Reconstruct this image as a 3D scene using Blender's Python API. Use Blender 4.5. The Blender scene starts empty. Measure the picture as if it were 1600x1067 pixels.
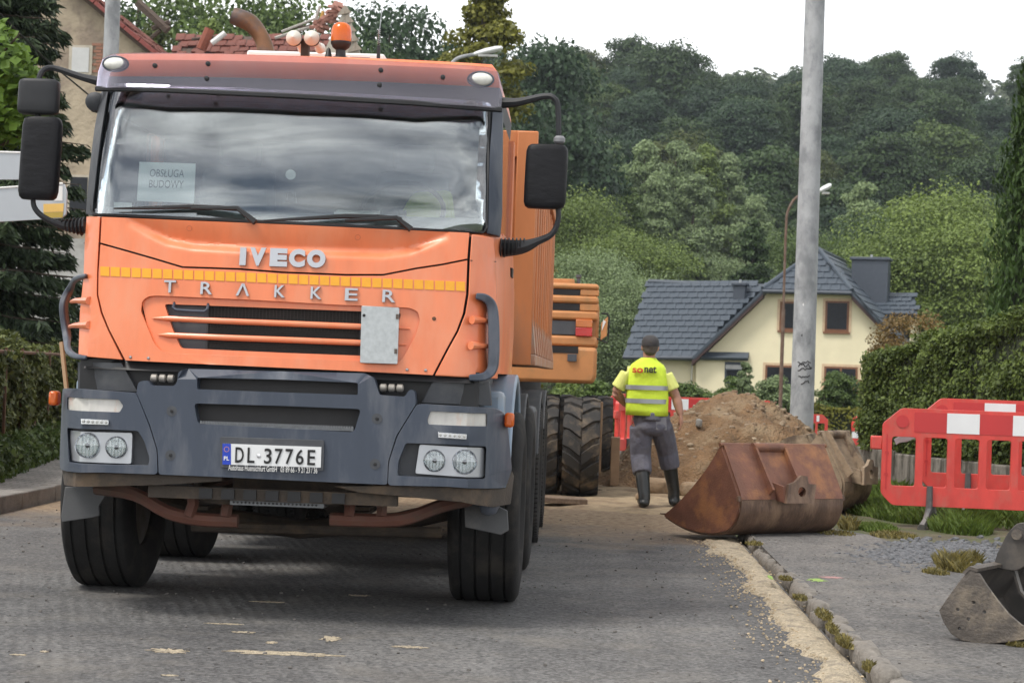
import bpy, bmesh, math, random
import numpy as np
from mathutils import Vector, Matrix, noise as mnoise
random.seed(7); rng = np.random.default_rng(7)
SC = bpy.context.scene
COL = SC.collection
# ------------------------------------------------------------------ camera
CAM_H = 1.27; FPX = 3000.0
_th, _pi, _ro = math.radians(2.4), math.atan(51.5/3000), math.radians(2.0)
_f0 = Vector((-math.sin(_th), math.cos(_th), 0)); _r0 = Vector((math.cos(_th), math.sin(_th), 0)); _u0 = Vector((0, 0, 1))
_f = _f0*math.cos(_pi) + _u0*math.sin(_pi); _u = _u0*math.cos(_pi) - _f0*math.sin(_pi)
_R = _r0*math.cos(_ro) + _u*math.sin(_ro); _U = _u*math.cos(_ro) - _r0*math.sin(_ro)
CAMP = Vector((0, 0, CAM_H))
cd = bpy.data.cameras.new('camera'); cam = bpy.data.objects.new('camera', cd); COL.objects.link(cam)
cam.matrix_world = Matrix(((_R.x, _U.x, -_f.x, 0), (_R.y, _U.y, -_f.y, 0), (_R.z, _U.z, -_f.z, CAM_H), (0, 0, 0, 1)))
cd.sensor_width = 36; cd.lens = 67.5; cd.clip_start = .1; cd.clip_end = 4000
cd.dof.use_dof = True; cd.dof.focus_distance = 10.2; cd.dof.aperture_fstop = 9.0
SC.camera = cam
# ------------------------------------------------------------------ sky, sun, exposure
SUN_EL, SUN_AZ = math.radians(60), math.radians(236)     # azimuth from +Y clockwise: to the left, a little behind the camera
w = bpy.data.worlds.new('World'); SC.world = w; w.use_nodes = True
nt = w.node_tree; nt.nodes.clear(); N = nt.nodes.new; L = nt.links.new
out = N('ShaderNodeOutputWorld'); bg = N('ShaderNodeBackground'); L(bg.outputs[0], out.inputs[0])
sky = N('ShaderNodeTexSky'); sky.sky_type = 'NISHITA'; sky.sun_disc = False
sky.sun_elevation = SUN_EL; sky.sun_rotation = SUN_AZ; sky.air_density = 1.2; sky.dust_density = 2.5
bg.inputs['Strength'].default_value = 0.085
tc = N('ShaderNodeTexCoord')
mp = N('ShaderNodeMapping'); mp.inputs['Scale'].default_value = (1.0, 1.0, 1.5); mp.inputs['Location'].default_value = (.35, .1, .2)
L(tc.outputs['Generated'], mp.inputs[0])
nz = N('ShaderNodeTexNoise'); nz.inputs['Scale'].default_value = 2.6; nz.inputs['Detail'].default_value = 9; nz.inputs['Roughness'].default_value = .56; nz.inputs['Distortion'].default_value = .8
L(mp.outputs[0], nz.inputs[0])
cr = N('ShaderNodeValToRGB'); cr.color_ramp.elements[0].position = .40; cr.color_ramp.elements[1].position = .58
cr.color_ramp.elements[0].color = (.45,)*3 + (1,); cr.color_ramp.elements[1].color = (1,)*3 + (1,)
L(nz.outputs[0], cr.inputs[0])
# cloud brightness: grey bases, white tops
nz2 = N('ShaderNodeTexNoise'); nz2.inputs['Scale'].default_value = 3.4; nz2.inputs['Detail'].default_value = 9; nz2.inputs['Distortion'].default_value = .5; L(mp.outputs[0], nz2.inputs[0])
cr2 = N('ShaderNodeValToRGB'); cr2.color_ramp.elements[0].position = .36; cr2.color_ramp.elements[1].position = .64
cr2.color_ramp.elements[0].color = (1.5, 1.8, 2.3, 1); cr2.color_ramp.elements[1].color = (23, 22.8, 22.4, 1)
L(nz2.outputs[0], cr2.inputs[0])
mx = N('ShaderNodeMixRGB'); L(cr.outputs[0], mx.inputs[0]); L(sky.outputs[0], mx.inputs[1]); L(cr2.outputs[0], mx.inputs[2])
# cloud cover thickens to an even bright white towards the horizon, all round
sx = N('ShaderNodeSeparateXYZ'); L(tc.outputs['Generated'], sx.inputs[0])
hr_ = N('ShaderNodeMapRange'); hr_.inputs[1].default_value = .12; hr_.inputs[2].default_value = .50; hr_.inputs[3].default_value = .92; hr_.inputs[4].default_value = 0.0; L(sx.outputs['Z'], hr_.inputs[0])
mh = N('ShaderNodeMixRGB'); L(hr_.outputs[0], mh.inputs[0]); L(mx.outputs[0], mh.inputs[1]); mh.inputs[2].default_value = (19.5, 19.7, 20, 1)
L(mh.outputs[0], bg.inputs['Color'])
sd = bpy.data.lights.new('sun', 'SUN'); sun = bpy.data.objects.new('sun', sd); COL.objects.link(sun)
sd.energy = 2.3; sd.angle = math.radians(16); sd.color = (1, .96, .9)
_sv = Vector((math.sin(SUN_AZ)*math.cos(SUN_EL), math.cos(SUN_AZ)*math.cos(SUN_EL), math.sin(SUN_EL)))
sun.rotation_euler = _sv.to_track_quat('Z', 'Y').to_euler()
vs = SC.view_settings; vs.view_transform = 'Standard'; vs.look = 'None'; vs.exposure = 0.32; vs.gamma = 1.0; vs.use_curve_mapping = False
SC.render.engine = 'CYCLES'; SC.cycles.use_denoising = True; SC.cycles.max_bounces = 8; SC.cycles.transparent_max_bounces = 10
SC.cycles.caustics_reflective = False; SC.cycles.caustics_refractive = False

# ------------------------------------------------------------------ measuring helpers (photograph pixel -> metres)
def ray(px, py): return _f + _R*((px-800)/FPX) - _U*((py-533.5)/FPX)
def PY(px, py, Y):
    d = ray(px, py); return CAMP + d*(Y/d.y)
def GP(px, py, z=0.0):
    d = ray(px, py); return CAMP + d*((z-CAM_H)/d.z)

# ------------------------------------------------------------------ materials
MATS = {}
def pm(name, col, rough=.6, metal=0., var=.12, scale=6., col2=None, c2lo=.52, c2hi=.62, c2scale=4., bump=0., bscale=80., spec=.5, trans=0., coat=0., stretch=(1, 1, 1), bdist=.02, rvar=0.):
    """procedural principled: base colour +- noise, an optional second colour in blotches (dirt, rust, wear), noise bump"""
    if name in MATS: return MATS[name]
    m = bpy.data.materials.new(name); m.use_nodes = True; t = m.node_tree; b = t.nodes['Principled BSDF']; n = t.nodes.new; l = t.links.new
    b.inputs['Roughness'].default_value = rough; b.inputs['Metallic'].default_value = metal
    b.inputs['Specular IOR Level'].default_value = spec; b.inputs['Coat Weight'].default_value = coat; b.inputs['Coat Roughness'].default_value = .15
    tcn = n('ShaderNodeTexCoord'); mpn = n('ShaderNodeMapping'); mpn.inputs['Scale'].default_value = stretch; l(tcn.outputs['Object'], mpn.inputs[0])
    a = n('ShaderNodeTexNoise'); a.inputs['Scale'].default_value = scale; a.inputs['Detail'].default_value = 6; a.inputs['Roughness'].default_value = .6; l(mpn.outputs[0], a.inputs[0])
    hv = n('ShaderNodeMixRGB'); hv.blend_type = 'MIX'
    hv.inputs[1].default_value = tuple(max(0, c*(1-var)) for c in col)+(1,); hv.inputs[2].default_value = tuple(min(1, c*(1+var)) for c in col)+(1,)
    rr = n('ShaderNodeMapRange'); rr.inputs[1].default_value = .3; rr.inputs[2].default_value = .7; l(a.outputs[0], rr.inputs[0]); l(rr.outputs[0], hv.inputs[0])
    last = hv.outputs[0]
    if col2 is not None:
        c = n('ShaderNodeTexNoise'); c.inputs['Scale'].default_value = c2scale; c.inputs['Detail'].default_value = 8; c.inputs['Roughness'].default_value = .65; l(mpn.outputs[0], c.inputs[0])
        r2 = n('ShaderNodeMapRange'); r2.inputs[1].default_value = c2lo; r2.inputs[2].default_value = c2hi; l(c.outputs[0], r2.inputs[0])
        m2 = n('ShaderNodeMixRGB'); l(r2.outputs[0], m2.inputs[0]); l(last, m2.inputs[1]); m2.inputs[2].default_value = tuple(col2)+(1,); last = m2.outputs[0]
    l(last, b.inputs['Base Color'])
    if rvar:
        r3 = n('ShaderNodeMapRange'); r3.inputs[3].default_value = rough-rvar; r3.inputs[4].default_value = rough+rvar; l(a.outputs[0], r3.inputs[0]); l(r3.outputs[0], b.inputs['Roughness'])
    if bump:
        bn = n('ShaderNodeTexNoise'); bn.inputs['Scale'].default_value = bscale; bn.inputs['Detail'].default_value = 5; l(mpn.outputs[0], bn.inputs[0])
        bb = n('ShaderNodeBump'); bb.inputs['Strength'].default_value = bump; bb.inputs['Distance'].default_value = bdist; l(bn.outputs[0], bb.inputs['Height']); l(bb.outputs[0], b.inputs['Normal'])
    if trans:
        out_ = t.nodes['Material Output']; tr = n('ShaderNodeBsdfTranslucent'); mm = n('ShaderNodeMixShader'); mm.inputs[0].default_value = trans
        l(last, tr.inputs[0]); l(b.outputs[0], mm.inputs[1]); l(tr.outputs[0], mm.inputs[2]); l(mm.outputs[0], out_.inputs[0])
    MATS[name] = m; return m
def glassy(name, tint, refl=.12, rough=.03, alpha_tint=1.0):
    """thin pane: tinted see-through mixed with a mirror-like reflection that grows at grazing angles"""
    if name in MATS: return MATS[name]
    m = bpy.data.materials.new(name); m.use_nodes = True; t = m.node_tree; t.nodes.clear(); n = t.nodes.new; l = t.links.new
    o = n('ShaderNodeOutputMaterial'); tr = n('ShaderNodeBsdfTransparent'); tr.inputs[0].default_value = tuple(tint)+(1,)
    g = n('ShaderNodeBsdfGlossy'); g.inputs['Roughness'].default_value = rough; g.inputs[0].default_value = (.95, .97, 1, 1)
    fr = n('ShaderNodeFresnel'); fr.inputs[0].default_value = 1.52
    ad = n('ShaderNodeMath'); ad.operation = 'ADD'; ad.use_clamp = True; ad.inputs[1].default_value = refl; l(fr.outputs[0], ad.inputs[0])
    mxx = n('ShaderNodeMixShader'); l(ad.outputs[0], mxx.inputs[0]); l(tr.outputs[0], mxx.inputs[1]); l(g.outputs[0], mxx.inputs[2]); l(mxx.outputs[0], o.inputs[0])
    MATS[name] = m; return m

# ------------------------------------------------------------------ mesh helpers
def me(name, vs_, fs, smooth=35):
    m = bpy.data.meshes.new(name); m.from_pydata([tuple(v) for v in vs_], [], fs); m.validate(verbose=False)
    if smooth is not None:
        for p in m.polygons: p.use_smooth = True
        m.set_sharp_from_angle(angle=math.radians(smooth))
    return m
def ob(name, mesh, mat, parent=None, loc=None, rot=None, bevel=0, label=None, cat=None, group=None, kind=None):
    o = bpy.data.objects.new(name, mesh); COL.objects.link(o)
    if mat is not None and len(mesh.materials) == 0: mesh.materials.append(mat)
    if parent: o.parent = parent
    if loc is not None: o.location = loc
    if rot is not None: o.rotation_euler = rot
    if bevel:
        b = o.modifiers.new('edge', 'BEVEL'); b.width = bevel; b.segments = 2; b.limit_method = 'ANGLE'; b.angle_limit = math.radians(40)
    tag(o, label, cat, group, kind); return o
def tag(o, label=None, cat=None, group=None, kind=None):
    if label: o['label'] = label
    if cat: o['category'] = cat
    if group: o['group'] = group
    if kind: o['kind'] = kind
def thing(name, label, cat, loc=(0, 0, 0), rz=0., group=None):
    o = bpy.data.objects.new(name, None); COL.objects.link(o); o.location = loc; o.rotation_euler = (0, 0, rz); o.empty_display_size = .2
    tag(o, label, cat, group); return o
def dup(root, loc=None, rz=None, label=None, group=None, scale=None):
    r = root.copy(); COL.objects.link(r)
    if loc is not None: r.location = loc
    if rz is not None: r.rotation_euler = (0, 0, rz)
    if scale is not None: r.scale = scale
    if label: r['label'] = label
    if group: r['group'] = group
    for c in list(root.children):
        k = c.copy(); COL.objects.link(k); k.parent = r
        for g in list(c.children):
            q = g.copy(); COL.objects.link(q); q.parent = k
    return r
class MB:
    def __init__(s): s.v = []; s.f = []
    def add(s, vs_, fs):
        n = len(s.v); s.v += [tuple(v) for v in vs_]; s.f += [tuple(i+n for i in f) for f in fs]; return s
    def box(s, x0, x1, y0, y1, z0, z1):
        return s.add([(x0,y0,z0),(x1,y0,z0),(x1,y1,z0),(x0,y1,z0),(x0,y0,z1),(x1,y0,z1),(x1,y1,z1),(x0,y1,z1)],
                     [(0,3,2,1),(4,5,6,7),(0,1,5,4),(1,2,6,5),(2,3,7,6),(3,0,4,7)])
    def hexa(s, pts):   # 8 points: bottom 4 CCW, top 4 CCW
        return s.add(pts, [(0,3,2,1),(4,5,6,7),(0,1,5,4),(1,2,6,5),(2,3,7,6),(3,0,4,7)])
    def tube(s, path, r, n=10, closed=False, flat=1.0, caps=True, up=None):
        P = [Vector(p) for p in path]; rs = r if hasattr(r, '__len__') else [r]*len(P)
        vs_ = []; m = len(P); ref = Vector(up) if up else None
        prev = None
        for i, p in enumerate(P):
            a = P[(i-1) % m] if (closed or i > 0) else p; b = P[(i+1) % m] if (closed or i < m-1) else p
            t = (b-a).normalized() if (b-a).length > 1e-9 else Vector((0, 0, 1))
            if prev is None:
                q = ref or (Vector((0, 0, 1)) if abs(t.z) < .9 else Vector((1, 0, 0)))
                nrm = (q - t*q.dot(t)).normalized()
            else:
                nrm = (prev - t*prev.dot(t)); nrm = nrm.normalized() if nrm.length > 1e-6 else prev
            prev = nrm; bn = t.cross(nrm)
            for k in range(n):
                an = 2*math.pi*k/n; vs_.append(p + nrm*(math.cos(an)*rs[i]*flat) + bn*(math.sin(an)*rs[i]))
        fs = []
        for i in range(m if closed else m-1):
            j = (i+1) % m
            for k in range(n): fs.append((i*n+k, i*n+(k+1) % n, j*n+(k+1) % n, j*n+k))
        if caps and not closed:
            fs.append(tuple(range(n-1, -1, -1))); fs.append(tuple((m-1)*n+k for k in range(n)))
        return s.add(vs_, fs)
    def lathe(s, prof, n=24, axis='z', c=(0, 0, 0), closed=False):
        vs_ = []; m = len(prof)
        for (r, h) in prof:
            for k in range(n):
                a = 2*math.pi*k/n; ca, sa = math.cos(a)*r, math.sin(a)*r
                p = {'z': (ca, sa, h), 'x': (h, ca, sa), 'y': (sa, h, ca)}[axis]
                vs_.append((p[0]+c[0], p[1]+c[1], p[2]+c[2]))
        fs = []
        for i in range(m if closed else m-1):
            j = (i+1) % m
            for k in range(n): fs.append((i*n+k, i*n+(k+1) % n, j*n+(k+1) % n, j*n+k))
        if not closed:
            if prof[0][0] > 1e-5: fs.append(tuple(range(n-1, -1, -1)))
            if prof[-1][0] > 1e-5: fs.append(tuple((m-1)*n+k for k in range(n)))
        return s.add(vs_, fs)
    def loft(s, rings, caps=True):
        n = len(rings[0]); vs_ = [v for r in rings for v in r]; fs = []
        for i in range(len(rings)-1):
            for k in range(n): fs.append((i*n+k, i*n+(k+1) % n, (i+1)*n+(k+1) % n, (i+1)*n+k))
        if caps: fs.append(tuple(range(n-1, -1, -1))); fs.append(tuple((len(rings)-1)*n+k for k in range(n)))
        return s.add(vs_, fs)
    def prism(s, poly, axis, a, b):   # poly in the two other axes (order xyz without axis), extruded a..b
        def P(u, v, w_): return {'x': (w_, u, v), 'y': (u, w_, v), 'z': (u, v, w_)}[axis]
        n = len(poly); vs_ = [P(u, v, a) for u, v in poly] + [P(u, v, b) for u, v in poly]
        fs = [tuple(range(n)), tuple(range(2*n-1, n-1, -1))] + [(k, k+n, (k+1) % n+n, (k+1) % n) for k in range(n)]
        return s.add(vs_, fs)
    def ellipsoid(s, c, r, n=14, m=9):
        prof = [(max(math.sin(math.pi*i/m), 1e-6), -math.cos(math.pi*i/m)) for i in range(m+1)]
        t = MB().lathe(prof, n); return s.add([(c[0]+x*r[0], c[1]+y*r[1], c[2]+z*r[2]) for x, y, z in t.v], t.f)
    def xf(s, M): s.v = [tuple(M @ Vector(v)) for v in s.v]; return s
    def mesh(s, name, smooth=35, fixn=True):
        m = me(name, s.v, s.f, None)
        if fixn:
            b = bmesh.new(); b.from_mesh(m); bmesh.ops.recalc_face_normals(b, faces=b.faces); b.to_mesh(m); b.free()
        if smooth is not None:
            for p in m.polygons: p.use_smooth = True
            m.set_sharp_from_angle(angle=math.radians(smooth))
        return m
    def ob(s, name, mat, parent=None, bevel=0, smooth=35, **k): return ob(name, s.mesh(name, smooth), mat, parent, bevel=bevel, **k)
def rnd(poly, r, n=4):
    """round the corners of a 2-D polygon"""
    out_ = []; m = len(poly)
    for i in range(m):
        p = Vector(poly[i]); a = Vector(poly[i-1]); b = Vector(poly[(i+1) % m]); u = a-p; v = b-p
        d = min(r, u.length*.45, v.length*.45); A = p+u.normalized()*d; B = p+v.normalized()*d
        for k in range(n+1):
            t = k/n; out_.append(tuple(A*(1-t)**2 + p*(2*t*(1-t)) + B*t*t))
    return out_
def area2(p): return sum(p[i-1][0]*p[i][1]-p[i][0]*p[i-1][1] for i in range(len(p)))/2
def spline(pts, n=6):
    P = [Vector(p) for p in pts]; out_ = []
    for i in range(len(P)-1):
        p0, p1, p2, p3 = P[max(i-1, 0)], P[i], P[i+1], P[min(i+2, len(P)-1)]
        for k in range(n):
            t = k/n; out_.append(.5*((2*p1)+(p2-p0)*t+(2*p0-5*p1+4*p2-p3)*t*t+(3*p1-p0-3*p2+p3)*t**3))
    return out_+[P[-1]]
def sheet(outer, holes, mapf, thick, cut=.12):
    """flat outline with holes, cut into cells so that it follows the surface mapf(u,v,depth), with real thickness"""
    if area2(outer) < 0: outer = outer[::-1]
    bm = bmesh.new()
    for loop in [outer]+list(holes):
        vsx = [bm.verts.new((p[0], p[1], 0)) for p in loop]
        for i in range(len(vsx)): bm.edges.new((vsx[i-1], vsx[i]))
    bmesh.ops.triangle_fill(bm, use_beauty=True, edges=bm.edges[:], normal=(0, 0, 1))
    us = [p[0] for p in outer]; vv = [p[1] for p in outer]
    for ax, lo, hi in ((0, min(us), max(us)), (1, min(vv), max(vv))):
        k = int((hi-lo)/cut)
        for i in range(1, k+1):
            c = lo+(hi-lo)*i/(k+1); co = (c, 0, 0) if ax == 0 else (0, c, 0); no = (1, 0, 0) if ax == 0 else (0, 1, 0)
            bmesh.ops.bisect_plane(bm, geom=bm.verts[:]+bm.edges[:]+bm.faces[:], plane_co=co, plane_no=no, dist=1e-6)
    bm.verts.ensure_lookup_table(); bm.verts.index_update()
    for f in bm.faces:
        if f.normal.z < 0: f.normal_flip()
    V2 = [(v.co.x, v.co.y) for v in bm.verts]; n = len(V2)
    fs = [tuple(v.index for v in f.verts) for f in bm.faces]
    side = []
    for e in bm.edges:
        if len(e.link_faces) == 1:
            lp = e.link_loops[0]; a, b = lp.vert.index, lp.link_loop_next.vert.index; side.append((b, a, a+n, b+n))
    bm.free()
    vs_ = [mapf(u, v, 0) for u, v in V2] + [mapf(u, v, thick) for u, v in V2]
    return vs_, fs + [tuple(i+n for i in reversed(f)) for f in fs] + side
def text_mb(s, w_, h_, depth, bold=0., spacing=1.0, font_shear=0.):
    """lettering as geometry, scaled to a w_ x h_ box centred on the origin in x-z, front towards -y"""
    c = bpy.data.curves.new('t', 'FONT'); c.body = s; c.size = 1; c.extrude = .02; c.offset = bold; c.space_character = spacing; c.shear = font_shear; c.resolution_u = 4
    o = bpy.data.objects.new('t', c); COL.objects.link(o); bpy.context.view_layer.update()
    m = bpy.data.meshes.new_from_object(o.evaluated_get(bpy.context.evaluated_depsgraph_get()))
    vs_ = np.array([v.co[:] for v in m.vertices]); fs = [tuple(p.vertices) for p in m.polygons]
    bpy.data.objects.remove(o); bpy.data.curves.remove(c); bpy.data.meshes.remove(m)
    lo, hi = vs_.min(0), vs_.max(0)
    x = (vs_[:, 0]-(lo[0]+hi[0])/2)/(hi[0]-lo[0])*w_; z = (vs_[:, 1]-(lo[1]+hi[1])/2)/(hi[1]-lo[1])*h_; y = -np.sign(vs_[:, 2])*depth/2
    b = MB(); b.v = list(zip(x.tolist(), y.tolist(), z.tolist())); b.f = fs; return b

# ------------------------------------------------------------------ foliage helpers
def leaves_np(centers, normals, size, jitter=.6, aspect=.6, seed=0):
    """one bent quad (two triangles sharing a keel) per leaf"""
    r = np.random.default_rng(seed); n = len(centers)
    nn = normals + r.normal(0, jitter, (n, 3)); nn /= np.linalg.norm(nn, axis=1, keepdims=True)+1e-9
    t = r.normal(0, 1, (n, 3)); t -= nn*(t*nn).sum(1, keepdims=True); t /= np.linalg.norm(t, axis=1, keepdims=True)+1e-9
    b = np.cross(nn, t); s = (size*r.uniform(.6, 1.35, n))[:, None]
    v = np.stack([centers-t*s*.5, centers+b*s*aspect*.5-nn*s*.08, centers+t*s*.5, centers-b*s*aspect*.5-nn*s*.08], 1).reshape(-1, 3)
    return v, n
def quads_mesh(name, v, n):
    m = bpy.data.meshes.new(name); m.vertices.add(len(v)); m.vertices.foreach_set('co', v.astype(np.float32).ravel())
    m.loops.add(4*n); m.loops.foreach_set('vertex_index', np.arange(4*n, dtype=np.int32))
    m.polygons.add(n); m.polygons.foreach_set('loop_start', np.arange(0, 4*n, 4, dtype=np.int32)); m.polygons.foreach_set('loop_total', np.full(n, 4, np.int32))
    m.update(); return m
def leafmat(name, col, var=.35, hue=None, trans=.25, scale=.35, rough=.55):
    """foliage: patchy light/dark leaf colour plus per-leaf variation"""
    if name in MATS: return MATS[name]
    m = bpy.data.materials.new(name); m.use_nodes = True; t = m.node_tree; b = t.nodes['Principled BSDF']; n = t.nodes.new; l = t.links.new
    b.inputs['Roughness'].default_value = rough; b.inputs['Specular IOR Level'].default_value = .3
    g = n('ShaderNodeNewGeometry'); tcn = n('ShaderNodeTexCoord'); a = n('ShaderNodeTexNoise'); a.inputs['Scale'].default_value = scale; a.inputs['Detail'].default_value = 3; l(tcn.outputs['Object'], a.inputs[0])
    oi = n('ShaderNodeObjectInfo')
    ad = n('ShaderNodeMath'); ad.operation = 'ADD'; l(g.outputs['Random Per Island'], ad.inputs[0]); l(a.outputs[0], ad.inputs[1])
    a3 = n('ShaderNodeMath'); a3.operation = 'MULTIPLY_ADD'; l(oi.outputs['Random'], a3.inputs[0]); a3.inputs[1].default_value = .5; l(ad.outputs[0], a3.inputs[2])
    mr = n('ShaderNodeMapRange'); mr.inputs[1].default_value = .45; mr.inputs[2].default_value = 1.6; l(a3.outputs[0], mr.inputs[0])
    mxn = n('ShaderNodeMixRGB'); h = hue or (1.25, 1.1, .8)
    mxn.inputs[1].default_value = tuple(c*(1-var) for c in col)+(1,); mxn.inputs[2].default_value = tuple(c*(1+var)*k for c, k in zip(col, h))+(1,)
    l(mr.outputs[0], mxn.inputs[0]); l(mxn.outputs[0], b.inputs['Base Color'])
    if trans:
        o = t.nodes['Material Output']; tr = n('ShaderNodeBsdfTranslucent'); mm = n('ShaderNodeMixShader'); mm.inputs[0].default_value = trans
        l(mxn.outputs[0], tr.inputs[0]); l(b.outputs[0], mm.inputs[1]); l(tr.outputs[0], mm.inputs[2]); l(mm.outputs[0], o.inputs[0])
    MATS[name] = m; return m
def crown_np(h, w_, seed, nclump=60, per=90, leaf=.35, shape='round', base=.2):
    """leaf quads in clumps spread through a crown volume; z from base*h to h"""
    r = np.random.default_rng(seed); C = []; Nn = []
    zc0 = base*h
    for i in range(nclump):
        if shape == 'round':
            u = r.normal(0, 1, 3); u /= np.linalg.norm(u); rad = r.uniform(.45, 1.0)**.6
            c = np.array([u[0]*w_/2*rad*.86, u[1]*w_/2*rad*.86, zc0+(h-zc0)*(.5+u[2]*rad*.46)]); cr_ = w_*r.uniform(.11, .2)
        elif shape == 'column':
            q = r.uniform(0, 1); a = r.uniform(0, 6.283); prof = math.sin(math.pi*min(1, .12+q*.9))**.6*(1-.25*q)
            rad = w_/2*prof*r.uniform(.3, .95); c = np.array([math.cos(a)*rad, math.sin(a)*rad, zc0+(h-zc0)*(.04+q*.93)]); cr_ = w_*r.uniform(.1, .19)*(1-.4*q)
        else:   # cone
            q = r.uniform(0, 1)**1.35; a = r.uniform(0, 6.283); rad = w_/2*(1-q)**.85*r.uniform(.45, 1.0)
            c = np.array([math.cos(a)*rad, math.sin(a)*rad, zc0+(h-zc0)*q*.97]); cr_ = w_*r.uniform(.07, .14)*(1-.6*q)+.05*w_*.3
        d = r.normal(0, 1, (per, 3)); d /= np.linalg.norm(d, axis=1, keepdims=True); d[:, 2] = np.where(r.uniform(size=per) < .7, np.abs(d[:, 2]), d[:, 2])
        rr = cr_*r.uniform(.55, 1.1, per)[:, None]; p = c+d*rr*np.array([1.15, 1.15, .75])
        C.append(p); Nn.append(d*.8+np.array([0, 0, .5]))
    C = np.concatenate(C); Nn = np.concatenate(Nn)
    return leaves_np(C, Nn, leaf, .55, .65, seed+1)
def limbs(h, w_, seed, nb=7, r0=.2, base=.2, top=.92):
    r = random.Random(seed); b = MB()
    pth = [(0, 0, -.3)] + [(r.uniform(-.02, .02)*h, r.uniform(-.02, .02)*h, h*top*k/5) for k in range(1, 6)]
    b.tube(pth, [r0*(1.15-.95*k/5) for k in range(6)], 8)
    for i in range(nb):
        q = base+(.8-base)*i/nb+r.uniform(0, .08); a = i*2.4+r.uniform(-.4, .4); l_ = w_*.42*(1.1-q*.7); z = h*q*top
        b.tube([(0, 0, z), (math.cos(a)*l_*.5, math.sin(a)*l_*.5, z+l_*.35), (math.cos(a)*l_, math.sin(a)*l_, z+l_*.55)], [r0*.5*(1.1-q), r0*.3*(1.1-q), r0*.08], 5)
    return b
# ================================================================== GROUND, ROAD, PAVEMENTS
def sstep(a, b, x):
    t = np.clip((x-a)/(b-a), 0, 1); return t*t*(3-2*t)
def terrain_z(x, y):
    x = np.asarray(x, float); y = np.asarray(y, float)
    z = -.03 - .9*sstep(28, 75, y) + 3.0*sstep(95, 150, y) + 37*sstep(140, 330, y) + 52*sstep(380, 720, y)
    z = z + sstep(120, 220, y)*(3*np.sin(x*.021+1)+2*np.sin(x*.05+y*.03))
    z = z + sstep(200, 300, y)*np.clip((x-22)*.16, 0, 9)
    return z
def grid_obj(name, xs, ys, zf, mat, **k):
    X, Y = np.meshgrid(xs, ys); Z = zf(X, Y); v = np.stack([X, Y, Z], -1).reshape(-1, 3); nx, ny = len(xs), len(ys)
    f = [(j*nx+i, j*nx+i+1, (j+1)*nx+i+1, (j+1)*nx+i) for j in range(ny-1) for i in range(nx-1)]
    return ob(name, me(name, v.tolist(), f, 180), mat, None, **k)
M_soil = pm('grassy_soil', (.060, .075, .028), .95, var=.4, scale=1.2, col2=(.10, .075, .045), c2lo=.5, c2hi=.7, c2scale=.6, bump=.5, bscale=12)
grid_obj('ground', np.concatenate([np.linspace(-900, -60, 15), np.linspace(-50, 60, 56), np.linspace(70, 900, 16)]), np.concatenate([np.linspace(-80, 100, 46), np.linspace(110, 400, 59), np.linspace(420, 1500, 28)]), terrain_z, M_soil, kind='structure')

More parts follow.
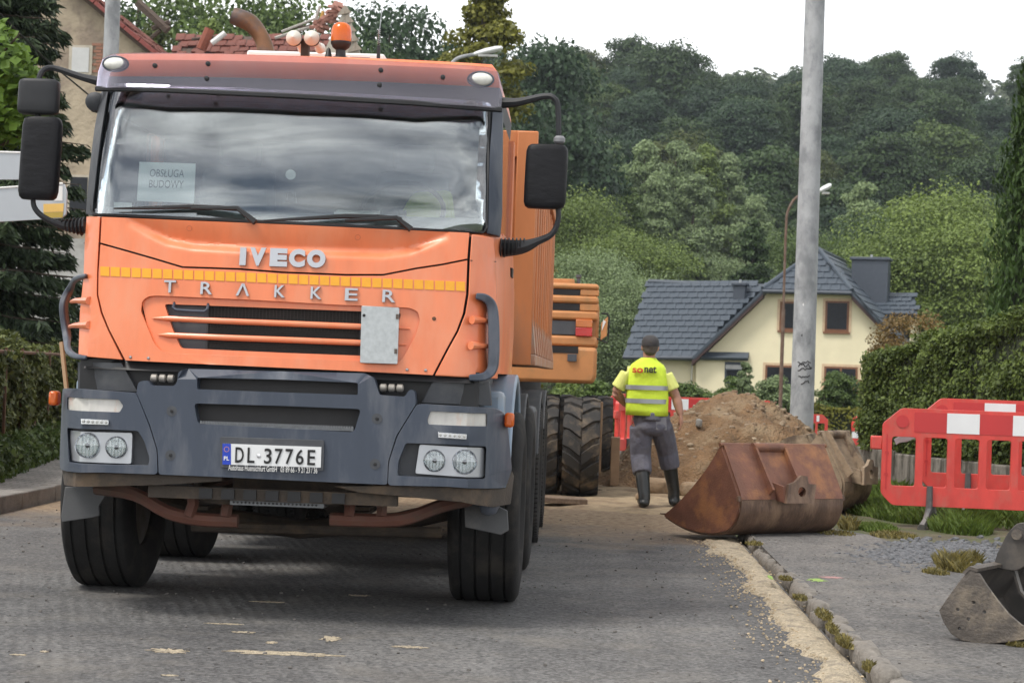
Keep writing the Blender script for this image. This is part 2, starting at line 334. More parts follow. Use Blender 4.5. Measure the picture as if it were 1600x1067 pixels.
def asphalt(name, base, dirt, dirt_y=None, mill=False, patch=(.125, .122, .118)):
    m = bpy.data.materials.new(name); m.use_nodes = True; t = m.node_tree; b = t.nodes['Principled BSDF']; n = t.nodes.new; l = t.links.new
    b.inputs['Roughness'].default_value = .85; b.inputs['Specular IOR Level'].default_value = .35
    tcn = n('ShaderNodeTexCoord'); co = tcn.outputs['Object']
    def noise(sc, det=5, rough=.6, src=co):
        a = n('ShaderNodeTexNoise'); a.inputs['Scale'].default_value = sc; a.inputs['Detail'].default_value = det; a.inputs['Roughness'].default_value = rough; l(src, a.inputs[0]); return a.outputs[0]
    def rng_(s, a, c, lo=0., hi=1.):
        r = n('ShaderNodeMapRange'); r.inputs[1].default_value = a; r.inputs[2].default_value = c; r.inputs[3].default_value = lo; r.inputs[4].default_value = hi; l(s, r.inputs[0]); return r.outputs[0]
    def mix(f, a, c, bt='MIX'):
        x = n('ShaderNodeMixRGB'); x.blend_type = bt
        for i, s in enumerate((f, a, c)):
            if isinstance(s, (int, float)): x.inputs[i].default_value = s if i == 0 else (s, s, s, 1)
            elif isinstance(s, tuple): x.inputs[i].default_value = s+(1,)
            else: l(s, x.inputs[i])
        return x.outputs[0]
    c = mix(rng_(noise(.8, 7, .65), .38, .62), base, patch)
    # stone chips in the binder
    vo = n('ShaderNodeTexVoronoi'); vo.inputs['Scale'].default_value = 60; l(co, vo.inputs[0])
    c = mix(rng_(vo.outputs['Color'], .0, 1.), mix(.75, c, .045), mix(.35, c, .23)) if False else mix(.95, c, mix(1.0, c, rng_(vo.outputs['Color'], 0, 1, .35, 1.85), 'MULTIPLY'))
    c = mix(rng_(noise(260, 2), .62, .72), c, (.22, .21, .20))
    c = mix(rng_(noise(150, 2), .60, .70), c, (.030, .030, .032))
    # tyre-polished streaks along the lane
    ms = n('ShaderNodeMapping'); ms.inputs['Scale'].default_value = (2.2, .16, 1); l(co, ms.inputs[0]); c = mix(rng_(noise(1.6, 6, .7, ms.outputs[0]), .46, .70, 0, .55), c, (.062, .061, .062))
    c = mix(rng_(noise(30, 6, .75), .50, .70, 0, .6), c, (.26, .25, .235)); c = mix(rng_(noise(22, 6, .75), .55, .75, 0, .6), c, (.045, .044, .045))
    # dark sealed cracks / oil
    c = mix(rng_(noise(.55, 7, .7), .60, .72), c, (.050, .050, .052))
    # drifted dust
    f = rng_(noise(1.7, 8, .7), .50, .78, 0, .55); c = mix(f, c, dirt)
    if dirt_y:
        sp = n('ShaderNodeSeparateXYZ'); l(co, sp.inputs[0]); ad = n('ShaderNodeMath'); ad.operation = 'MULTIPLY_ADD'; l(noise(1.2, 7, .65), ad.inputs[0]); ad.inputs[1].default_value = 4.5; l(sp.outputs['Y'], ad.inputs[2])
        c = mix(rng_(ad.outputs[0], dirt_y, dirt_y+2.2, 0, .95), c, mix(rng_(noise(14, 6), .35, .65), (.15, .092, .050), (.34, .26, .17)))
    l(c, b.inputs['Base Color'])
    h = mix(.5, noise(170, 3), vo.outputs['Distance']); h = mix(.35, h, noise(9, 4))
    bp = n('ShaderNodeBump'); bp.inputs['Strength'].default_value = .55; bp.inputs['Distance'].default_value = .012; l(h, bp.inputs['Height']); last = bp.outputs[0]
    if mill:   # shallow milling ribs left by the planer, fading out in patches
        mpn = n('ShaderNodeMapping'); mpn.inputs['Rotation'].default_value = (0, 0, math.radians(-16)); l(co, mpn.inputs[0])
        wv = n('ShaderNodeTexWave'); wv.inputs['Scale'].default_value = 4.2; wv.inputs['Distortion'].default_value = 1.2; wv.inputs['Detail'].default_value = 3; wv.bands_direction = 'X'; l(mpn.outputs[0], wv.inputs[0])
        b2 = n('ShaderNodeBump'); b2.inputs['Distance'].default_value = .018; l(wv.outputs['Fac'], b2.inputs['Height']); l(last, b2.inputs['Normal'])
        sp2 = n('ShaderNodeSeparateXYZ'); l(co, sp2.inputs[0])
        fx = rng_(sp2.outputs['X'], -1.0, -.2, 1, 0); fy = rng_(sp2.outputs['X'], -3.6, -2.9, 0, 1); mm = n('ShaderNodeMath'); mm.operation = 'MULTIPLY'; l(fx, mm.inputs[0]); l(fy, mm.inputs[1])
        m3 = n('ShaderNodeMath'); m3.operation = 'MULTIPLY'; l(mm.outputs[0], m3.inputs[0]); l(rng_(noise(.8, 3), .38, .6, .03, .34), m3.inputs[1]); l(m3.outputs[0], b2.inputs['Strength']); last = b2.outputs[0]
    l(last, b.inputs['Normal']); MATS[name] = m; return m
M_road = asphalt('road_asphalt', (.060, .059, .060), (.225, .205, .175), dirt_y=16.6, mill=True)
M_walk = asphalt('path_asphalt', (.092, .089, .086), (.25, .225, .19), patch=(.142, .134, .125))
def poly_slab(name, pts, z0, z1, mat, **k):
    return MB().prism(pts, 'z', z0, z1).ob(name, mat, None, smooth=None, **k)
road = grid_obj('road', np.linspace(-4.72, 1.24, 26), np.linspace(-25, 36, 120), lambda x, y: -.55*sstep(26, 40, y)*.5, M_road, kind='structure')
# right-hand footpath with a ragged outer edge
pv = [(1.30, -20), (6, -20), (6, 11.8), (4.2, 12.3), (3.3, 12.9), (2.75, 13.5), (2.55, 14.3), (2.35, 15.3), (2.12, 16.3), (2.05, 18.4), (1.30, 18.6)]
rp = []
for i, p in enumerate(pv):
    q = pv[(i+1) % len(pv)]; k = max(1, int(math.dist(p, q)/.25)) if 11 < p[1] < 19 and 11 < q[1] < 19 and p[0] > 1.4 else 1
    for j in range(k):
        t = j/k; e = .07 if k > 1 else 0; rp.append((p[0]+(q[0]-p[0])*t+random.uniform(-e, e), p[1]+(q[1]-p[1])*t+random.uniform(-e, e)))
path = poly_slab('footpath', rp, -.05, .07, M_walk, kind='structure')
verge_pts = [(1.32, 18.5), (1.9, 16), (2.0, 11.5), (7.0, 10.5), (14, 10), (14, 34), (3.2, 34), (2.9, 25), (1.4, 24)]
M_verge = pm('verge_soil', (.10, .085, .055), .95, var=.35, scale=5, col2=(.07, .085, .03), c2lo=.45, c2hi=.62, c2scale=2.2, bump=.8, bscale=40)
poly_slab('verge', verge_pts, -.04, .058, M_verge, kind='structure')
# dug-over dirt beside the trench
M_dig = pm('dug_sand', (.33, .25, .155), .95, var=.3, scale=7, col2=(.19, .13, .08), c2lo=.46, c2hi=.62, c2scale=2.0, bump=.8, bscale=55, bdist=.03)
dp = []
for i in range(60):
    a = 2*math.pi*i/60; dp.append((1.0+2.4*math.cos(a)*(1+.12*math.sin(5*a+1))+random.uniform(-.1, .1), 22.2+4.2*math.sin(a)*(1+.1*math.sin(3*a))+random.uniform(-.1, .1)))
def dig_z(x, y):
    d = np.hypot((x-1.0)/2.5, (y-22.2)/4.4); return .02+.05*np.clip(1-d, 0, 1)*3*.5+.012*np.sin(x*9+y*5)*np.sin(y*7-x*3)-.09*sstep(.85, 1.1, d)
grid_obj('dug_ground', np.linspace(-1.9, 3.6, 70), np.linspace(17.4, 27, 110), dig_z, M_dig, kind='structure')
# sand swept along the kerb
M_sand = pm('loose_sand', (.50, .42, .30), .95, var=.35, scale=55, col2=(.24, .21, .17), c2lo=.50, c2hi=.68, c2scale=16, bump=1.0, bscale=75, bdist=.03)
v_, f_ = [], []; ns = 330; nc = 9
for i in range(ns):
    y = 7.2+8.3*i/(ns-1); w0 = 1.03+.11*mnoise.noise((y*1.3, 0, 0))+.06*mnoise.noise((y*5, 3, 0))+.03*mnoise.noise((y*19, 3, 0))+.10*sstep(10, 15, np.array(y))*0; w0 = float(w0)-(.10 if y > 14.2 else 0); e = 1.235
    for j in range(nc):
        t = j/(nc-1); x = w0+(e-w0)*t; h = math.sin(math.pi*t)**.7; v_.append((x, y, .006+.020*h*(1+.6*mnoise.noise((x*9, y*7, 0)))-(.012 if j in (0, nc-1) else 0)))
for i in range(ns-1):
    for j in range(nc-1): a = i*nc+j; f_.append((a, a+1, a+nc+1, a+nc))
ob('sand_strip', me('sand_strip', v_, f_, 180), M_sand, None, kind='structure')
# sand smears on the road
def smear(cx, cy, w_, h_, seed):
    r = random.Random(seed); pts = []
    for i in range(44):
        a = 2*math.pi*i/44; k = r.uniform(.45, 1.1); pts.append((cx+w_/2*math.cos(a)*k, cy+h_/2*math.sin(a)*k))
    MB().prism(pts, 'z', .001, .0025).ob('sand_smear', M_sand, road, smooth=None)
for i, (px, py, wp, hp) in enumerate(((445, 1018, 195, 7), (262, 1014, 70, 9), (515, 995, 35, 9), (425, 1001, 22, 4), (30, 1020, 30, 3), (380, 985, 40, 3), (640, 1008, 60, 4), (70, 1015, 16, 4), (350, 972, 60, 2.5), (265, 1052, 30, 3), (420, 938, 60, 2.5), (560, 928, 40, 2.5))):
    g = GP(px, py, .008); d = g.y; smear(g.x, g.y, wp/FPX*d, hp/FPX*d*d/CAM_H, i)
# right kerb: worn granite setts, each its own stone
M_stone = pm('kerb_granite', (.21, .19, .165), .85, var=.35, scale=9, col2=(.10, .088, .072), c2lo=.5, c2hi=.65, c2scale=6, bump=.6, bscale=45)
kr = thing('kerb', 'row of worn uneven grey kerbstones between the sand strip and footpath', 'kerb', (1.29, 0, 0))
def stone_mesh(seed, sx, sy, sz, n=12, m=7, rough=.16, e=.62):
    r = random.Random(seed); b = MB().ellipsoid((0, 0, 0), (1, 1, 1), n, m); o = r.uniform(0, 99); V = []
    for x, y, z in b.v:
        q = Vector((x, y, z)); q = Vector([math.copysign(abs(c)**e, c) for c in q]); k = 1+rough*mnoise.noise((q.x*1.6+o, q.y*1.6, q.z*1.6))+rough*.5*mnoise.noise((q.x*4+o, q.y*4, q.z*4)); V.append((q.x*sx*k, q.y*sy*k, q.z*sz*k))
    b.v = V; return b.mesh('stone', 60)
y = 6.8; i = 0
while y < 15.6:
    ln = random.uniform(.20, .42); far = y > 11.5
    ob('kerbstone', stone_mesh(i, .062 if not far else .05, ln*.47, .075), M_stone, kr, loc=(random.uniform(-.02, .02), y+ln/2, (.025 if not far else .005)+random.uniform(-.02, .02)-(.012 if y > 9.6 else 0)), rot=(random.uniform(-.06, .06), random.uniform(-.1, .1), random.uniform(-.08, .08)))
    y += ln+.015; i += 1
# left kerb and block pavement
M_conc = pm('concrete_kerb', (.22, .205, .185), .9, var=.2, scale=5, col2=(.11, .10, .09), c2lo=.5, c2hi=.7, c2scale=3, bump=.4, bscale=50)
m = bpy.data.materials.new('block_paving'); m.use_nodes = True; t_ = m.node_tree; b_ = t_.nodes['Principled BSDF']; b_.inputs['Roughness'].default_value = .9
tcn = t_.nodes.new('ShaderNodeTexCoord'); br = t_.nodes.new('ShaderNodeTexBrick'); br.inputs['Scale'].default_value = 1; br.inputs['Brick Width'].default_value = .2; br.inputs['Row Height'].default_value = .1; br.inputs['Mortar Size'].default_value = .008
br.inputs['Color1'].default_value = (.28, .26, .235, 1); br.inputs['Color2'].default_value = (.22, .205, .19, 1); br.inputs['Mortar'].default_value = (.09, .085, .075, 1)
t_.links.new(tcn.outputs['Object'], br.inputs[0]); nz3 = t_.nodes.new('ShaderNodeTexNoise'); nz3.inputs['Scale'].default_value = 2; nz3.inputs['Detail'].default_value = 7; t_.links.new(tcn.outputs['Object'], nz3.inputs[0])
mm_ = t_.nodes.new('ShaderNodeMixRGB'); mm_.blend_type = 'MULTIPLY'; mm_.inputs[0].default_value = .6; t_.links.new(br.outputs[0], mm_.inputs[1]); rr_ = t_.nodes.new('ShaderNodeMapRange'); rr_.inputs[1].default_value = .3; rr_.inputs[2].default_value = .7; rr_.inputs[3].default_value = .5; rr_.inputs[4].default_value = 1.3
t_.links.new(nz3.outputs[0], rr_.inputs[0]); t_.links.new(rr_.outputs[0], mm_.inputs[2]); t_.links.new(mm_.outputs[0], b_.inputs['Base Color'])
bp_ = t_.nodes.new('ShaderNodeBump'); bp_.inputs['Strength'].default_value = .5; bp_.inputs['Distance'].default_value = .01; bp_.invert = True; t_.links.new(br.outputs['Fac'], bp_.inputs['Height']); t_.links.new(bp_.outputs[0], b_.inputs['Normal'])
poly_slab('left_pavement', [(-4.90, -20), (-4.90, 34), (-9, 34), (-8.2, 29), (-7.0, 24), (-6.2, 20), (-5.9, 10), (-5.9, -20)], -.05, .13, m, kind='structure')
lk = thing('concrete_kerb', 'pale concrete kerb edging the block pavement beside the ivy fence', 'kerb', (-4.82, 0, 0))
lkm = MB().box(-.075, .075, .004, .996, -.1, .135).mesh('kerb_unit', 30)
for i in range(30): ob('kerb_unit', lkm, M_conc, lk, loc=(random.uniform(-.006, .006), 5+i, random.uniform(-.006, .006)), bevel=.012)

for i, (px, py, wp, hp, mt) in enumerate(((807, 901, 9, 8, 'g'), (1276, 906, 34, 5, 'g'), (1300, 902, 40, 3, 'p'), (1203, 901, 9, 8, 'g'))):
    if px < 1000: continue
    g = GP(px, py, .07); d = g.y; r = random.Random(90+i); pts = []
    for k in range(24): a = 2*math.pi*k/24; q = r.uniform(.5, 1.1); pts.append((g.x+wp/FPX*d/2*math.cos(a)*q, g.y+hp/FPX*d*d/1.2/2*math.sin(a)*q))
    MB().prism(pts, 'z', .0705, .0715).ob('spray_mark', pm('green_spray', (.24, .36, .08), .8, var=.3, scale=40) if mt == 'g' else pm('pink_spray', (.36, .20, .19), .8, var=.3, scale=40), path, smooth=None)
# ================================================================== TIPPER TRUCK
XC, YF = -1.555, 9.35
def S(x, z):
    """depth of the cab front behind the bumper face"""
    ax = abs(x)
    if z < 1.24: y0, k, w_ = 0.0, .05, 1.0
    elif z < 2.0: y0, k, w_ = .03+.09*(z-1.24)/.76, .09, 1.0
    else: y0, k, w_ = .13+.16*(z-2.0)+.27*(z-2.0)**2, .06, 1.0
    y = y0 + k*(ax/.95)**2
    if ax > .93: y += .30*min(1.6, (ax-.93)/.2)**1.7
    return y
def FP(px, py, off=0.):
    y = .1
    for _ in range(6):
        p = PY(px, py, YF+y+off); y = S(p.x-XC, p.z)
    return (p.x-XC, p.z)
def FQ(pts, off=0.): return [FP(a, b, off) for a, b in pts]
def TP(px, py, y):
    p = PY(px, py, YF+y); return Vector((p.x-XC, y, p.z))
def SM(off): return lambda u, v, d: (u, S(u, v)+off+d, v)
M_or = pm('orange_paint', (.76, .205, .080), .40, var=.09, scale=5, coat=.25, col2=(.74, .26, .13), c2lo=.46, c2hi=.72, c2scale=3.2, stretch=(1.6, 1.6, .5), rvar=.10, bump=.04, bscale=14)
M_or2 = pm('orange_body_paint', (.56, .195, .065), .5, var=.12, scale=3, col2=(.36, .17, .09), c2lo=.52, c2hi=.7, c2scale=2.2, stretch=(1, 1, .4))
M_gry = pm('grey_plastic', (.048, .061, .087), .50, var=.12, scale=3, col2=(.125, .132, .148), c2lo=.48, c2hi=.75, c2scale=3, stretch=(2, 2, .5), bump=.05, bscale=220)
M_gry2 = pm('dark_grey_plastic', (.06, .064, .072), .6, var=.1, scale=4, col2=(.11, .11, .11), c2lo=.5, c2hi=.8)
M_blk = pm('black_plastic', (.012, .012, .013), .5, var=.2)
M_rub = pm('tyre_rubber', (.018, .0175, .017), .85, spec=.25, var=.2, scale=8, col2=(.05, .044, .037), c2lo=.5, c2hi=.72, c2scale=5, bump=.15, bscale=90)
M_dirt = pm('dirty_steel', (.05, .038, .028), .75, var=.3, scale=8, col2=(.11, .075, .045), c2lo=.5, c2hi=.7, bump=.2, bscale=60)
M_redst = pm('red_primer_steel', (.13, .05, .032), .7, var=.2, scale=8, col2=(.08, .055, .04), c2lo=.45, c2hi=.65)
M_chr = pm('brushed_silver', (.42, .43, .45), .34, metal=.9, var=.05)
M_alu = pm('galvanised_plate', (.40, .42, .42), .42, metal=.65, var=.12, scale=40, bump=.05, bscale=200)
M_sil = pm('reflector_silver', (.75, .76, .78), .18, metal=1.0, var=.04)
M_lens = glassy('clear_lens', (.93, .95, .95), .06, .05)
M_amb = pm('amber_lens', (.75, .16, .02), .2, var=.1, coat=.5, trans=.3)
M_glass = glassy('windscreen_glass', (.90, .95, .94), .11, .006)
M_visor = glassy('smoked_visor', (.78, .74, .80), .02, .24)
M_int = pm('cab_interior', (.10, .11, .115), .8, var=.15)
M_dash = pm('dashboard_grey', (.17, .185, .19), .75, var=.15, scale=5)
M_band = pm('reflective_yellow', (.80, .36, .012), .35, var=.06, scale=30)
M_wht = pm('white_paint', (.75, .75, .73), .45, var=.05)
M_ltgry = pm('blue_grey_fender', (.22, .29, .37), .45, var=.1, scale=3, col2=(.30, .29, .27), c2lo=.5, c2hi=.75)
M_matte = pm('grey_rubber', (.09, .092, .095), .75, var=.15, col2=(.16, .15, .14), c2lo=.5, c2hi=.7)
M_tape = pm('black_tape', (.008, .008, .010), .5, spec=.25, var=.3, scale=12, bump=.35, bscale=18, stretch=(1, 1, 2.2), bdist=.008)
M_mesh = pm('radiator_mesh', (.02, .019, .018), .8, var=.5, scale=120)

T = thing('dump_truck', 'orange four-axle dump truck parked facing forward, grey bumper, covered mirrors', 'truck', (XC, YF, 0))
def TS(name, outer, holes=(), off=0., thick=.02, mat=None, parent=T, bevel=.003, cut=.1, **k):
    vs_, fs = sheet(outer, holes, SM(off), thick, cut); return ob(name, me(name, vs_, fs, 30), mat, parent, bevel=bevel, **k)
def px_round(px, r): return rnd(FQ(px), r)

# --- cab shell: lower body, roof, back, doors
def plan(z, off, wside, back=1.95):
    xs = [(-1+2*i/24)*wside for i in range(25)]
    return [(x, S(x, z)+off, z) for x in xs] + [(wside, back, z), (-wside, back, z)]
b = MB(); b.loft([plan(z, .085, w_) for z, w_ in ((1.27, 1.085), (1.5, 1.09), (1.75, 1.085), (1.985, 1.07))])
cab = b.ob('cab_body', M_or, T)
b = MB()
def roofring(z, w_, yf): return [((-1+2*i/16)*w_, yf+.10*(abs(-1+2*i/16))**2.5, z) for i in range(17)] + [(w_, 1.95, z), (-w_, 1.95, z)]
b.loft([roofring(2.744, 1.032, .43), roofring(2.77, 1.03, .42), roofring(2.83, 1.015, .42), roofring(2.870, .985, .46), roofring(2.888, .93, .64)])
roof = b.ob('cab_roof', M_or, T)
b = MB(); b.loft([roofring(2.585, 1.025, .40), roofring(2.742, 1.034, .41)]); b.ob('windscreen_header', M_gry2, T)
b = MB().box(-1.05, 1.05, 1.87, 1.95, 1.99, 2.6); b.ob('cab_back_wall', M_int, T)
for s in (-1, 1):
    d = MB().box(s*1.05, s*1.075, .62, 1.87, 1.3, 2.0).ob('door', M_or, T, bevel=.006)
    MB().box(s*1.035, s*1.045, .62, 1.75, 2.0, 2.6).ob('door_window', M_glass, d)
    MB().box(s*1.01, s*1.06, 1.75, 1.95, 1.98, 2.62).ob('door_pillar', M_or, d)
    MB().box(s*1.07, s*1.09, 1.45, 1.62, 1.82, 1.87).ob('door_handle', M_blk, d)
    # windscreen pillars
    pl = [(s*1.055, .36, 1.985), (s*1.075, .52, 1.985), (s*1.035, .72, 2.62), (s*1.0, .58, 2.62)]
# A pillars traced on the front
TS('windscreen_pillar', FQ([(133, 334), (143, 337), (146, 300), (168, 140), (158, 138), (146, 200)]), off=.012, thick=.10, mat=M_gry2)
TS('windscreen_pillar', FQ([(760, 364), (780, 369), (783, 330), (785, 172), (770, 169), (765, 240), (763, 350)]), off=.012, thick=.12, mat=M_gry)
# --- interior
MB().box(-1.0, 1.0, .42, .80, 1.96, 2.06).ob('dashboard', M_dash, T, bevel=.03)
for sx in (-.5, .5):
    st = MB().box(sx-.24, sx+.24, 1.05, 1.5, 2.0, 2.02).ob('seat', M_int, T, bevel=.01)
    MB().hexa([(sx-.23, 1.42, 2.02), (sx+.23, 1.42, 2.02), (sx+.23, 1.56, 2.02), (sx-.23, 1.56, 2.02), (sx-.2, 1.52, 2.40), (sx+.2, 1.52, 2.40), (sx+.2, 1.64, 2.40), (sx-.2, 1.64, 2.40)]).ob('backrest', M_int, st, bevel=.04)
    MB().box(sx-.12, sx+.12, 1.54, 1.64, 2.41, 2.56).ob('headrest', M_int, st, bevel=.03)
sw = MB(); cs = [(.52+.22*math.cos(a)*1.0, .84+.10*math.sin(a), 2.12+.16*math.sin(a)) for a in [2*math.pi*i/24 for i in range(24)]]
sw.tube(cs, .014, 8, closed=True); sw.box(.50, .54, .80, .86, 2.0, 2.12); sw.ob('steering_wheel', M_blk, T)
hv = MB(); hv.hexa([(.42, 1.30, 2.05), (.76, 1.30, 2.05), (.78, 1.42, 2.05), (.40, 1.42, 2.05), (.52, 1.44, 2.28), (.72, 1.44, 2.30), (.74, 1.51, 2.30), (.50, 1.51, 2.28)])
ob('hi_vis_jacket', hv.mesh('hi_vis_jacket'), pm('hi_vis_yellow', (.32, .42, .06), .7, var=.25), None, loc=(XC, YF, 0), bevel=.04,
   label='yellow green work jacket hung over the seat behind the truck windscreen', cat='jacket')
pp = MB(); pp.hexa([(.20, .50, 2.066), (.42, .50, 2.066), (.42, .66, 2.066), (.20, .66, 2.066), (.20, .50, 2.075), (.42, .50, 2.075), (.42, .66, 2.10), (.20, .66, 2.10)])
ob('paper_pile', pp.mesh('paper_pile'), M_wht, None, loc=(XC, YF, 0), label='loose white papers lying on the truck dashboard', cat='papers')
# --- windscreen
ws = TS('windscreen', rnd(FQ([(143, 333), (760, 363), (765, 240), (768, 160), (164, 132), (150, 240)]), .03), off=.035, thick=.006, mat=M_glass, bevel=0, cut=.06)
rub = FQ([(143, 333), (450, 349), (760, 363), (764, 240), (767, 165)], .03)
b = MB(); b.tube([(u, S(u, v)+.032, v) for u, v in FQ([(166, 140), (152, 230), (143, 328), (146, 335), (300, 342), (450, 349), (600, 356), (755, 363), (761, 357), (763, 260), (764, 170)], .03)], .009, 6); b.ob('rubber_seal', M_blk, ws)
TS('sunstrip', FQ([(330, 150), (604, 163), (604, 171), (330, 158)], .05), off=.05, thick=.01, mat=M_blk, parent=ws)
# the visor's reflection along the top of the glass, drawn as a black strip
TS('visor_reflection_strip', FQ([(164, 132), (768, 160), (766, 184), (600, 176), (350, 166), (160, 160)], .05), off=.052, thick=.004, mat=M_blk, parent=ws, bevel=0)
# wipers
def wiper(arm, blade):
    b = MB(); b.tube([(u, S(u, v)-.02, v) for u, v in FQ(arm)], [.007, .012, .016], 6); a = b.ob('wiper', M_blk, T)
    b = MB(); b.tube([(u, S(u, v)-.004, v) for u, v in FQ(blade)], [.004, .009, .012, .012, .008], 6); b.ob('wiper_blade', M_blk, a)
wiper([(300, 326), (372, 326), (400, 348)], [(178, 326), (230, 325), (300, 323), (345, 325), (378, 328)])
wiper([(540, 345), (620, 341), (643, 359)], [(412, 345), (470, 342), (540, 338), (590, 339), (628, 342)])
# round sensor and tax discs
for (cx, cy, r_) in ((454, 273, 8),):
    c = [(cx+r_*math.cos(a), cy+r_*math.sin(a)) for a in [2*math.pi*i/16 for i in range(16)]]
    TS('windscreen_disc', FQ(c, .05), off=.05, thick=.004, mat=M_wht, parent=ws, bevel=0)
TS('windscreen_badge', FQ([(447, 300), (461, 300), (464, 318), (444, 318)], .05), [FQ([(450, 303), (458, 303), (460, 314), (448, 314)], .05)], off=.05, thick=.004, mat=M_blk, parent=ws, bevel=0)
TS('toll_sticker', FQ([(178, 316), (206, 317), (206, 332), (178, 331)], .05), off=.05, thick=.002, mat=M_wht, parent=ws, bevel=0)
# paper notice taped inside the glass
pz = FQ([(218, 253), (306, 256), (303, 318), (214, 314)], .05)
vs_, fs = sheet(pz, [], lambda u, v, d: (u, S(u, v)+.05+d, v), .002, .1)
pn = ob('paper_notice', me('paper_notice', vs_, fs), pm('paper', (.90, .92, .91), .8, var=.02), None, loc=(XC, YF, 0), label='white paper notice with two lines of letters taped inside the windscreen', cat='paper')
for s_, c0, ww in (('OBSŁUGA', (261, 271), 54), ('BUDOWY', (260, 288), 54)):
    x_, z_ = FP(c0[0], c0[1], .05); wm = ww/303.
    t = text_mb(s_, wm, .040, .001, bold=.0); t.v = [(x+x_, S(x+x_, z+z_)+.0485, z+z_-x*.0) for x, y, z in t.v]
    t.ob('lettering', pm('faded_ink', (.22, .25, .27), .8), pn, smooth=None)
# --- smoked sun visor over the windscreen top
def visor_map(u, v, d):
    # v from 2.60 to 2.86; bulges forward of the roof
    q = (v-2.58)/.28; ax = abs(u); y = .285 + .05*q*q + .05*ax*ax + 1.6*max(0, ax-.86)**2
    return (u, y+d, v)
def VP_(px, py):
    y = .3
    for _ in range(6):
        p = PY(px, py, YF+y); y = visor_map(p.x-XC, p.z, 0)[1]
    return (p.x-XC, p.z)
vo = [VP_(*p) for p in [(150, 138), (250, 140), (465, 150), (650, 161), (783, 171), (786, 140), (779, 114), (770, 106), (700, 101), (606, 96), (540, 92), (465, 88), (400, 86), (330, 84), (245, 82.5), (200, 83), (176, 85), (160, 92), (153, 112)]]
vs_, fs = sheet(vo, [], visor_map, .006, .05)
vis = ob('sun_visor', me('sun_visor', vs_, fs, 50), M_visor, T)
b = MB(); b.tube([Vector(visor_map(*VP_(*p), 0)) for p in [(150, 139), (250, 141), (465, 151), (650, 162), (784, 172)]], .014, 6); b.ob('visor_lip', M_blk, vis)
for q in [(325, 100), (323, 123), (595, 110), (593, 133), (242, 103), (692, 121)]:
    u, v = VP_(*q); y = visor_map(u, v, 0)[1]; MB().lathe([(.0001, -.012), (.012, -.008), (.013, .006)], 12, 'y', (u, y, v)).ob('visor_bolt', M_blk, vis)
for q in [(180, 100), (751, 124)]:
    u, v = VP_(*q); y = visor_map(u, v, 0)[1]
    lm = MB(); lm.ellipsoid((u, y+.01, v), (.062, .03, .034), 18, 10); a = lm.ob('marker_lamp', pm('lamp_white', (.75, .74, .68), .25, var=.15, scale=30, coat=.6), vis)
    b = MB(); b.tube([(u+.066*math.cos(t), y+.008, v+.038*math.sin(t)) for t in [2*math.pi*i/20 for i in range(20)]], .005, 6, closed=True); b.ob('lamp_rim', M_gry, a)

# --- bonnet panels
backing = TS('front_backing', FQ([(140, 345), (770, 372), (768, 600), (125, 575)]), off=.07, thick=.02, mat=M_blk, bevel=0)
MB().box(-1.0, 1.0, .16, .20, 1.0, 1.275).ob('lower_backing', M_blk, T)
_cr = FQ([(200, 341), (235, 358), (262, 370), (300, 377), (450, 386), (600, 390), (640, 385), (700, 363)])
_cx = [p[0] for p in _cr]; _cz = [p[1] for p in _cr]
def lid_map(u, v, d):
    zc = float(np.interp(u, _cx, _cz)); zt = 2.005; e = 0.
    if _cx[0] < u < _cx[-1] and zt-zc > .01:
        if v > zc: e = .038*min(1, max(0, (zt-v)/(zt-zc)))**1.4
        else: e = .019*(1+math.cos(math.pi*min(1, (zc-v)/.055)))
        e *= min(1, (zt-zc)/.09)
    return (u, S(u, v)+e+d, v)
_v, _f2 = sheet(FQ([(159, 339), (300, 345), (450, 351), (600, 358), (733, 364), (730, 404), (690, 412), (650, 418), (599, 428), (540, 428), (440, 424), (375, 419), (285, 416), (240, 402.5), (200, 391), (157, 379)]), [], lid_map, .03, .012); lid = ob('bonnet_lid', me('bonnet_lid', _v, _f2, 40), M_or, T)
# pressed hollow along the lid: raised ridges either side give the dished shadow
lm_ = FQ([(157, 382), (200, 394), (240, 405.5), (285, 419), (375, 422), (440, 427), (540, 431), (599, 431), (650, 421), (690, 415), (730, 407), (728, 460), (723, 490), (713, 517), (698, 544), (676, 586), (560, 580), (450, 575), (320, 569), (196, 563), (171, 515), (160, 488), (153.5, 461), (154, 425)])
rec = [(220, 486), (222, 470), (232, 463), (245, 462), (400, 469), (520, 476), (640, 481), (653, 487), (656, 500), (650, 522), (634, 552), (624, 566), (450, 559), (268, 552), (250, 547), (240, 535)]
low = TS('grille_panel', lm_, [rnd(FQ(rec), .012, 2)], off=0, thick=.03, mat=M_or, bevel=.005)
slot = [(257, 475), (420, 481), (627, 489), (620, 516), (602, 557), (440, 551), (283, 544), (270, 515)]
TS('grille_recess', FQ([(218, 462), (240, 458), (520, 472), (656, 478), (660, 500), (628, 571), (450, 564), (262, 556), (236, 540)]), [rnd(FQ(slot, .02), .015, 3)], off=.018, thick=.03, mat=M_or, parent=low, bevel=.006)
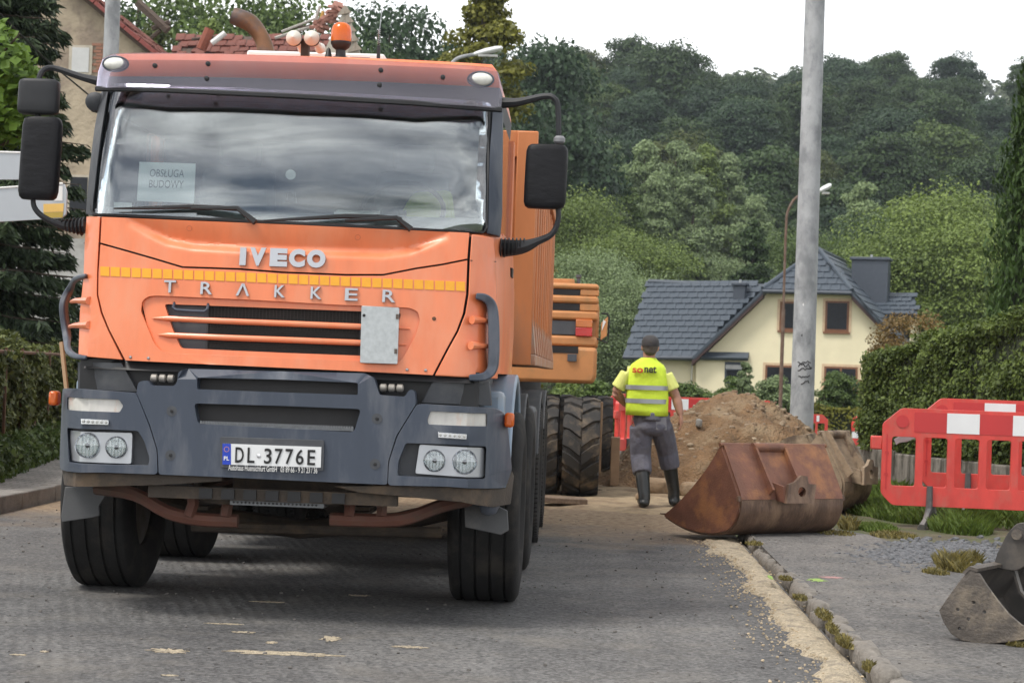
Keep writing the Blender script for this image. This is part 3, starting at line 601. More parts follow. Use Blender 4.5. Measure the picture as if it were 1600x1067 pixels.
for (l0, l1, r0, r1) in (((237, 494), (240, 500), (640, 510), (640, 517)), ((246, 520), (249, 526), (634, 535), (634, 542))):
    pts_t = FQ([(l0[0], (l0[1]+l1[1])/2), (262, (l0[1]+l1[1])/2+.5), (350, (l0[1]*.72+r0[1]*.28+l1[1]*.72+r1[1]*.28)/2), (450, (l0[1]*.48+r0[1]*.52+l1[1]*.48+r1[1]*.52)/2), (560, (l0[1]*.2+r0[1]*.8+l1[1]*.2+r1[1]*.8)/2), (r0[0], (r0[1]+r1[1])/2)])
    b = MB(); b.tube([(u, S(u, v)+.012, v) for u, v in pts_t], [.003, .014, .015, .015, .015, .004], 10); b.ob('grille_bar', M_or, low)
gm = TS('grille_mesh', FQ([(255, 472), (630, 486), (606, 562), (270, 550)], .05), off=.058, thick=.006, mat=M_mesh, parent=low, bevel=0)
b = MB()
(xa, za), (xb, zb) = FP(325, 480, .05), FP(566, 553, .05)
for i in range(46):
    x = xa+(xb-xa)*i/45; b.box(x-.0012, x+.0012, S(x, za)+.046, S(x, za)+.049, zb-.02, za+.01)
for i in range(24):
    z = zb-.02+(za-zb+.03)*i/23; b.box(xa, xb, S(0, z)+.047, S(0, z)+.0505, z-.0012, z+.0012)
b.ob('mesh_wires', pm('mesh_wire', (.045, .04, .036), .7), low, kind='stuff')
for pl in ([(256, 474), (326, 477), (324, 549), (280, 545)], [(562, 487), (628, 489), (604, 558), (560, 556)]):
    TS('grille_end_plate', FQ(pl, .045), off=.048, thick=.005, mat=M_gry2, parent=low, bevel=0)
b = MB(); b.tube([(u, S(u, v)-.004+d, v) for (u, v), d in zip(FQ([(271, 472), (271, 481), (275, 484), (300, 486), (320, 486.5), (324, 483), (324, 474)]), (.03, .0, 0, 0, 0, 0, .03))], .0075, 8); b.ob('grab_handle', M_gry, low)
for q in ((204, 558), (232, 559.5), (636, 577.5), (665, 578.5)):
    u, v = FP(*q); MB().lathe([(.0001, -.008), (.006, -.006), (.009, .002)], 10, 'y', (u, S(u, v), v)).ob('bolt', M_chr, low)
u, v = FP(272, 534, .04); MB().lathe([(.0001, -.004), (.010, -.003), (.012, .004)], 10, 'y', (u, S(u, v)+.045, v)).ob('plug', M_blk, low)
u, v = FP(678, 498); MB().lathe([(.0001, -.004), (.009, -.003), (.011, .002)], 10, 'y', (u, S(u, v), v)).ob('keyhole', pm('rusty_brown', (.12, .06, .03), .8), low)
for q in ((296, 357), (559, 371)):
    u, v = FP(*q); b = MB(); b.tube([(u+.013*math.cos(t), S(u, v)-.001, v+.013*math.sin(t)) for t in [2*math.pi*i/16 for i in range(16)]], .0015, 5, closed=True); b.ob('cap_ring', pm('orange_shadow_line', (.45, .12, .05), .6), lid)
# metal plate hung on the grille
pt = TS('metal_plate', rnd(FQ([(566, 478), (625, 481), (622, 569), (563.5, 567)]), .006, 2), off=-.03, thick=.012, mat=M_alu, bevel=.002)
u, v = FP(570, 493); MB().lathe([(.0001, -.01), (.007, -.008), (.008, .002)], 10, 'y', (u, S(u, v)-.03, v)).ob('rivet', M_blk, pt)
for q in ((622, 495), (619.5, 549)):
    u, v = FP(*q); MB().box(u-.007, u+.007, S(u, v)-.037, S(u, v)-.028, v-.012, v+.012).ob('hinge', pm('hinge_steel', (.10, .075, .06), .6), pt)
# --- reflective tape squares
nT = 35
for i in range(nT):
    t0, t1 = i/nT, (i+.86)/nT
    def bl(t): return (157+572*t, 416.5+24*t)
    a, c = bl(t0), bl(t1)
    mv, mf = sheet(FQ([(a[0], a[1]+14.5), (c[0], c[1]+14.5), (c[0], c[1]), (a[0], a[1])]), [], SM(-.003), .0035, .2)
    ob('reflective_square', me('reflective_square', mv, mf), M_band, low)
# --- lettering
def letter(s_, px0, px1, py0, py1, tilt, bold, depth=.016, nm='letter', spacing=1., mat=M_chr, par=None):
    u0, v0 = FP(px0, py1); u1, v1 = FP(px1, py0); t = text_mb(s_, u1-u0, abs(v1-v0), depth, bold, spacing)
    cu, cv = (u0+u1)/2, (v0+v1)/2
    t.v = [(x+cu, S(x+cu, z+cv)-.006+y, z+cv-x*tilt) for x, y, z in t.v]
    return t.ob(nm, mat, par or low, smooth=None)
ivx = [(374.5, 386), (390, 417), (421.5, 450.5), (451.5, 478), (479.5, 510)]
for ch, (a, c) in zip('IVECO', ivx):
    yo = (a-374)*.036; letter(ch, a, c, 387+yo, 414.5+yo, 0, .07, par=lid)
for ch, a, c in (('T', 256.5, 276), ('R', 313.5, 333), ('Λ', 369, 391), ('K', 429, 446.5), ('K', 485.5, 503.5), ('E', 539, 560), ('R', 597.5, 618.5)):
    yo = (a-256)*.044; letter(ch, a, c, 438.5+yo, 457+yo, 0, .012)
# --- orange corner panels, vanes
cl = TS('corner_panel', FQ([(133.5, 338), (156, 339), (151.5, 425), (151, 461), (157, 488), (168, 515), (191.5, 562), (122.5, 556), (124.5, 488), (130.5, 431), (132, 380)]), off=.0, thick=.06, mat=M_or, bevel=.006)
cr_ = TS('corner_panel', FQ([(737, 366), (771, 371), (774, 409), (777, 500), (777, 592), (679, 587), (701, 545), (716, 518), (727, 490), (732, 460), (734, 406)]), off=.0, thick=.06, mat=M_or, bevel=.006)
for par, pts in ((cl, [(131, 380), (156, 380)]), (cr_, [(735, 407), (775, 409)])):
    b = MB(); b.tube([(u, S(u, v)-.001, v) for u, v in FQ(pts)], .0025, 5); b.ob('panel_joint', M_blk, par)
def vane(px, wpx, yoff, par):
    P3 = spline([Vector((u, S(u, v)+o, v)) for (u, v), o in zip(FQ(px), yoff)], 5); b = MB()
    rings = []
    for i, p in enumerate(P3):
        t = ((P3[min(i+1, len(P3)-1)]-P3[max(i-1, 0)])).normalized(); w_ = wpx[0]+(wpx[1]-wpx[0])*math.sin(math.pi*i/(len(P3)-1))
        n_ = Vector((0, 1, 0)); q = t.cross(n_).normalized(); h = .014
        rings.append([p+q*w_/2-n_*h, p-q*w_/2-n_*h, p-q*w_/2+n_*(h+.05), p+q*w_/2+n_*(h+.05)])
    b.loft(rings); return b.ob('air_vane', M_gry, par, bevel=.008)
vane([(136, 431), (118, 437), (107, 450), (103, 478), (102, 525), (107, 546), (119, 556), (136, 559)], (.022, .034), (-.02, -.05, -.07, -.08, -.08, -.07, -.05, -.01), cl)
vane([(744, 463), (760, 467), (770, 480), (773, 510), (773, 555), (770, 577), (758, 588), (733, 590)], (.03, .055), (-.02, -.07, -.10, -.12, -.12, -.10, -.07, -.01), cr_)
for par, a, c in ((cl, (108, 471), (140, 470)), (cl, (106, 510), (140, 508)), (cr_, (738, 500), (772, 502)), (cr_, (736, 540), (771, 541))):
    (u0, v0), (u1, v1) = FP(*a), FP(*c); b = MB()
    b.tube([(u0, S(u0, v0)-.03, v0), ((u0+u1)/2, S((u0+u1)/2, v1)-.03, (v0+v1)/2), (u1, S(u1, v1)-.0, v1)], [.010, .013, .022] if par is cl else [.022, .013, .010], 8); b.ob('vane_fin', M_or, par)
# grey wedges above the bumper corners
for px in ([(126, 566), (192, 567), (211, 612), (118, 607)], [(677, 592), (765, 596), (768, 634), (656, 630)]):
    q_ = FQ(px, .05); mv, mf = sheet(q_, [], lambda u, v, d: (u, .13+.9*max(0, abs(u)-.85)**1.2-.12*(v-1.1)+d, v), .06, .1); ob('corner_wedge', me('corner_wedge', mv, mf, 40), M_gry2, T, bevel=.005)

# --- bumper
M_step = pm('step_tread', (.20, .21, .22), .5, metal=.4, var=.2, scale=60)
cen = [(213, 613), (216, 597), (226, 594), (233, 597), (236, 602), (272, 603), (277, 596), (278, 582), (291, 576), (440, 580), (570, 583), (584, 590), (591, 612), (593, 617), (632, 620), (640, 608), (648, 611), (650, 631), (619, 681), (606.5, 721), (605, 757), (490, 752), (345, 745), (248, 741), (246, 702), (234, 663)]
slA = [(308, 590), (440, 593), (559, 598), (559, 617), (440, 613), (308, 608)]; slB = [(303, 630), (440, 634), (564, 639), (553, 675), (440, 669), (309, 662)]
bump = TS('bumper', rnd(FQ(cen), .012, 2), [rnd(FQ(slA), .008, 2), rnd(FQ(slB), .02, 3)], off=0, thick=.09, mat=M_gry, bevel=.010)
for sl in (slA, slB): TS('bumper_slot', [((p[0])*1.0, p[1]) for p in FQ([(a, c) for a, c in sl], .07)], off=.075, thick=.01, mat=pm('slot_grey', (.035, .034, .035), .7), parent=bump, bevel=0)
(x0, z0), (x1, z1) = FP(312, 661, .0), FP(552, 674, 0)
b = MB().box(x0, x1, .012, .085, z0-.012, z0+.006)
for i in range(60):
    x = x0+(x1-x0)*(i+.5)/60; b.box(x-.003, x+.003, .005, .02, z0-.002, z0+.012)
b.ob('step_tread', M_step, bump)
corL = [(95, 607), (120, 607), (213, 614), (233, 664), (245, 703), (246.5, 741), (160, 738), (92, 733), (88, 715), (90, 625)]
corR = [(651, 632), (660, 631), (770, 637), (786, 643), (792, 660), (799, 735), (790, 762), (700, 760), (606, 758), (608, 721), (621, 681)]
hlL = [(105, 668), (170, 671), (216, 673), (226, 690), (234, 716), (232, 727), (170, 726), (108, 722)]; hlR = [(634, 692), (700, 694), (760, 697), (758, 748), (690, 747), (621, 743), (622, 722)]
tlL = [(105, 620), (186, 624), (193, 634), (187, 644), (105, 640)]; tlR = [(673, 642), (761, 646), (761, 666), (669, 663), (668, 655)]
for cor, hl, tl, skirt in ((corL, hlL, tlL, [(91, 734), (160, 739), (248, 742), (345, 746), (345, 752), (250, 758), (170, 760), (97, 758)]), (corR, hlR, tlR, [(606, 759), (700, 761), (789, 763), (799, 737), (802, 745), (797, 788), (770, 793), (720, 785), (640, 777), (560, 770), (520, 760)])):
    c = TS('bumper_corner', rnd(FQ(cor), .02, 3), [rnd(FQ(hl), .012, 3), rnd(FQ(tl), .008, 3)], off=-.004, thick=.09, mat=M_gry, bevel=.010)
    TS('headlight_recess', FQ([(p[0]+(3 if p[0] > cor[0][0]+60 else -3), p[1]) for p in hl], .06), off=.065, thick=.01, mat=M_gry2, parent=c, bevel=0)
    TS('skirt', FQ(skirt), off=.03, thick=.06, mat=M_dirt, parent=c, bevel=.01)
    tls = TS('turn_signal', rnd(FQ(tl, .01), .008, 3), off=.012, thick=.03, mat=pm('signal_lens', (.62, .60, .56), .22, var=.15, scale=12, col2=(.62, .40, .28), c2lo=.55, c2hi=.75, c2scale=9, coat=.7, stretch=(1, 1, .3)), parent=c, bevel=.003)
def headlight(unit, circles):
    u = rnd(FQ(unit, .02), .012, 3); h = TS('headlight', u, off=.035, thick=.03, mat=pm('headlight_bezel', (.55, .57, .60), .28, metal=.6, var=.06), bevel=.004)
    for cx, cy, r_ in circles:
        x, z = FP(cx, cy, .03); y = S(x, z)+.03; rr = r_/313.
        MB().lathe([(.0001, .022), (rr*.35, .020), (rr*.7, .012), (rr*.96, 0), (rr*1.04, -.003), (rr*1.06, .004)], 28, 'y', (x, y-.004, z)).ob('reflector', M_sil, h)
        f = MB()
        for k in range(6):
            xx = x-rr*.75+rr*1.5*k/5; hh = math.sqrt(max(0, rr*rr*.85-(xx-x)**2)); f.box(xx-.0022, xx+.0022, y-.008, y-.004, z-hh, z+hh)
        f.ob('lens_flutes', glassy('flute_glass', (.9, .92, .92), .1, .1), h)
        MB().lathe([(.0001, -.020), (.010, -.016), (.014, .0), (.014, .01)], 12, 'y', (x, y+.006, z)).ob('bulb', pm('bulb_cap', (.12, .12, .13), .25, metal=.8), h)
        MB().lathe([(.0001, -.022), (rr*.6, -.018), (rr*1.0, -.006), (rr*1.02, 0)], 28, 'y', (x, y-.002, z)).ob('lens', M_lens, h)
headlight([(108, 672), (206, 676), (204, 725), (106, 719)], [(137, 696, 19), (182, 698.5, 16.5)])
headlight([(655, 694), (756, 699), (756, 746), (648, 740)], [(679, 719.5, 16.5), (726, 721.5, 18.5)])
for px in ([(128, 654), (171, 656), (171, 663.5), (128, 662)], [(685, 675), (729.5, 678), (729.5, 686), (685, 683)]):
    ld = TS('daytime_lamp', FQ(px), off=-.02, thick=.03, mat=M_sil, bevel=.001)
    for i in range(6):
        t = (i+.5)/6; x, z = FP(px[0][0]+(px[1][0]-px[0][0])*t, px[0][1]+(px[1][1]-px[0][1])*t+3.8); MB().lathe([(.0001, -.004), (.007, -.002), (.008, .001)], 8, 'y', (x, S(x, z)-.021, z)).ob('diode', pm('diode', (.4, .4, .38), .2), ld)
for q in ((268.5, 642), (266.5, 711), (589, 654), (586, 725)):
    u, v = FP(*q); y = S(u, v)
    a = MB().lathe([(.026, -.001), (.020, .004), (.018, .004)], 18, 'y', (u, y-.001, v)).ob('bolt_dimple', M_gry2, bump)
    MB().lathe([(.0001, -.006), (.008, -.005), (.009, .001)], 8, 'y', (u, y-.002, v)).ob('bolt', M_blk, bump)
for q, s in (((85, 622), -1), ((795.5, 656), 1)):
    p = TP(q[0], q[1], .36); MB().box(p.x-.022, p.x+.026, .32, .40, p.z-.037, p.z+.037).ob('side_marker', M_amb, T, bevel=.014)
# hinge rollers between bonnet and bumper
for c0 in ((254, 591), (612, 606)):
    for k in (-1, 0, 1):
        u, v = FP(c0[0]+k*13, c0[1]+k*.4, .05); MB().lathe([(.012, -.018), (.02, -.012), (.02, .012), (.012, .018)], 12, 'x', (u, S(u, v)+.05, v)).ob('hinge_roller', pm('zinc', (.30, .28, .25), .5, metal=.5, var=.25, scale=30), bump)
# number plate
fr = TS('number_plate', rnd(FQ([(345, 682), (507, 687.5), (506, 735), (345, 730)]), .010, 3), off=-.016, thick=.014, mat=M_gry2, bevel=.003)
wp = TS('plate_face', FQ([(349, 692.5), (503, 698), (502, 730), (349, 725)]), off=-.020, thick=.006, mat=pm('plate_white', (.72, .73, .73), .35, var=.03), parent=fr, bevel=0)
TS('blue_band', FQ([(349, 692.5), (362, 693), (362, 725.5), (349, 725)]), off=-.0215, thick=.002, mat=pm('plate_blue', (.012, .05, .45), .4), parent=fr, bevel=0)
M_ink = pm('black_ink', (.01, .01, .01), .5)
def ptext(s_, px0, px1, py0, py1, mat, bold=0., nm='lettering'):
    u0, v0 = FP(px0, py1); u1, v1 = FP(px1, py0); t = text_mb(s_, u1-u0, v1-v0, .002, bold); cu, cv = (u0+u1)/2, (v0+v1)/2
    t.v = [(x+cu, S(x+cu, z+cv)-.0225+y, z+cv) for x, y, z in t.v]; return t.ob(nm, mat, fr, smooth=None)
for ch, a, c, yo in (('D', 368.5, 382.5, 0), ('L', 387.5, 399.5, .5), ('3', 413.5, 426, 1.8), ('7', 430, 443, 2.2), ('7', 446.5, 459.5, 2.6), ('6', 463, 476, 3.2), ('E', 481, 494, 4)):
    ptext(ch, a, c, 698.5+yo, 722+yo, M_ink, .012)
ptext('PL', 351, 359.5, 712.5, 718.5, M_wht, .02)
x_, z_ = FP(355.5, 701.5)
for i in range(12):
    a = 2*math.pi*i/12; MB().lathe([(.0001, -.001), (.0022, 0)], 5, 'y', (x_+.012*math.cos(a), S(x_, z_)-.0228, z_+.012*math.sin(a))).ob('star', M_band, fr)
x_, z_ = FP(405.5, 712); MB().lathe([(.0001, -.001), (.010, -.0005), (.011, .001)], 16, 'y', (x_, S(x_, z_)-.0215, z_)).ob('plate_seal', M_sil, fr)
ptext('Autohaus Huensichfurt GmbH   03 89 66 - 9 21 23 / 36', 358, 497, 728.9+1.4, 732.4+1.4, M_wht, 0.)
# --- underside
MB().box(-.62, .62, .10, .16, .60, .66).ob('tow_beam', M_dirt, T)
for i in range(7):
    x = -.33+.11*i; MB().box(x-.032, x+.032, .085, .098, .605, .655).ob('tow_beam_slot', M_blk, T)
b = MB(); b.tube(spline([TP(150, 762, .45), TP(210, 772, .40), TP(262, 800, .34), TP(310, 811, .32), TP(372, 814, .32)], 4), .035, 8); b.ob('underrun_bar', M_redst, T)
b = MB(); b.tube(spline([TP(735, 780, .45), TP(690, 790, .40), TP(640, 808, .34), TP(600, 813, .32), TP(516, 811, .32)], 4), .035, 8); b.ob('underrun_bar', M_redst, T)
for a, c in (((300, 765), (295, 808)), ((540, 772), (545, 808)), ((590, 776), (596, 808)), ((350, 768), (352, 808))):
    b = MB(); p, q = TP(a[0], a[1], .3), TP(c[0], c[1], .3); b.tube([p, (p+q)/2+Vector((.01, .02, 0)), q], .03, 6); b.ob('bar_bracket', M_redst, T)
p, q = TP(361, 779, .18), TP(508, 786, .18)
st = MB().box(p.x, q.x, .15, .33, (p.z+q.z)/2-.026, (p.z+q.z)/2+.018).ob('step_plate', M_step, T, bevel=.003)
b = MB()
for i in range(22):
    for j in range(2):
        x = p.x+.02+(q.x-p.x-.04)*(i+.5*j)/22; b.lathe([(.0001, -.002), (.006, -.001), (.006, .002)], 6, 'y', (x, .149, (p.z+q.z)/2-.012+.018*j))
b.ob('step_holes', M_blk, st)
for s_, a in ((1, [(308, 752), (309, 768), (316, 777), (335, 782), (363, 783)]), (-1, [(544, 762), (545, 775), (535, 783), (508, 786)])):
    b = MB(); b.tube(spline([TP(x, y, .2) for x, y in a], 3), .016, 6); b.ob('step_bracket', M_dirt, T)
for s in (-1, 1): MB().box(s*.40-.04, s*.40+.04, .25, 8.6, .70, .96).ob('chassis_rail', M_dirt, T)
MB().box(-.30, .30, .6, 1.9, .55, 1.10).ob('engine', M_dirt, T, bevel=.05)
MB().lathe([(.0001, 2.0), (.16, 2.02), (.16, 3.0), (.0001, 3.02)], 14, 'y', (0, 0, .62)).ob('gearbox', M_dirt, T)
MB().box(-.7, .7, .35, .40, .95, 1.25).ob('radiator', M_blk, T)
WCX = -.055
b = MB(); b.tube([(WCX-.85, 1.42, .50), (WCX-.55, 1.42, .42), (WCX, 1.42, .36), (WCX+.55, 1.42, .42), (WCX+.85, 1.42, .50)], .055, 10); b.ob('front_axle', M_dirt, T)
for yy in (3.25, 5.35, 6.85):
    b = MB(); b.tube([(WCX-.95, yy, .52), (WCX+.95, yy, .52)], .08, 10); b.ellipsoid((WCX, yy, .52), (.2, .22, .22)); b.ob('axle', M_dirt, T)
for k, (s) in enumerate((-1, 1)):
    b = MB()
    for j in range(5): b.box(s*.42-.04+WCX, s*.42+.04+WCX, .7+j*.1, 2.15-j*.1, .50+j*.022, .518+j*.022)
    b.ob('leaf_spring', M_dirt, T)
b = MB(); b.tube([TP(300, 822, .9), TP(690, 832, .9)], .03, 8); b.ob('steering_rod', M_dirt, T)
# wheels
def wheel_meshes(w_, r, tread):
    h = w_/2; g = .012
    prof = [(r*.56, -h*.80), (r*.66, -h*1.0), (r*.80, -h*1.02), (r*.93, -h*.97), (r*.985, -h*.88)]
    for k in range(4):
        x = h*(-.62+.413*k); prof += [(r, x-h*.20), (r, x-.008), (r-g, x-.006), (r-g, x+.006), (r, x+.008)]
    prof += [(r, h*.80), (r*.985, h*.88), (r*.93, h*.97), (r*.80, h*1.02), (r*.66, h*1.0), (r*.56, h*.80)]
    ty = MB().lathe(prof, 56, 'x', closed=True)
    if tread:
        r_ = random.Random(3)
        for i in range(90):
            a = 2*math.pi*i/90
            for x in (-h*.86, h*.86, -h*.1, h*.3):
                M = Matrix.Rotation(-a, 4, 'X'); q = MB().box(x-.02, x+.02, -.004, .004, r-.006, r+.0035); q.xf(M); ty.add(q.v, q.f)
    rim = MB().lathe([(r*.58, -h*.7), (r*.54, -h*.55), (r*.50, -h*.1), (r*.50, h*.62), (r*.44, h*.66), (r*.36, h*.35), (r*.25, h*.30), (r*.23, h*.62), (r*.14, h*.70), (.0001, h*.70)], 32, 'x')
    for i in range(10):
        a = 2*math.pi*i/10; rim.lathe([(.016, h*.28), (.016, h*.44), (.0001, h*.45)], 6, 'x', (0, r*.31*math.cos(a), r*.31*math.sin(a)))
    return ty.mesh('tyre', 40), rim.mesh('rim', 35)
tyA, rimA = wheel_meshes(.385, .53, False); tyB, rimB = wheel_meshes(.32, .53, True)
M_rim = pm('rim_steel', (.16, .15, .14), .6, metal=.3, var=.2, col2=(.10, .08, .06), c2lo=.45, c2hi=.6)
def put_wheel(x, y, s, ty, rim, par=T, z=.528, mr=M_rim):
    wv = ob('wheel', rim, mr, par, loc=(x, y, z), rot=(0, 0, 0 if s > 0 else math.pi)); ob('tyre', ty, M_rub, wv); return wv
for s in (-1, 1):
    for yy in (1.46, 3.25): put_wheel(WCX+s*1.055, yy, s, tyA, rimA)
    for yy in (5.35, 6.85):
        put_wheel(WCX+s*1.085, yy, s, tyB, rimB); put_wheel(WCX+s*.735, yy, s, tyB, rimB)
# mud flaps and fenders
def arc_fender(y, z, r, x0, x1, a0, a1, t, nm, mat):
    P = []; n = 14; b = MB(); ri = []
    for i in range(n+1):
        a = math.radians(a0+(a1-a0)*i/n); ri.append([(x0, y-math.cos(a)*r, z+math.sin(a)*r), (x1, y-math.cos(a)*r, z+math.sin(a)*r), (x1, y-math.cos(a)*(r-t), z+math.sin(a)*(r-t)), (x0, y-math.cos(a)*(r-t), z+math.sin(a)*(r-t))])
    b.loft(ri); return b.ob(nm, mat, T, bevel=.012)
for s in (-1, 1):
    e = sorted((WCX+s*.80, WCX+s*(1.20 if s > 0 else 1.04)))
    arc_fender(1.46, .53, .74, e[0], e[1], 8, 175, .05, 'front_fender', M_ltgry)
    arc_fender(3.25, .53, .62, e[0], e[1], 15, 165, .02, 'mudguard', M_matte)
    e2 = sorted((WCX+s*.60, WCX+s*1.24))
    arc_fender(5.35, .53, .62, e2[0], e2[1], 15, 150, .02, 'mudguard', M_matte); arc_fender(6.85, .53, .62, e2[0], e2[1], 30, 175, .02, 'mudguard', M_matte)
    MB().box(e2[0], e2[1], 7.5, 7.52, .35, .95).ob('mud_flap', M_blk, T)
    MB().box(e[0]+.02, e[1]-.01, 2.18, 2.20, .35, 1.2).ob('mud_flap', M_matte, T)
    MB().box(s*1.05-.07, s*1.05+.06, .52, .74, .95, 1.18).ob('cab_step', M_ltgry, T, bevel=.03)
    MB().box(s*.95-.22, s*.95+.22, 3.95, 4.65, .55, 1.05).ob('fuel_tank' if s < 0 else 'battery_box', M_alu if s < 0 else M_gry2, T, bevel=.04)
    # side skirt of the bumper
    if s > 0: MB().box(s*1.06-.05, s*1.06+.045, .36, .62, .55, .93).ob('bumper_side', M_gry, T, bevel=.04)
for px in ([(103, 760), (176, 760), (156, 790), (157, 805), (146, 808), (98, 815), (97, 806)], [(726, 788), (778, 790), (793, 797), (795, 828), (783, 835), (727, 823)]):
    pts = [(TP(a, c, .62).x, TP(a, c, .62).z) for a, c in px]; b = MB().prism(pts, 'y', .60, .622); b.ob('mud_flap', M_matte, T, bevel=.004)
    lo = pts[-2] if px[0][0] < 400 else pts[-1]
# --- mirrors
M_arm = pm('mirror_arm', (.028, .029, .032), .5, var=.15, spec=.3)
def pxtube(pts, y, r, nm, mat, par=T, n=8, sm=5):
    P3 = spline([TP(a, c, yy) for (a, c), yy in zip(pts, y if hasattr(y, '__len__') else [y]*len(pts))], sm); rr = r
    if hasattr(r, '__len__'):
        m = len(P3)-1; rr = [np.interp(i/m*(len(r)-1), range(len(r)), r) for i in range(m+1)]
    return MB().tube(P3, rr, n).ob(nm, mat, par)
aL = pxtube([(152, 127), (125, 120), (85, 107), (68, 110), (61, 124), (60, 150), (59, 185)], [.5, .5, .5, .48, .46, .46, .46], [.024, .018, .015, .015, .015, .014, .014], 'mirror_arm', M_arm)
aL2 = pxtube([(52, 300), (53, 322), (66, 338), (90, 350), (110, 354), (134, 352)], [.46, .46, .46, .48, .5, .5], [.013, .014, .015, .018, .03, .045], 'mirror_arm', M_arm)
aR = pxtube([(783, 161), (810, 160), (850, 151), (866, 154), (872, 170), (873, 225)], [.55, .52, .48, .46, .46, .46], [.03, .022, .016, .015, .015, .014], 'mirror_arm', M_arm)
aR2 = pxtube([(872, 322), (872, 345), (862, 366), (840, 377), (815, 386), (776, 388)], [.46, .46, .46, .48, .5, .55], [.013, .014, .015, .02, .036, .052], 'mirror_arm', M_arm)
for par, P in ((aL2, [(92+6*k, 350.5+.6*k) for k in range(7)]), (aR2, [(783+6*k, 388-1.0*k) for k in range(7)])):
    for i, q in enumerate(P):
        p = TP(q[0], q[1], .5); rr = (.026+.0035*i) if par is aL2 else (.052-.0035*i)
        MB().lathe([(rr, -.004), (rr+.004, 0), (rr, .004)], 12, 'x', (p.x, p.y, p.z)).ob('bellows_rib', M_blk, par)
def mirror(x0, y0, x1, y1, yd, nm, mat, lean=0, par=T):
    a, c = TP(x0, y0, yd), TP(x1, y1, yd); w_, h_ = (c.x-a.x)/2, (a.z-c.z)/2; cx, cz = (a.x+c.x)/2, (a.z+c.z)/2
    rings = []
    for i, (q, s) in enumerate(((-1, .80), (-.94, .93), (-.8, 1), (-.3, 1.01), (.3, 1.01), (.8, 1), (.94, .93), (1, .80))):
        n = 20; ring = []
        for k in range(n):
            t = 2*math.pi*k/n; ct, st_ = math.cos(t), math.sin(t); e = .55
            ring.append((cx+lean*q*h_+math.copysign(abs(ct)**e, ct)*w_*s, yd+math.copysign(abs(st_)**e, st_)*.055*s, cz+q*h_))
        rings.append(ring)
    return MB().loft(rings).ob(nm, mat, par, smooth=50)
mirror(31, 124, 91, 180, .46, 'wide_angle_mirror', M_arm, .02)
mirror(36, 183, 91, 313, .46, 'main_mirror', M_tape, .03)
mirror(822, 226, 884, 327, .46, 'main_mirror', M_tape, .02)
p = TP(874, 219, .46); MB().lathe([(.02, -.02), (.03, -.01), (.03, .008), (.02, .02)], 12, 'z', tuple(p)).ob('mirror_clamp', pm('grey_clamp', (.2, .2, .21), .5), aR)
p = TP(150, 160, .6); MB().lathe([(.02, -.05), (.05, -.03), (.055, .02), (.0001, .05)], 14, 'y', tuple(p)).ob('kerb_mirror', M_gry2, T)
# --- things on the cab roof
def roofp(px, py, y): return TP(px, py, y)
p0, p1 = TP(388, 84, 1.2), TP(602, 95, 1.2)
MB().box(p0.x, p1.x, 1.15, 1.6, 2.875, (p0.z+p1.z)/2+.02).ob('roof_hatch', M_wht, T, bevel=.012)
for px in (460, 488):
    p = TP(px, 61, .80); MB().lathe([(.0001, -.06), (.008, -.052), (.038, -.03), (.042, -.022), (.038, -.016), (.02, .05), (.018, .25), (.03, .30), (.0001, .30)], 20, 'y', tuple(p)).ob('air_horn', pm('horn_cream', (.62, .60, .53), .4, var=.08), T)
    MB().lathe([(.040, -.018), (.044, -.008), (.030, .06)], 20, 'y', tuple(p)).ob('horn_bell', M_blk, T)
p = TP(477, 80, .85); MB().box(p.x-.02, p.x+.02, .82, .88, 2.86, p.z+.06).ob('horn_bracket', M_dirt, T)
p = TP(532, 92, .80); pz = TP(532, 66, .80).z; pt_ = TP(532, 35, .80).z; x = p.x
be = MB().lathe([(.055, p.z-.01), (.05, p.z+.004), (.028, p.z+.012), (.026, pz-.045), (.045, pz-.03), (.055, pz-.01), (.055, pz)], 24, 'z', (x, .8, 0)).ob('beacon', M_blk, T)
MB().lathe([(.054, pz), (.056, pz+.02), (.054, pt_-.045), (.046, pt_-.02), (.028, pt_-.005), (.0001, pt_)], 24, 'z', (x, .8, 0)).ob('beacon_dome', pm('amber_dome', (.85, .22, .012), .15, var=.08, trans=.45, coat=.8), be)
MB().lathe([(.026, pz+.01), (.03, pz+.06), (.0001, pz+.07)], 16, 'z', (x, .8, 0)).ob('beacon_reflector', pm('amber_inner', (.9, .35, .06), .2, metal=.4), be)
p = TP(513, 92, .80); MB().lathe([(.028, p.z-.012), (.022, p.z), (.010, p.z+.05), (.0001, p.z+.06)], 14, 'z', (p.x, .8, 0)).ob('antenna_base', M_blk, T)
p = TP(591, 96, .85); q = TP(593, 14, .85); an = MB().lathe([(.03, p.z-.012), (.026, p.z+.004), (.010, p.z+.012), (.009, p.z+.08), (.004, p.z+.085), (.003, p.z+.15)], 12, 'z', (p.x, .85, 0)).ob('whip_antenna', M_blk, T)
b = MB(); b.tube([(p.x+.006*math.cos(i*1.3), .85+.006*math.sin(i*1.3), p.z+.09+i*.002) for i in range(40)], .002, 4); b.tube([(p.x, .85, p.z+.15), (p.x+.01, .85, q.z)], .0018, 5); b.ob('antenna_whip', M_chr, an)
b = MB(); c0, c1 = TP(548, 92, .80), TP(578, 94, .80)
b.tube([(c0.x+(c1.x-c0.x)*i/80, .8+.008*math.sin(i*.9), c0.z+.008*math.cos(i*.9)) for i in range(81)], .0028, 4); b.ob('coiled_cable', M_blk, T)
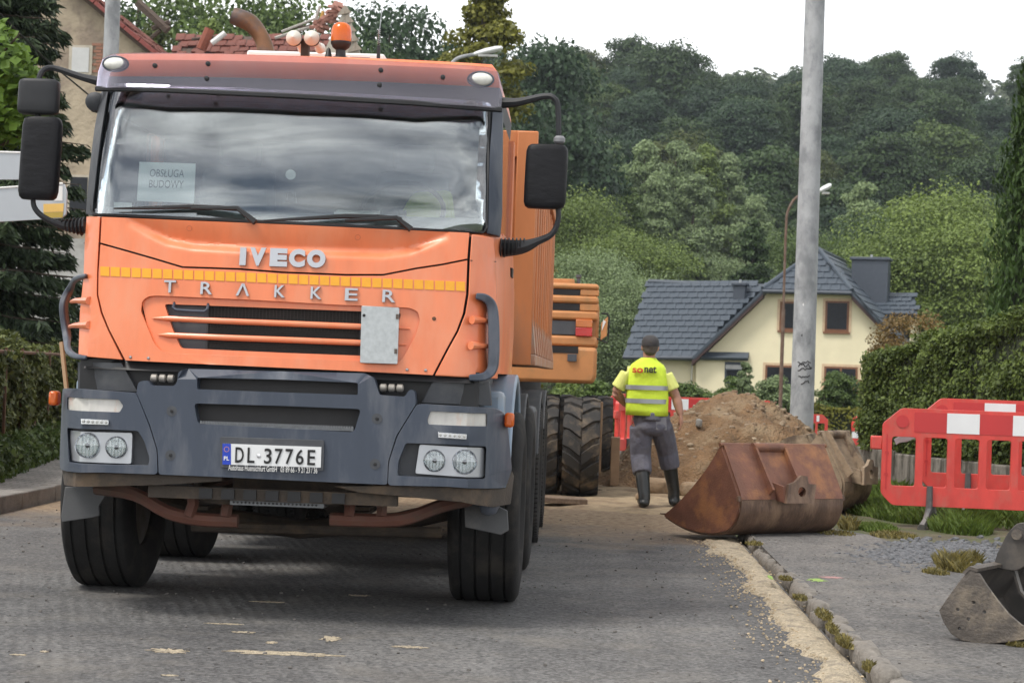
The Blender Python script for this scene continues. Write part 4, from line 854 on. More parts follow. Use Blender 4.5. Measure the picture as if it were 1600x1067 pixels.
# exhaust stack with bent tip
P3 = spline([TP(419, 130, 2.25), TP(416, 85, 2.25), TP(408, 58, 2.25), TP(390, 36, 2.25), TP(364, 25, 2.25)], 6)
ex = MB().tube(P3, [.052+.004*math.sin(i*.4) for i in range(len(P3))], 18, caps=False).ob('exhaust_stack', pm('heat_tinted_steel', (.20, .105, .055), .5, metal=.45, var=.35, scale=7, col2=(.10, .085, .085), c2lo=.46, c2hi=.62, c2scale=5), T)
d = (P3[-1]-P3[-2]).normalized(); MB().tube([P3[-1]-d*.06, P3[-1]-d*.008], .047, 16).ob('exhaust_bore', M_blk, ex)
p = P3[0]; MB().tube([(p.x, 2.25, 1.0), (p.x, 2.25, p.z+.02)], .05, 14).ob('exhaust_pipe', M_dirt, ex)
# --- tipper body
BX = -.028
M_bod2 = pm('pale_dirty_orange', (.42, .20, .11), .65, var=.15, scale=4, col2=(.38, .30, .24), c2lo=.48, c2hi=.65)
fw = MB().box(BX-1.2, BX+1.2, 2.60, 2.66, 1.35, 2.785).ob('headboard', M_or2, T, bevel=.006)
for z0, z1 in ((2.62, 2.785), (1.36, 1.45)): MB().box(BX-1.2, BX+1.2, 2.55, 2.598, z0, z1).ob('headboard_rail', M_or2, fw, bevel=.006)
for s in (-1, 1):
    MB().box(BX+s*1.14-.065, BX+s*1.14+.065, 2.53, 2.548, 1.33, 2.78).ob('headboard_post', M_or2, fw, bevel=.006)
    MB().hexa([(BX+s*.80-.03, 2.55, 2.50), (BX+s*.80+.03, 2.55, 2.50), (BX+s*.80+.03, 2.6, 2.5), (BX+s*.80-.03, 2.6, 2.5), (BX+s*1.05-.03, 2.55, 1.75), (BX+s*1.05+.03, 2.55, 1.75), (BX+s*1.05+.03, 2.6, 1.75), (BX+s*1.05-.03, 2.6, 1.75)]).ob('headboard_brace', M_or2, fw)
    sd_ = MB().box(*sorted((BX+s*1.12, BX+s*1.15)), 2.67, 8.35, 1.36, 2.70).ob('side_wall', M_or2, T)
    MB().box(*sorted((BX+s*1.151, BX+s*1.225)), 2.67, 8.35, 2.62, 2.705).ob('top_rail', M_or2, sd_, bevel=.008)
    MB().box(*sorted((BX+s*1.151, BX+s*1.23)), 2.67, 8.35, 1.33, 1.40).ob('bottom_rail', M_bod2, sd_, bevel=.008)
    for i in range(11):
        yy = 2.75+i*.55
        MB().box(*sorted((BX+s*1.151, BX+s*1.205)), yy, yy+.11, 1.405, 2.615).ob('side_rib', M_or2, sd_, bevel=.008)
        MB().hexa([(BX+s*1.151, yy-.02, 1.405), (BX+s*1.225, yy-.02, 1.405), (BX+s*1.225, yy+.25, 1.405), (BX+s*1.151, yy+.25, 1.405), (BX+s*1.153, yy-.02, 1.72), (BX+s*1.20, yy-.02, 1.62), (BX+s*1.20, yy+.25, 1.62), (BX+s*1.153, yy+.25, 1.72)]).ob('rib_gusset', M_bod2, sd_)
MB().box(BX-1.11, BX+1.11, 2.67, 8.35, 1.34, 1.40).ob('body_floor', M_bod2, T)
MB().box(BX-1.19, BX+1.19, 8.36, 8.42, 1.34, 2.66).ob('tailgate', M_or2, T, bevel=.01)
for s in (-1, 1): MB().box(s*.45-.06, s*.45+.06, 2.7, 8.3, 1.0, 1.335).ob('sub_frame', M_dirt, T)
MB().lathe([(.12, .98), (.12, 2.4), (.09, 2.41), (.09, 2.55)], 16, 'z', (0, 2.42, 0)).ob('tipping_ram', M_dirt, T)
for k in range(2): MB().box(.55+k*.2, .70+k*.2, 2.15, 2.5, 1.1, 1.9).ob('air_filter_box', M_gry2, T, bevel=.03)
# ================================================================== THINGS ON THE SITE
def LP(o, rz, px, py, ly):
    """pixel -> local (x, z) on the plane local y = ly of a frame at o turned by rz"""
    d = ray(px, py); ex = Vector((math.cos(rz), math.sin(rz), 0)); ey = Vector((-math.sin(rz), math.cos(rz), 0)); o = Vector(o)
    t = (ly-(CAMP-o).dot(ey))/d.dot(ey); p = CAMP+d*t-o; return (p.dot(ex), p.z)
# ---------------------------------------------------------------- wheeled excavator seen from behind
M_exo = pm('excavator_orange', (.54, .235, .085), .5, var=.1, scale=4, col2=(.34, .19, .08), c2lo=.5, c2hi=.72, c2scale=2.5)
M_exg = pm('excavator_grey', (.07, .075, .085), .55, var=.15)
M_exd = pm('excavator_dirt', (.10, .07, .045), .85, var=.3, col2=(.17, .11, .06), c2lo=.45, c2hi=.65)
M_lug = pm('dusty_tyre', (.035, .033, .031), .85, var=.25, scale=6, col2=(.15, .115, .08), c2lo=.5, c2hi=.68, c2scale=5, bump=.2, bscale=70)
EX = (-1.12, 20.3, 0.)
E_ = thing('wheeled_excavator', 'orange wheeled excavator with dual chunky tyres standing behind the dump truck', 'excavator', EX)
def EL(px, py, ly=0.): return LP(EX, 0, px, py, ly)
xr = EL(937, 520)[0]
rear = [EL(937, 533), EL(937, 472), EL(928, 447), EL(869, 443)]
zt, zb, zm = EL(900, 444)[1], EL(900, 599)[1], EL(900, 541)[1]
zt2 = EL(900, 448)[1]
body = MB().prism(rnd([(-xr, zm), (xr-.01, zm), (xr-.01, zt-.22), (xr-.10, zt), (-xr, zt)], .05, 3), 'y', .06, 2.6).ob('engine_cover', M_exo, E_, bevel=.03)
MB().prism(rnd([(-xr, zb), (xr-.06, zb), (xr-.02, zb+.06), (xr-.02, zm-.006), (-xr, zm-.006)], .05, 3), 'y', -.06, .9).ob('counterweight', M_exo, E_, bevel=.09)
# louvre ribs standing proud with dark gaps between them
for (y0, y1) in ((443, 452), (462, 474), (486, 500), (525, 541)):
    z1_, z0_ = EL(900, y0)[1], EL(900, y1)[1]
    MB().prism([(0.0, z0_), (xr-.015, z0_), (xr-.03, z1_), (0.0, z1_)], 'y', -.03, .058).ob('louvre_rib', M_exo, body, bevel=.026)
for (y0, y1) in ((452, 462), (474, 486), (541, 553)):
    z1_, z0_ = EL(900, y0)[1], EL(900, y1)[1]
    MB().box(0, xr-.22, -.005 if y0 < 500 else -.066, .052 if y0 < 500 else -.061, z0_+.004, z1_-.004).ob('louvre_gap', M_blk, body)
    if y0 < 500: MB().box(xr-.218, xr-.02, -.018, .055, z0_+.002, z1_-.002).ob('louvre_end', M_exo, body, bevel=.01)
MB().box(.0, xr-.1, -.012, .05, EL(900, 523)[1], EL(900, 502)[1]).ob('grey_band', M_exg, body)
(xa, za), (xb, zb_) = EL(900, 499), EL(925.5, 512)
tl = MB().box(xa, xb, -.05, -.014, zb_, za).ob('tail_light', pm('amber_tail', (.55, .16, .03), .25, var=.15, coat=.5), E_, bevel=.006)
MB().box(xa, xb, -.05, -.014, EL(900, 525)[1], zb_-.003).ob('brake_light', pm('red_tail', (.50, .02, .015), .25, var=.2, coat=.5), tl, bevel=.006)
(xa, za), (xb, zb_) = EL(887, 553), EL(901, 565); MB().box(xa, xb, -.085, -.066, zb_, za).ob('latch_plate', M_exg, E_, bevel=.004)
(xa, za), (xb, zb_) = EL(866, 432), EL(897, 442); MB().box(xa-.3, xb, .4, .9, zb_-.05, za+.0).ob('air_intake_box', M_exo, E_, bevel=.01)
p = EL(904, 438, .5); MB().lathe([(.02, p[1]-.12), (.02, p[1]+.02), (.03, p[1]+.03), (.03, p[1]+.06)], 10, 'z', (p[0], .5, 0)).ob('filler_pipe', M_exg, E_)
# mirror on its bracket at the right side
mz0, mz1 = EL(944, 535)[1], EL(944, 490)[1]; mx0, mx1 = EL(939, 510)[0], EL(951, 510)[0]
b = MB(); b.tube([(mx0-.05, .02, mz0+.04), (mx1-.01, .02, mz0+.0), (mx1, .02, mz0+.06), (mx1+.005, .02, mz1-.04), (mx1-.02, .02, mz1), (mx0, .02, mz1)], .009, 6); mi = b.ob('mirror_bracket', M_blk, E_)
MB().prism([(mx0, mz0+.02), (mx1-.015, mz0+.07), (mx1-.01, mz1-.03), (mx0, mz1-.10)], 'y', .0, .03).ob('mirror', M_exo, mi, bevel=.006)
MB().prism([(mx0+.01, mz0+.12), (mx1-.03, mz0+.22), (mx0+.02, mz0+.24)], 'y', -.004, -.001).ob('mirror_decal', M_wht, mi)
# cab and boom (in front of the engine, mostly behind the truck)
cb = MB().box(-xr+.05, -.25, 1.5, 3.0, 1.35, 3.05).ob('operator_cab', M_exo, E_, bevel=.04)
MB().box(-xr+.15, -.35, 1.47, 1.498, 1.75, 2.9).ob('rear_window', M_glass, cb); MB().box(-.249, -.235, 1.65, 2.85, 1.75, 2.9).ob('side_window', M_glass, cb)
b = MB(); b.tube([(.25, 1.9, 1.6), (.25, 3.3, 3.0), (.25, 5.0, 3.35), (.25, 6.4, 2.7)], [.2, .2, .17, .12], 6); b.ob('boom', M_exo, E_)
b = MB(); b.tube([(.25, 6.3, 2.9), (.25, 6.9, 1.3)], [.15, .1], 6); b.ob('dipper_arm', M_exo, E_)
MB().lathe([(.55, .98), (.55, 1.2)], 24, 'z', (0, 1.6, 0)).ob('slew_ring', M_exg, E_)
MB().box(-.45, .45, -.1, 3.3, .62, .97).ob('undercarriage', M_exd, E_, bevel=.03)
def lug_tyre(w_, r, lugs):
    h = w_/2; ty = MB().lathe([(r*.52, -h*.78), (r*.60, -h), (r*.78, -h*1.04), (r*.90, -h*.96), (r*.945, -h*.8), (r*.95, 0), (r*.945, h*.8), (r*.90, h*.96), (r*.78, h*1.04), (r*.60, h), (r*.52, h*.78)], 48, 'x', closed=True)
    for i in range(lugs):
        for s in (-1, 1):
            a = 2*math.pi*(i+(0 if s > 0 else .5))/lugs; da = 2*math.pi/lugs*.30; tw = 2*math.pi/lugs*.42
            def pt(x, an, rr): return (x, math.sin(an)*rr, math.cos(an)*rr)
            x0, x1, x2 = s*h*.04, s*h*.62, s*h*1.02; ro_, ri_ = r, r*.94
            q = []
            for x, ao, rr in ((x0, -tw, r), (x1, 0, r), (x2, tw*.4, r*.955)):
                q.append([pt(x, a+ao-da, rr-.0), pt(x, a+ao+da, rr), pt(x, a+ao+da*1.25, rr*.935), pt(x, a+ao-da*1.25, rr*.935)])
            ty.loft(q)
    return ty.mesh('tyre', 30)
tyX = lug_tyre(.37, .53, 17)
rimX = MB().lathe([(.30, -.12), (.28, -.10), (.25, -.05), (.25, .09), (.20, .10), (.17, .04), (.10, .03), (.09, .14), (.0001, .15)], 28, 'x').mesh('rim', 35)
M_rimo = pm('orange_rim', (.40, .17, .07), .6, var=.2, col2=(.20, .12, .07), c2lo=.48, c2hi=.65)
cx_ = GP(905, 780).x-EX[0]
for ly, sh in ((-.15, 0), (2.35, .16)):
    for s in (-1, 1):
        xs_ = (cx_, cx_-.43) if s > 0 else (-cx_+.1, -cx_+.53)
        for xw in xs_:
            wv = ob('wheel', rimX, M_rimo, E_, loc=(xw+sh*s, ly, .53), rot=(0, 0, 0 if s > 0 else math.pi)); ob('tyre', tyX, M_lug, wv, rot=(.13*xw, 0, 0))
    MB().tube([(-.95, ly, .53), (.95, ly, .53)], .09, 10).ob('axle', M_exd, E_)
p0, p1 = EL(928, 627, .6), EL(937, 740, .6)
MB().box(p0[0]+.02, p0[0]+.10, .55, .66, p1[1], p0[1]).ob('stabiliser_leg', pm('bare_timber_steel', (.30, .19, .11), .7, var=.2), E_, bevel=.008)
p0, p1 = EL(941, 682, 1.2), EL(957, 765, 1.2)
MB().box(p0[0]+.10, p0[0]+.20, 1.1, 1.3, p1[1]+.05, p0[1]).ob('stabiliser_leg', MATS['bare_timber_steel'], E_, bevel=.008)
# planks and blocks lying by the wheel
M_plank = pm('weathered_plank', (.16, .11, .075), .85, var=.3, scale=6, stretch=(6, 1, 6), col2=(.26, .19, .13), c2lo=.5, c2hi=.7)
g = GP(880, 790); MB().box(-.30, .22, -.14, .14, 0, .055).ob('wooden_plank', M_plank, None, bevel=.008, loc=(g.x, g.y, .03), rot=(.02, .03, .15), label='flat weathered plank on the dirt beside the excavator tyre', cat='plank')
g = GP(853, 777); MB().box(-.16, .10, -.1, .1, 0, .17).ob('wooden_block', pm('pale_timber', (.36, .23, .14), .8, var=.2, stretch=(5, 1, 5)), None, bevel=.025, loc=(g.x, g.y+.35, .04), rot=(0, .08, .3), label='pale timber block wedged behind the truck wheels', cat='block')
g = GP(864, 775); MB().box(-.02, .02, -.05, .05, 0, .26).ob('steel_bracket', M_exd, None, loc=(g.x+.03, g.y+.1, .06), rot=(.0, .35, .2), bevel=.004, label='small rusty steel bracket leaning on the timber block', cat='bracket')

# ---------------------------------------------------------------- soil heap with stones
def heap_h(x, y):
    def cone(cx, cy, h, rx, ry, p=1.15): return h*np.clip(1-np.hypot((x-cx)/rx, (y-cy)/ry), 0, 1)**p
    z = np.maximum.reduce([1.30*(1-np.exp(-cone(1.72, 22.9, 1.75, 1.55, 2.0, 1.0)/1.30*1.35)), cone(2.40, 22.7, .92, 1.35, 1.6), cone(.95, 22.5, .66, 1.15, 1.5), cone(1.30, 22.2, .85, 1.15, 1.5), cone(3.0, 22.6, .45, .9, 1.1)])
    return z
xs = np.linspace(-.1, 4.0, 130); ys = np.linspace(20.4, 25.6, 120); X, Y = np.meshgrid(xs, ys); Z = heap_h(X, Y)
nzv = np.array([[mnoise.fractal((a*1.7, b*1.7, .3), 1.0, 2.0, 4) for a in xs] for b in ys]); nzf = np.array([[mnoise.fractal((a*7, b*7, 2.3), .8, 2.0, 3) for a in xs] for b in ys])
Zh = Z+(nzv*.12+nzf*.045)*np.clip(Z*4, 0, 1)+.0; Zh = np.where(Z > .004, Zh+.02, -.05)
f = [(j*130+i, j*130+i+1, (j+1)*130+i+1, (j+1)*130+i) for j in range(119) for i in range(129) if max(Zh[j, i], Zh[j+1, i], Zh[j, i+1], Zh[j+1, i+1]) > -.02]
M_heap = pm('heap_soil', (.215, .128, .064), .97, var=.4, scale=3.0, col2=(.33, .24, .145), c2lo=.49, c2hi=.66, c2scale=1.8, bump=1.0, bscale=30, bdist=.08)
bmx = me('soil_heap', np.stack([X, Y, Zh], -1).reshape(-1, 3).tolist(), f, 180)
hp = thing('soil_heap', 'tall heap of dug brown earth and rubble behind the rusty bucket', 'soil heap', (0, 0, 0))
ob('earth_mound', bmx, M_heap, hp)
b = MB(); r_ = random.Random(5)
sm = [stone_mesh(200+i, 1, 1, .7, 7, 5, .25) for i in range(4)]
for i in range(900):
    x, y = r_.uniform(.1, 3.6), r_.uniform(20.7, 24.2); h = float(heap_h(np.array(x), np.array(y)))
    if h < .02 and r_.random() < .55: continue
    j = int(np.clip((y-20.4)/5.2*119, 0, 119)); k = int(np.clip((x+.1)/4.1*129, 0, 129)); z = max(float(Zh[j, k]), .05)
    s = r_.choice([.012, .016, .02, .025, .035]); m_ = sm[i % 4]; n0 = len(b.v); R_ = Matrix.Rotation(r_.uniform(0, 6), 3, 'Z')
    b.v += [tuple(Vector((x, y, z))+R_ @ (v.co*s)) for v in m_.vertices]; b.f += [tuple(q+n0 for q in p.vertices) for p in m_.polygons]
ob('rubble', b.mesh('rubble', 60, False), pm('rubble_stone', (.30, .235, .16), .9, var=.35, scale=2.0, col2=(.20, .13, .08), c2lo=.45, c2hi=.6, c2scale=3), hp, kind='stuff')
M_bldr = pm('brown_boulder', (.24, .165, .10), .9, var=.25, scale=5, col2=(.30, .24, .17), c2lo=.5, c2hi=.65, bump=.5, bscale=30)
for i, (px, py, wp, hp_, lab) in enumerate(((1080, 765, 34, 24, 'rounded tan boulder at the foot of the soil heap'), (1028, 760, 62, 26, 'broad flat brown boulder behind the worker at the heap foot'), (1062, 752, 22, 14, 'small dark boulder wedged above the rounded tan boulder'), (1100, 749, 26, 14, 'flattish boulder between heap and rusty bucket lip'), (1003, 776, 22, 12, 'low brown stone beside the worker heel'), (1058, 770, 14, 12, 'small grey-brown cobble beside the rounded tan boulder'), (985, 757, 16, 8, 'pale grey broken stone near the excavator wheel'), (1092, 661, 12, 12, 'grey angular stone stuck in the heap side'))):
    if py > 700: g = GP(px, py+hp_/2, .05); s = g.y/FPX; loc = (g.x, g.y+.1, .05+hp_*s*.45)
    else: g = PY(px, py, 22.0); s = 22/FPX; loc = tuple(g)
    ob('boulder', stone_mesh(40+i, wp*s*.5, wp*s*.42, hp_*s*.55, 16, 10), M_bldr if i != 6 and i != 7 else pm('grey_rock', (.26, .25, .23), .9, var=.2), None, loc=loc, rot=(0, 0, i*1.1), label=lab, cat='boulder')

# ---------------------------------------------------------------- excavator buckets
M_rust = pm('rusted_steel', (.16, .070, .045), .62, metal=.15, var=.3, scale=5, col2=(.28, .125, .055), c2lo=.48, c2hi=.64, c2scale=3.5, bump=.25, bscale=60, rvar=.1)
M_rust2 = pm('dark_worn_steel', (.125, .075, .050), .58, metal=.15, var=.35, scale=8, col2=(.24, .155, .10), c2lo=.5, c2hi=.7, c2scale=4, stretch=(1, 1, .4), bump=.2, bscale=50)
M_mud = pm('muddy_steel', (.30, .225, .15), .8, var=.25, scale=6, col2=(.12, .085, .06), c2lo=.48, c2hi=.62, c2scale=4, bump=.4, bscale=40)
def arc_poly(pts, n=5): return [(v.x, v.y) for v in spline([Vector((a, b_, 0)) for a, b_ in pts], n)]
def bucket(name, label, loc, rz, W, shell, upper, mats, rim, hitch=True, sc=1.0, tilt=0.):
    """shell: profile from the lip round the heel; upper: flat back plate up to the top edge; rim: top edge down to the lip (y,z)"""
    K = thing(name, label, 'digger bucket', loc, rz); K.scale = (sc, sc, sc); K.rotation_euler = (tilt, 0, rz)
    sh = arc_poly(shell, 5); side = sh + upper[1:] + arc_poly(rim, 4)[1:-1]
    def ribbon(P, t, nm, mat):
        b = MB(); n = len(P); rings = []
        for i, (y, z) in enumerate(P):
            a = Vector(P[max(i-1, 0)]); c = Vector(P[min(i+1, n-1)]); d = (c-a).normalized(); nn = Vector((d.y, -d.x))
            rings.append([(0, y, z), (W, y, z), (W, y-nn.x*t, z-nn.y*t), (0, y-nn.x*t, z-nn.y*t)])
        b.loft(rings); return b.ob(nm, mat, K, smooth=40)
    ribbon(sh, .02, 'curved_shell', mats[1]); bp = ribbon(upper, .018, 'back_plate', mats[0])
    for x0, x1 in ((-.022, -.001), (W+.001, W+.022)): MB().prism(side, 'x', x0, x1).ob('side_plate', mats[0], K, smooth=40)
    MB().tube([(-.03, side[-1][0] if False else rim[0][0], rim[0][1]+.005), (W+.03, rim[0][0], rim[0][1]+.005)], .018, 8).ob('top_edge', mats[0], K)
    y, z = sh[0]; MB().hexa([(-.02, y-.16, z+.0), (W+.02, y-.16, z), (W+.02, y+.06, z+.012), (-.02, y+.06, z+.012), (-.02, y-.16, z+.03), (W+.02, y-.16, z+.03), (W+.02, y+.06, z+.02), (-.02, y+.06, z+.02)]).ob('cutting_edge', mats[1], K)
    if hitch:
        (y0, z0), (y1, z1) = upper[0], upper[-1]; c = W*.42
        for xx in (c-.17, c+.17):
            MB().prism([(y0+.02, z0+.02), (y0-.06, z0+.09), (y1-.05, z1+.02), (y1+.01, z1+.02)], 'x', xx-.012, xx+.012).ob('hitch_ear', mats[0], K)
        MB().tube([(c-.18, y1-.03, z1-.015), (c+.18, y1-.03, z1-.015)], .042, 14).ob('hitch_tube', mats[0], K)
        # latch plate with its pin hole
        o_ = [(c-.10, z0-.02), (c+.22, z0-.02), (c+.26, z0+.14), (c+.17, z0+.145), (c+.16, z0+.21), (c+.09, z0+.215), (c+.02, z0+.16), (c-.06, z0+.14)]
        hole = [(c+.09+.045*math.cos(t), z0+.075+.045*math.sin(t)) for t in [2*math.pi*i/14 for i in range(14)]]
        vs_, fs = sheet(o_, [hole], lambda u, v, d: (u, y0-.14+(v-z0)*.12+d, v), .03, 1.0); ob('latch_plate', me('latch_plate', vs_, fs, 30), mats[1], K)
        for xx in (c-.09, c+.20): MB().hexa([(xx-.012, y0-.115, z0-.015), (xx+.012, y0-.115, z0-.015), (xx+.012, y0+.03, z0), (xx-.012, y0+.03, z0), (xx-.012, y0-.10, z0+.12), (xx+.012, y0-.10, z0+.12), (xx+.012, y0+.06, z0+.15), (xx-.012, y0+.06, z0+.15)]).ob('latch_gusset', mats[0], K)
    return K
shell = [(.98, .10), (.75, .03), (.52, .0), (.28, .01), (.10, .07), (.01, .20), (.0, .31)]; upper = [(.0, .31), (.015, .36), (.25, .76)]; rim = [(.25, .76), (.38, .60), (.56, .42), (.78, .24), (.98, .11)]
g = GP(1158, 838, .07)
K1 = bucket('digger_bucket', 'large rusty red-brown ditching bucket lying across the kerb, opening turned away', (g.x-.02, g.y-.05, .07), math.radians(37), 1.18, shell, upper, (M_rust, M_rust2), rim, sc=.92)
MB().box(.12, .30, -.006, .0, 0, 0).mesh('x') if False else None
(y0, z0) = (.08, .47); MB().hexa([(.16, .062, .455), (.30, .062, .455), (.30, .075, .455), (.16, .075, .455), (.16, .09, .52), (.30, .09, .52), (.30, .105, .52), (.16, .105, .52)]).ob('lifting_loop', M_rust, K1)
MB().hexa([(-.03, -.012, .30), (1.21, -.012, .30), (1.21, .012, .30), (-.03, .012, .30), (-.03, -.008, .345), (1.21, -.008, .345), (1.21, .016, .345), (-.03, .016, .345)]).ob('reinforcing_strip', M_rust2, K1)
g = GP(1348, 806, .07)
K2 = bucket('digger_bucket', 'muddy tan bucket with a dark latch plate just beyond the large rusty bucket', (g.x-.18, g.y+.1, .06), math.radians(58), .62, shell, upper, (M_mud, M_mud), rim, sc=1.0)
g = GP(1300, 700, .2)
K3 = bucket('digger_bucket', 'small muddy bucket with a rounded side plate half hidden behind two others', (2.45, 19.9, .06), math.radians(70), .35, shell, upper, (M_mud, M_mud), [(.25, .76), (.45, .74), (.70, .55), (.86, .3), (.98, .11)], hitch=False, sc=.9)
# bucket lying on the footpath with drilled side plate
BO = GP(1530, 1004, .07); BO = (BO.x, BO.y, .07); BR = math.radians(-18)
M_bkt = pm('worn_grey_steel', (.10, .085, .072), .6, metal=.25, var=.35, scale=7, col2=(.22, .18, .135), c2lo=.46, c2hi=.6, c2scale=4.5, bump=.3, bscale=60)
M_bkd = pm('dark_steel', (.075, .068, .062), .55, metal=.4, var=.3, scale=8, col2=(.13, .11, .09), c2lo=.5, c2hi=.7)
KB = thing('digger_bucket', 'grey-brown bucket with drilled side plate lying open on the footpath', 'digger bucket', BO, BR)
def BL(px, py, ly=0): return LP(BO, BR, px, py, ly)
outl = [BL(*p) for p in ((1516, 889), (1505, 900), (1484, 928), (1467, 953), (1474, 972), (1486, 990), (1502, 1000), (1522, 1004), (1545, 1006), (1575, 1003), (1612, 997), (1640, 990), (1620, 985), (1596, 976), (1575, 958), (1558, 937), (1542, 915), (1530, 896))]
holes = []
for q in ((1496.5, 952), (1521, 941), (1538, 956), (1513, 967), (1499, 982)):
    c = BL(*q); holes.append([(c[0]+.0075*math.cos(t), c[1]+.0075*math.sin(t)) for t in [2*math.pi*i/10 for i in range(10)]])
Wd = .85; sk = .22   # the width runs away from the camera and to the right
def bk_map(off): return lambda u, v, d: (u+(off+d)*sk, off+d, v)
vs_, fs = sheet(outl, holes, bk_map(0), .02, 1.0); ob('side_plate', me('side_plate', vs_, fs, 30), M_bkt, KB, bevel=.003)
vs_, fs = sheet(outl, [], bk_map(Wd), .02, 1.0); ob('side_plate', me('side_plate', vs_, fs, 30), M_bkd, KB)
def bk_ribbon(P, t, nm, mat, y0=.012, y1=Wd):
    rings = []; n = len(P)
    for i, (u, v) in enumerate(P):
        a = Vector(P[max(i-1, 0)]); c = Vector(P[min(i+1, n-1)]); d = (c-a).normalized(); nn = Vector((-d.y, d.x))
        rings.append([(u+y0*sk, y0, v), (u+y1*sk, y1, v), (u+y1*sk+nn.x*t, y1, v+nn.y*t), (u+y0*sk+nn.x*t, y0, v+nn.y*t)])
    return MB().loft(rings).ob(nm, mat, KB, smooth=40)
bk_ribbon([BL(*p) for p in ((1514, 893), (1505, 902), (1486, 928), (1470, 953), (1477, 971), (1488, 987), (1503, 997), (1522, 1001), (1545, 1003), (1575, 1000), (1612, 994))], .014, 'shell', M_bkd)
bk_ribbon([BL(*p) for p in ((1508, 897), (1516, 889.5), (1527, 893))], .016, 'top_lip', M_bkt, -.004)
c = BL(1560, 930); bk_ribbon([BL(1538, 900), BL(1548, 935), BL(1575, 965), BL(1602, 980)], .012, 'inner_rib', M_bkd, .40, .44)
for yy in (.34, .58):
    o_ = [BL(*p) for p in ((1514, 894), (1520, 872), (1537, 838), (1552, 822), (1568, 821), (1578, 834), (1584, 862), (1580, 884), (1550, 900))]
    vs_, fs = sheet(rnd(o_, .02, 2), [], bk_map(yy), .03, 1.0); er = ob('hitch_ear', me('hitch_ear', vs_, fs, 40), M_bkd, KB, bevel=.004)
    c = BL(1556, 840); MB().lathe([(.034, yy-.03), (.034, yy+.06), (.02, yy+.065), (.02, yy-.036), (.0001, yy-.037)], 18, 'y', (c[0]+yy*sk, 0, c[1])).ob('pin_boss', M_bkd, er)
c = BL(1556, 840); MB().tube([(c[0]+.30*sk, .30, c[1]), (c[0]+.75*sk, .75, c[1])], .026, 14).ob('hitch_pin', M_bkt, KB)

# ---------------------------------------------------------------- red plastic barriers
M_red = pm('red_plastic', (.64, .060, .048), .45, var=.12, scale=9, col2=(.50, .12, .09), c2lo=.50, c2hi=.72, c2scale=6, stretch=(1, 1, .5), bump=.06, bscale=30)
M_redr = pm('red_reflective', (.52, .03, .03), .3, var=.05); M_whr = pm('white_reflective', (.78, .79, .80), .3, var=.04)
M_foot = pm('grey_rubber_foot', (.10, .10, .10), .8, var=.2, col2=(.20, .19, .18), c2lo=.5, c2hi=.65)
def barrier_parts(K, L=2.0, Hh=.85, lift=.19, nslat=7):
    o_ = [(0, .10), (.10, 0), (L-.10, 0), (L, .10), (L, Hh-.14), (L-.16, Hh), (.16, Hh), (0, Hh-.14)]
    hs = []; x = .085; wv = (L-.17-.065*(nslat-1))/nslat
    for i in range(nslat): hs.append(rnd([(x, .17), (x+wv, .17), (x+wv, .60), (x, .60)], .025, 3)); x += wv+.065
    vs_, fs = sheet(rnd(o_, .03, 3), hs, lambda u, v, d: (u, d-.03, v+lift), .06, 5); ob('panel', me('panel', vs_, fs, 35), M_red, K, bevel=.009)
    MB().prism([(-.10, lift+.48), (.004, lift+.48), (.004, lift+.60), (-.10, lift+.60)], 'y', -.025, .025).ob('coupling_lug', M_red, K, bevel=.012)
    MB().lathe([(.055, -.036), (.05, -.030), (.03, -.028), (.0001, -.028)], 20, 'y', (.17, 0, lift+Hh-.115)).ob('moulded_boss', M_redr, K)
    for z in (.27, .46): MB().lathe([(.016, -.036), (.013, -.028), (.0001, -.028)], 12, 'y', (.042, 0, lift+z)).ob('moulded_dimple', M_redr, K)
    for x0, x1, z0, z1 in ((.036, .048, .14, .25), (.036, .048, .29, .44), (.036, .048, .48, .62)):
        MB().box(x0, x1, -.033, -.030, lift+z0, lift+z1).ob('moulded_groove', M_redr, K)
    x = .27; i = 0
    while x < L-.3:
        x1 = min(x+.28, L-.25); MB().box(x+.001, x1-.001, -.0335, -.030, lift+.645, lift+.82).ob('reflective_strip', M_redr if i % 2 == 0 else M_whr, K); x = x1; i += 1
    for x in (.42, L-.45):
        b = MB(); b.tube([(x, -.040, lift+.18), (x, -.044, lift-.02), (x-.03, -.12, .08), (x-.08, -.30, .014)], [.032, .038, .034, .046], 6, flat=.8); b.tube([(x+.02, .03, lift+.02), (x+.06, .10, .08), (x+.14, .27, .012)], [.036, .032, .046], 6); b.ob('foot', M_foot, K)
o1 = (PY(1375, 790, 17.0).x, 17.0, .055); g2 = PY(1470, 640, 17.9)
B1 = thing('road_barrier', 'red plastic barrier with red-white reflective strip standing on the grass verge', 'barrier', o1, math.radians(-6)); barrier_parts(B1)
B1['group'] = 'red plastic road barriers'
B2 = dup(B1, (PY(1440, 700, 17.75).x, 17.75, .15), math.radians(-3), 'red plastic barrier leaning close behind the striped barrier by the hedge')
B3 = dup(B1, (PY(940, 700, 31.0).x, 31.0, -.04), math.radians(8), 'red plastic barrier between the excavator tyre and the worker')
B4 = dup(B1, (PY(962, 700, 28.6).x, 28.6, 0), math.radians(70), 'red plastic barrier turned edge-on beside the worker')
B5 = dup(B1, (PY(1030, 700, 32.5).x, 32.5, -.06), math.radians(4), 'red plastic barrier between the worker and the soil heap')
B6 = dup(B1, (PY(1293, 700, 55.).x-2.0, 55, -.60), math.radians(3), 'red plastic barrier standing on the far grass behind the grey pole')
vs_ = [(0, 0, 0), (.08, .01, .05), (.16, .0, .07), (.20, .02, .02), (.12, .03, -.02), (.05, .01, -.03), (.02, .0, -.05)]
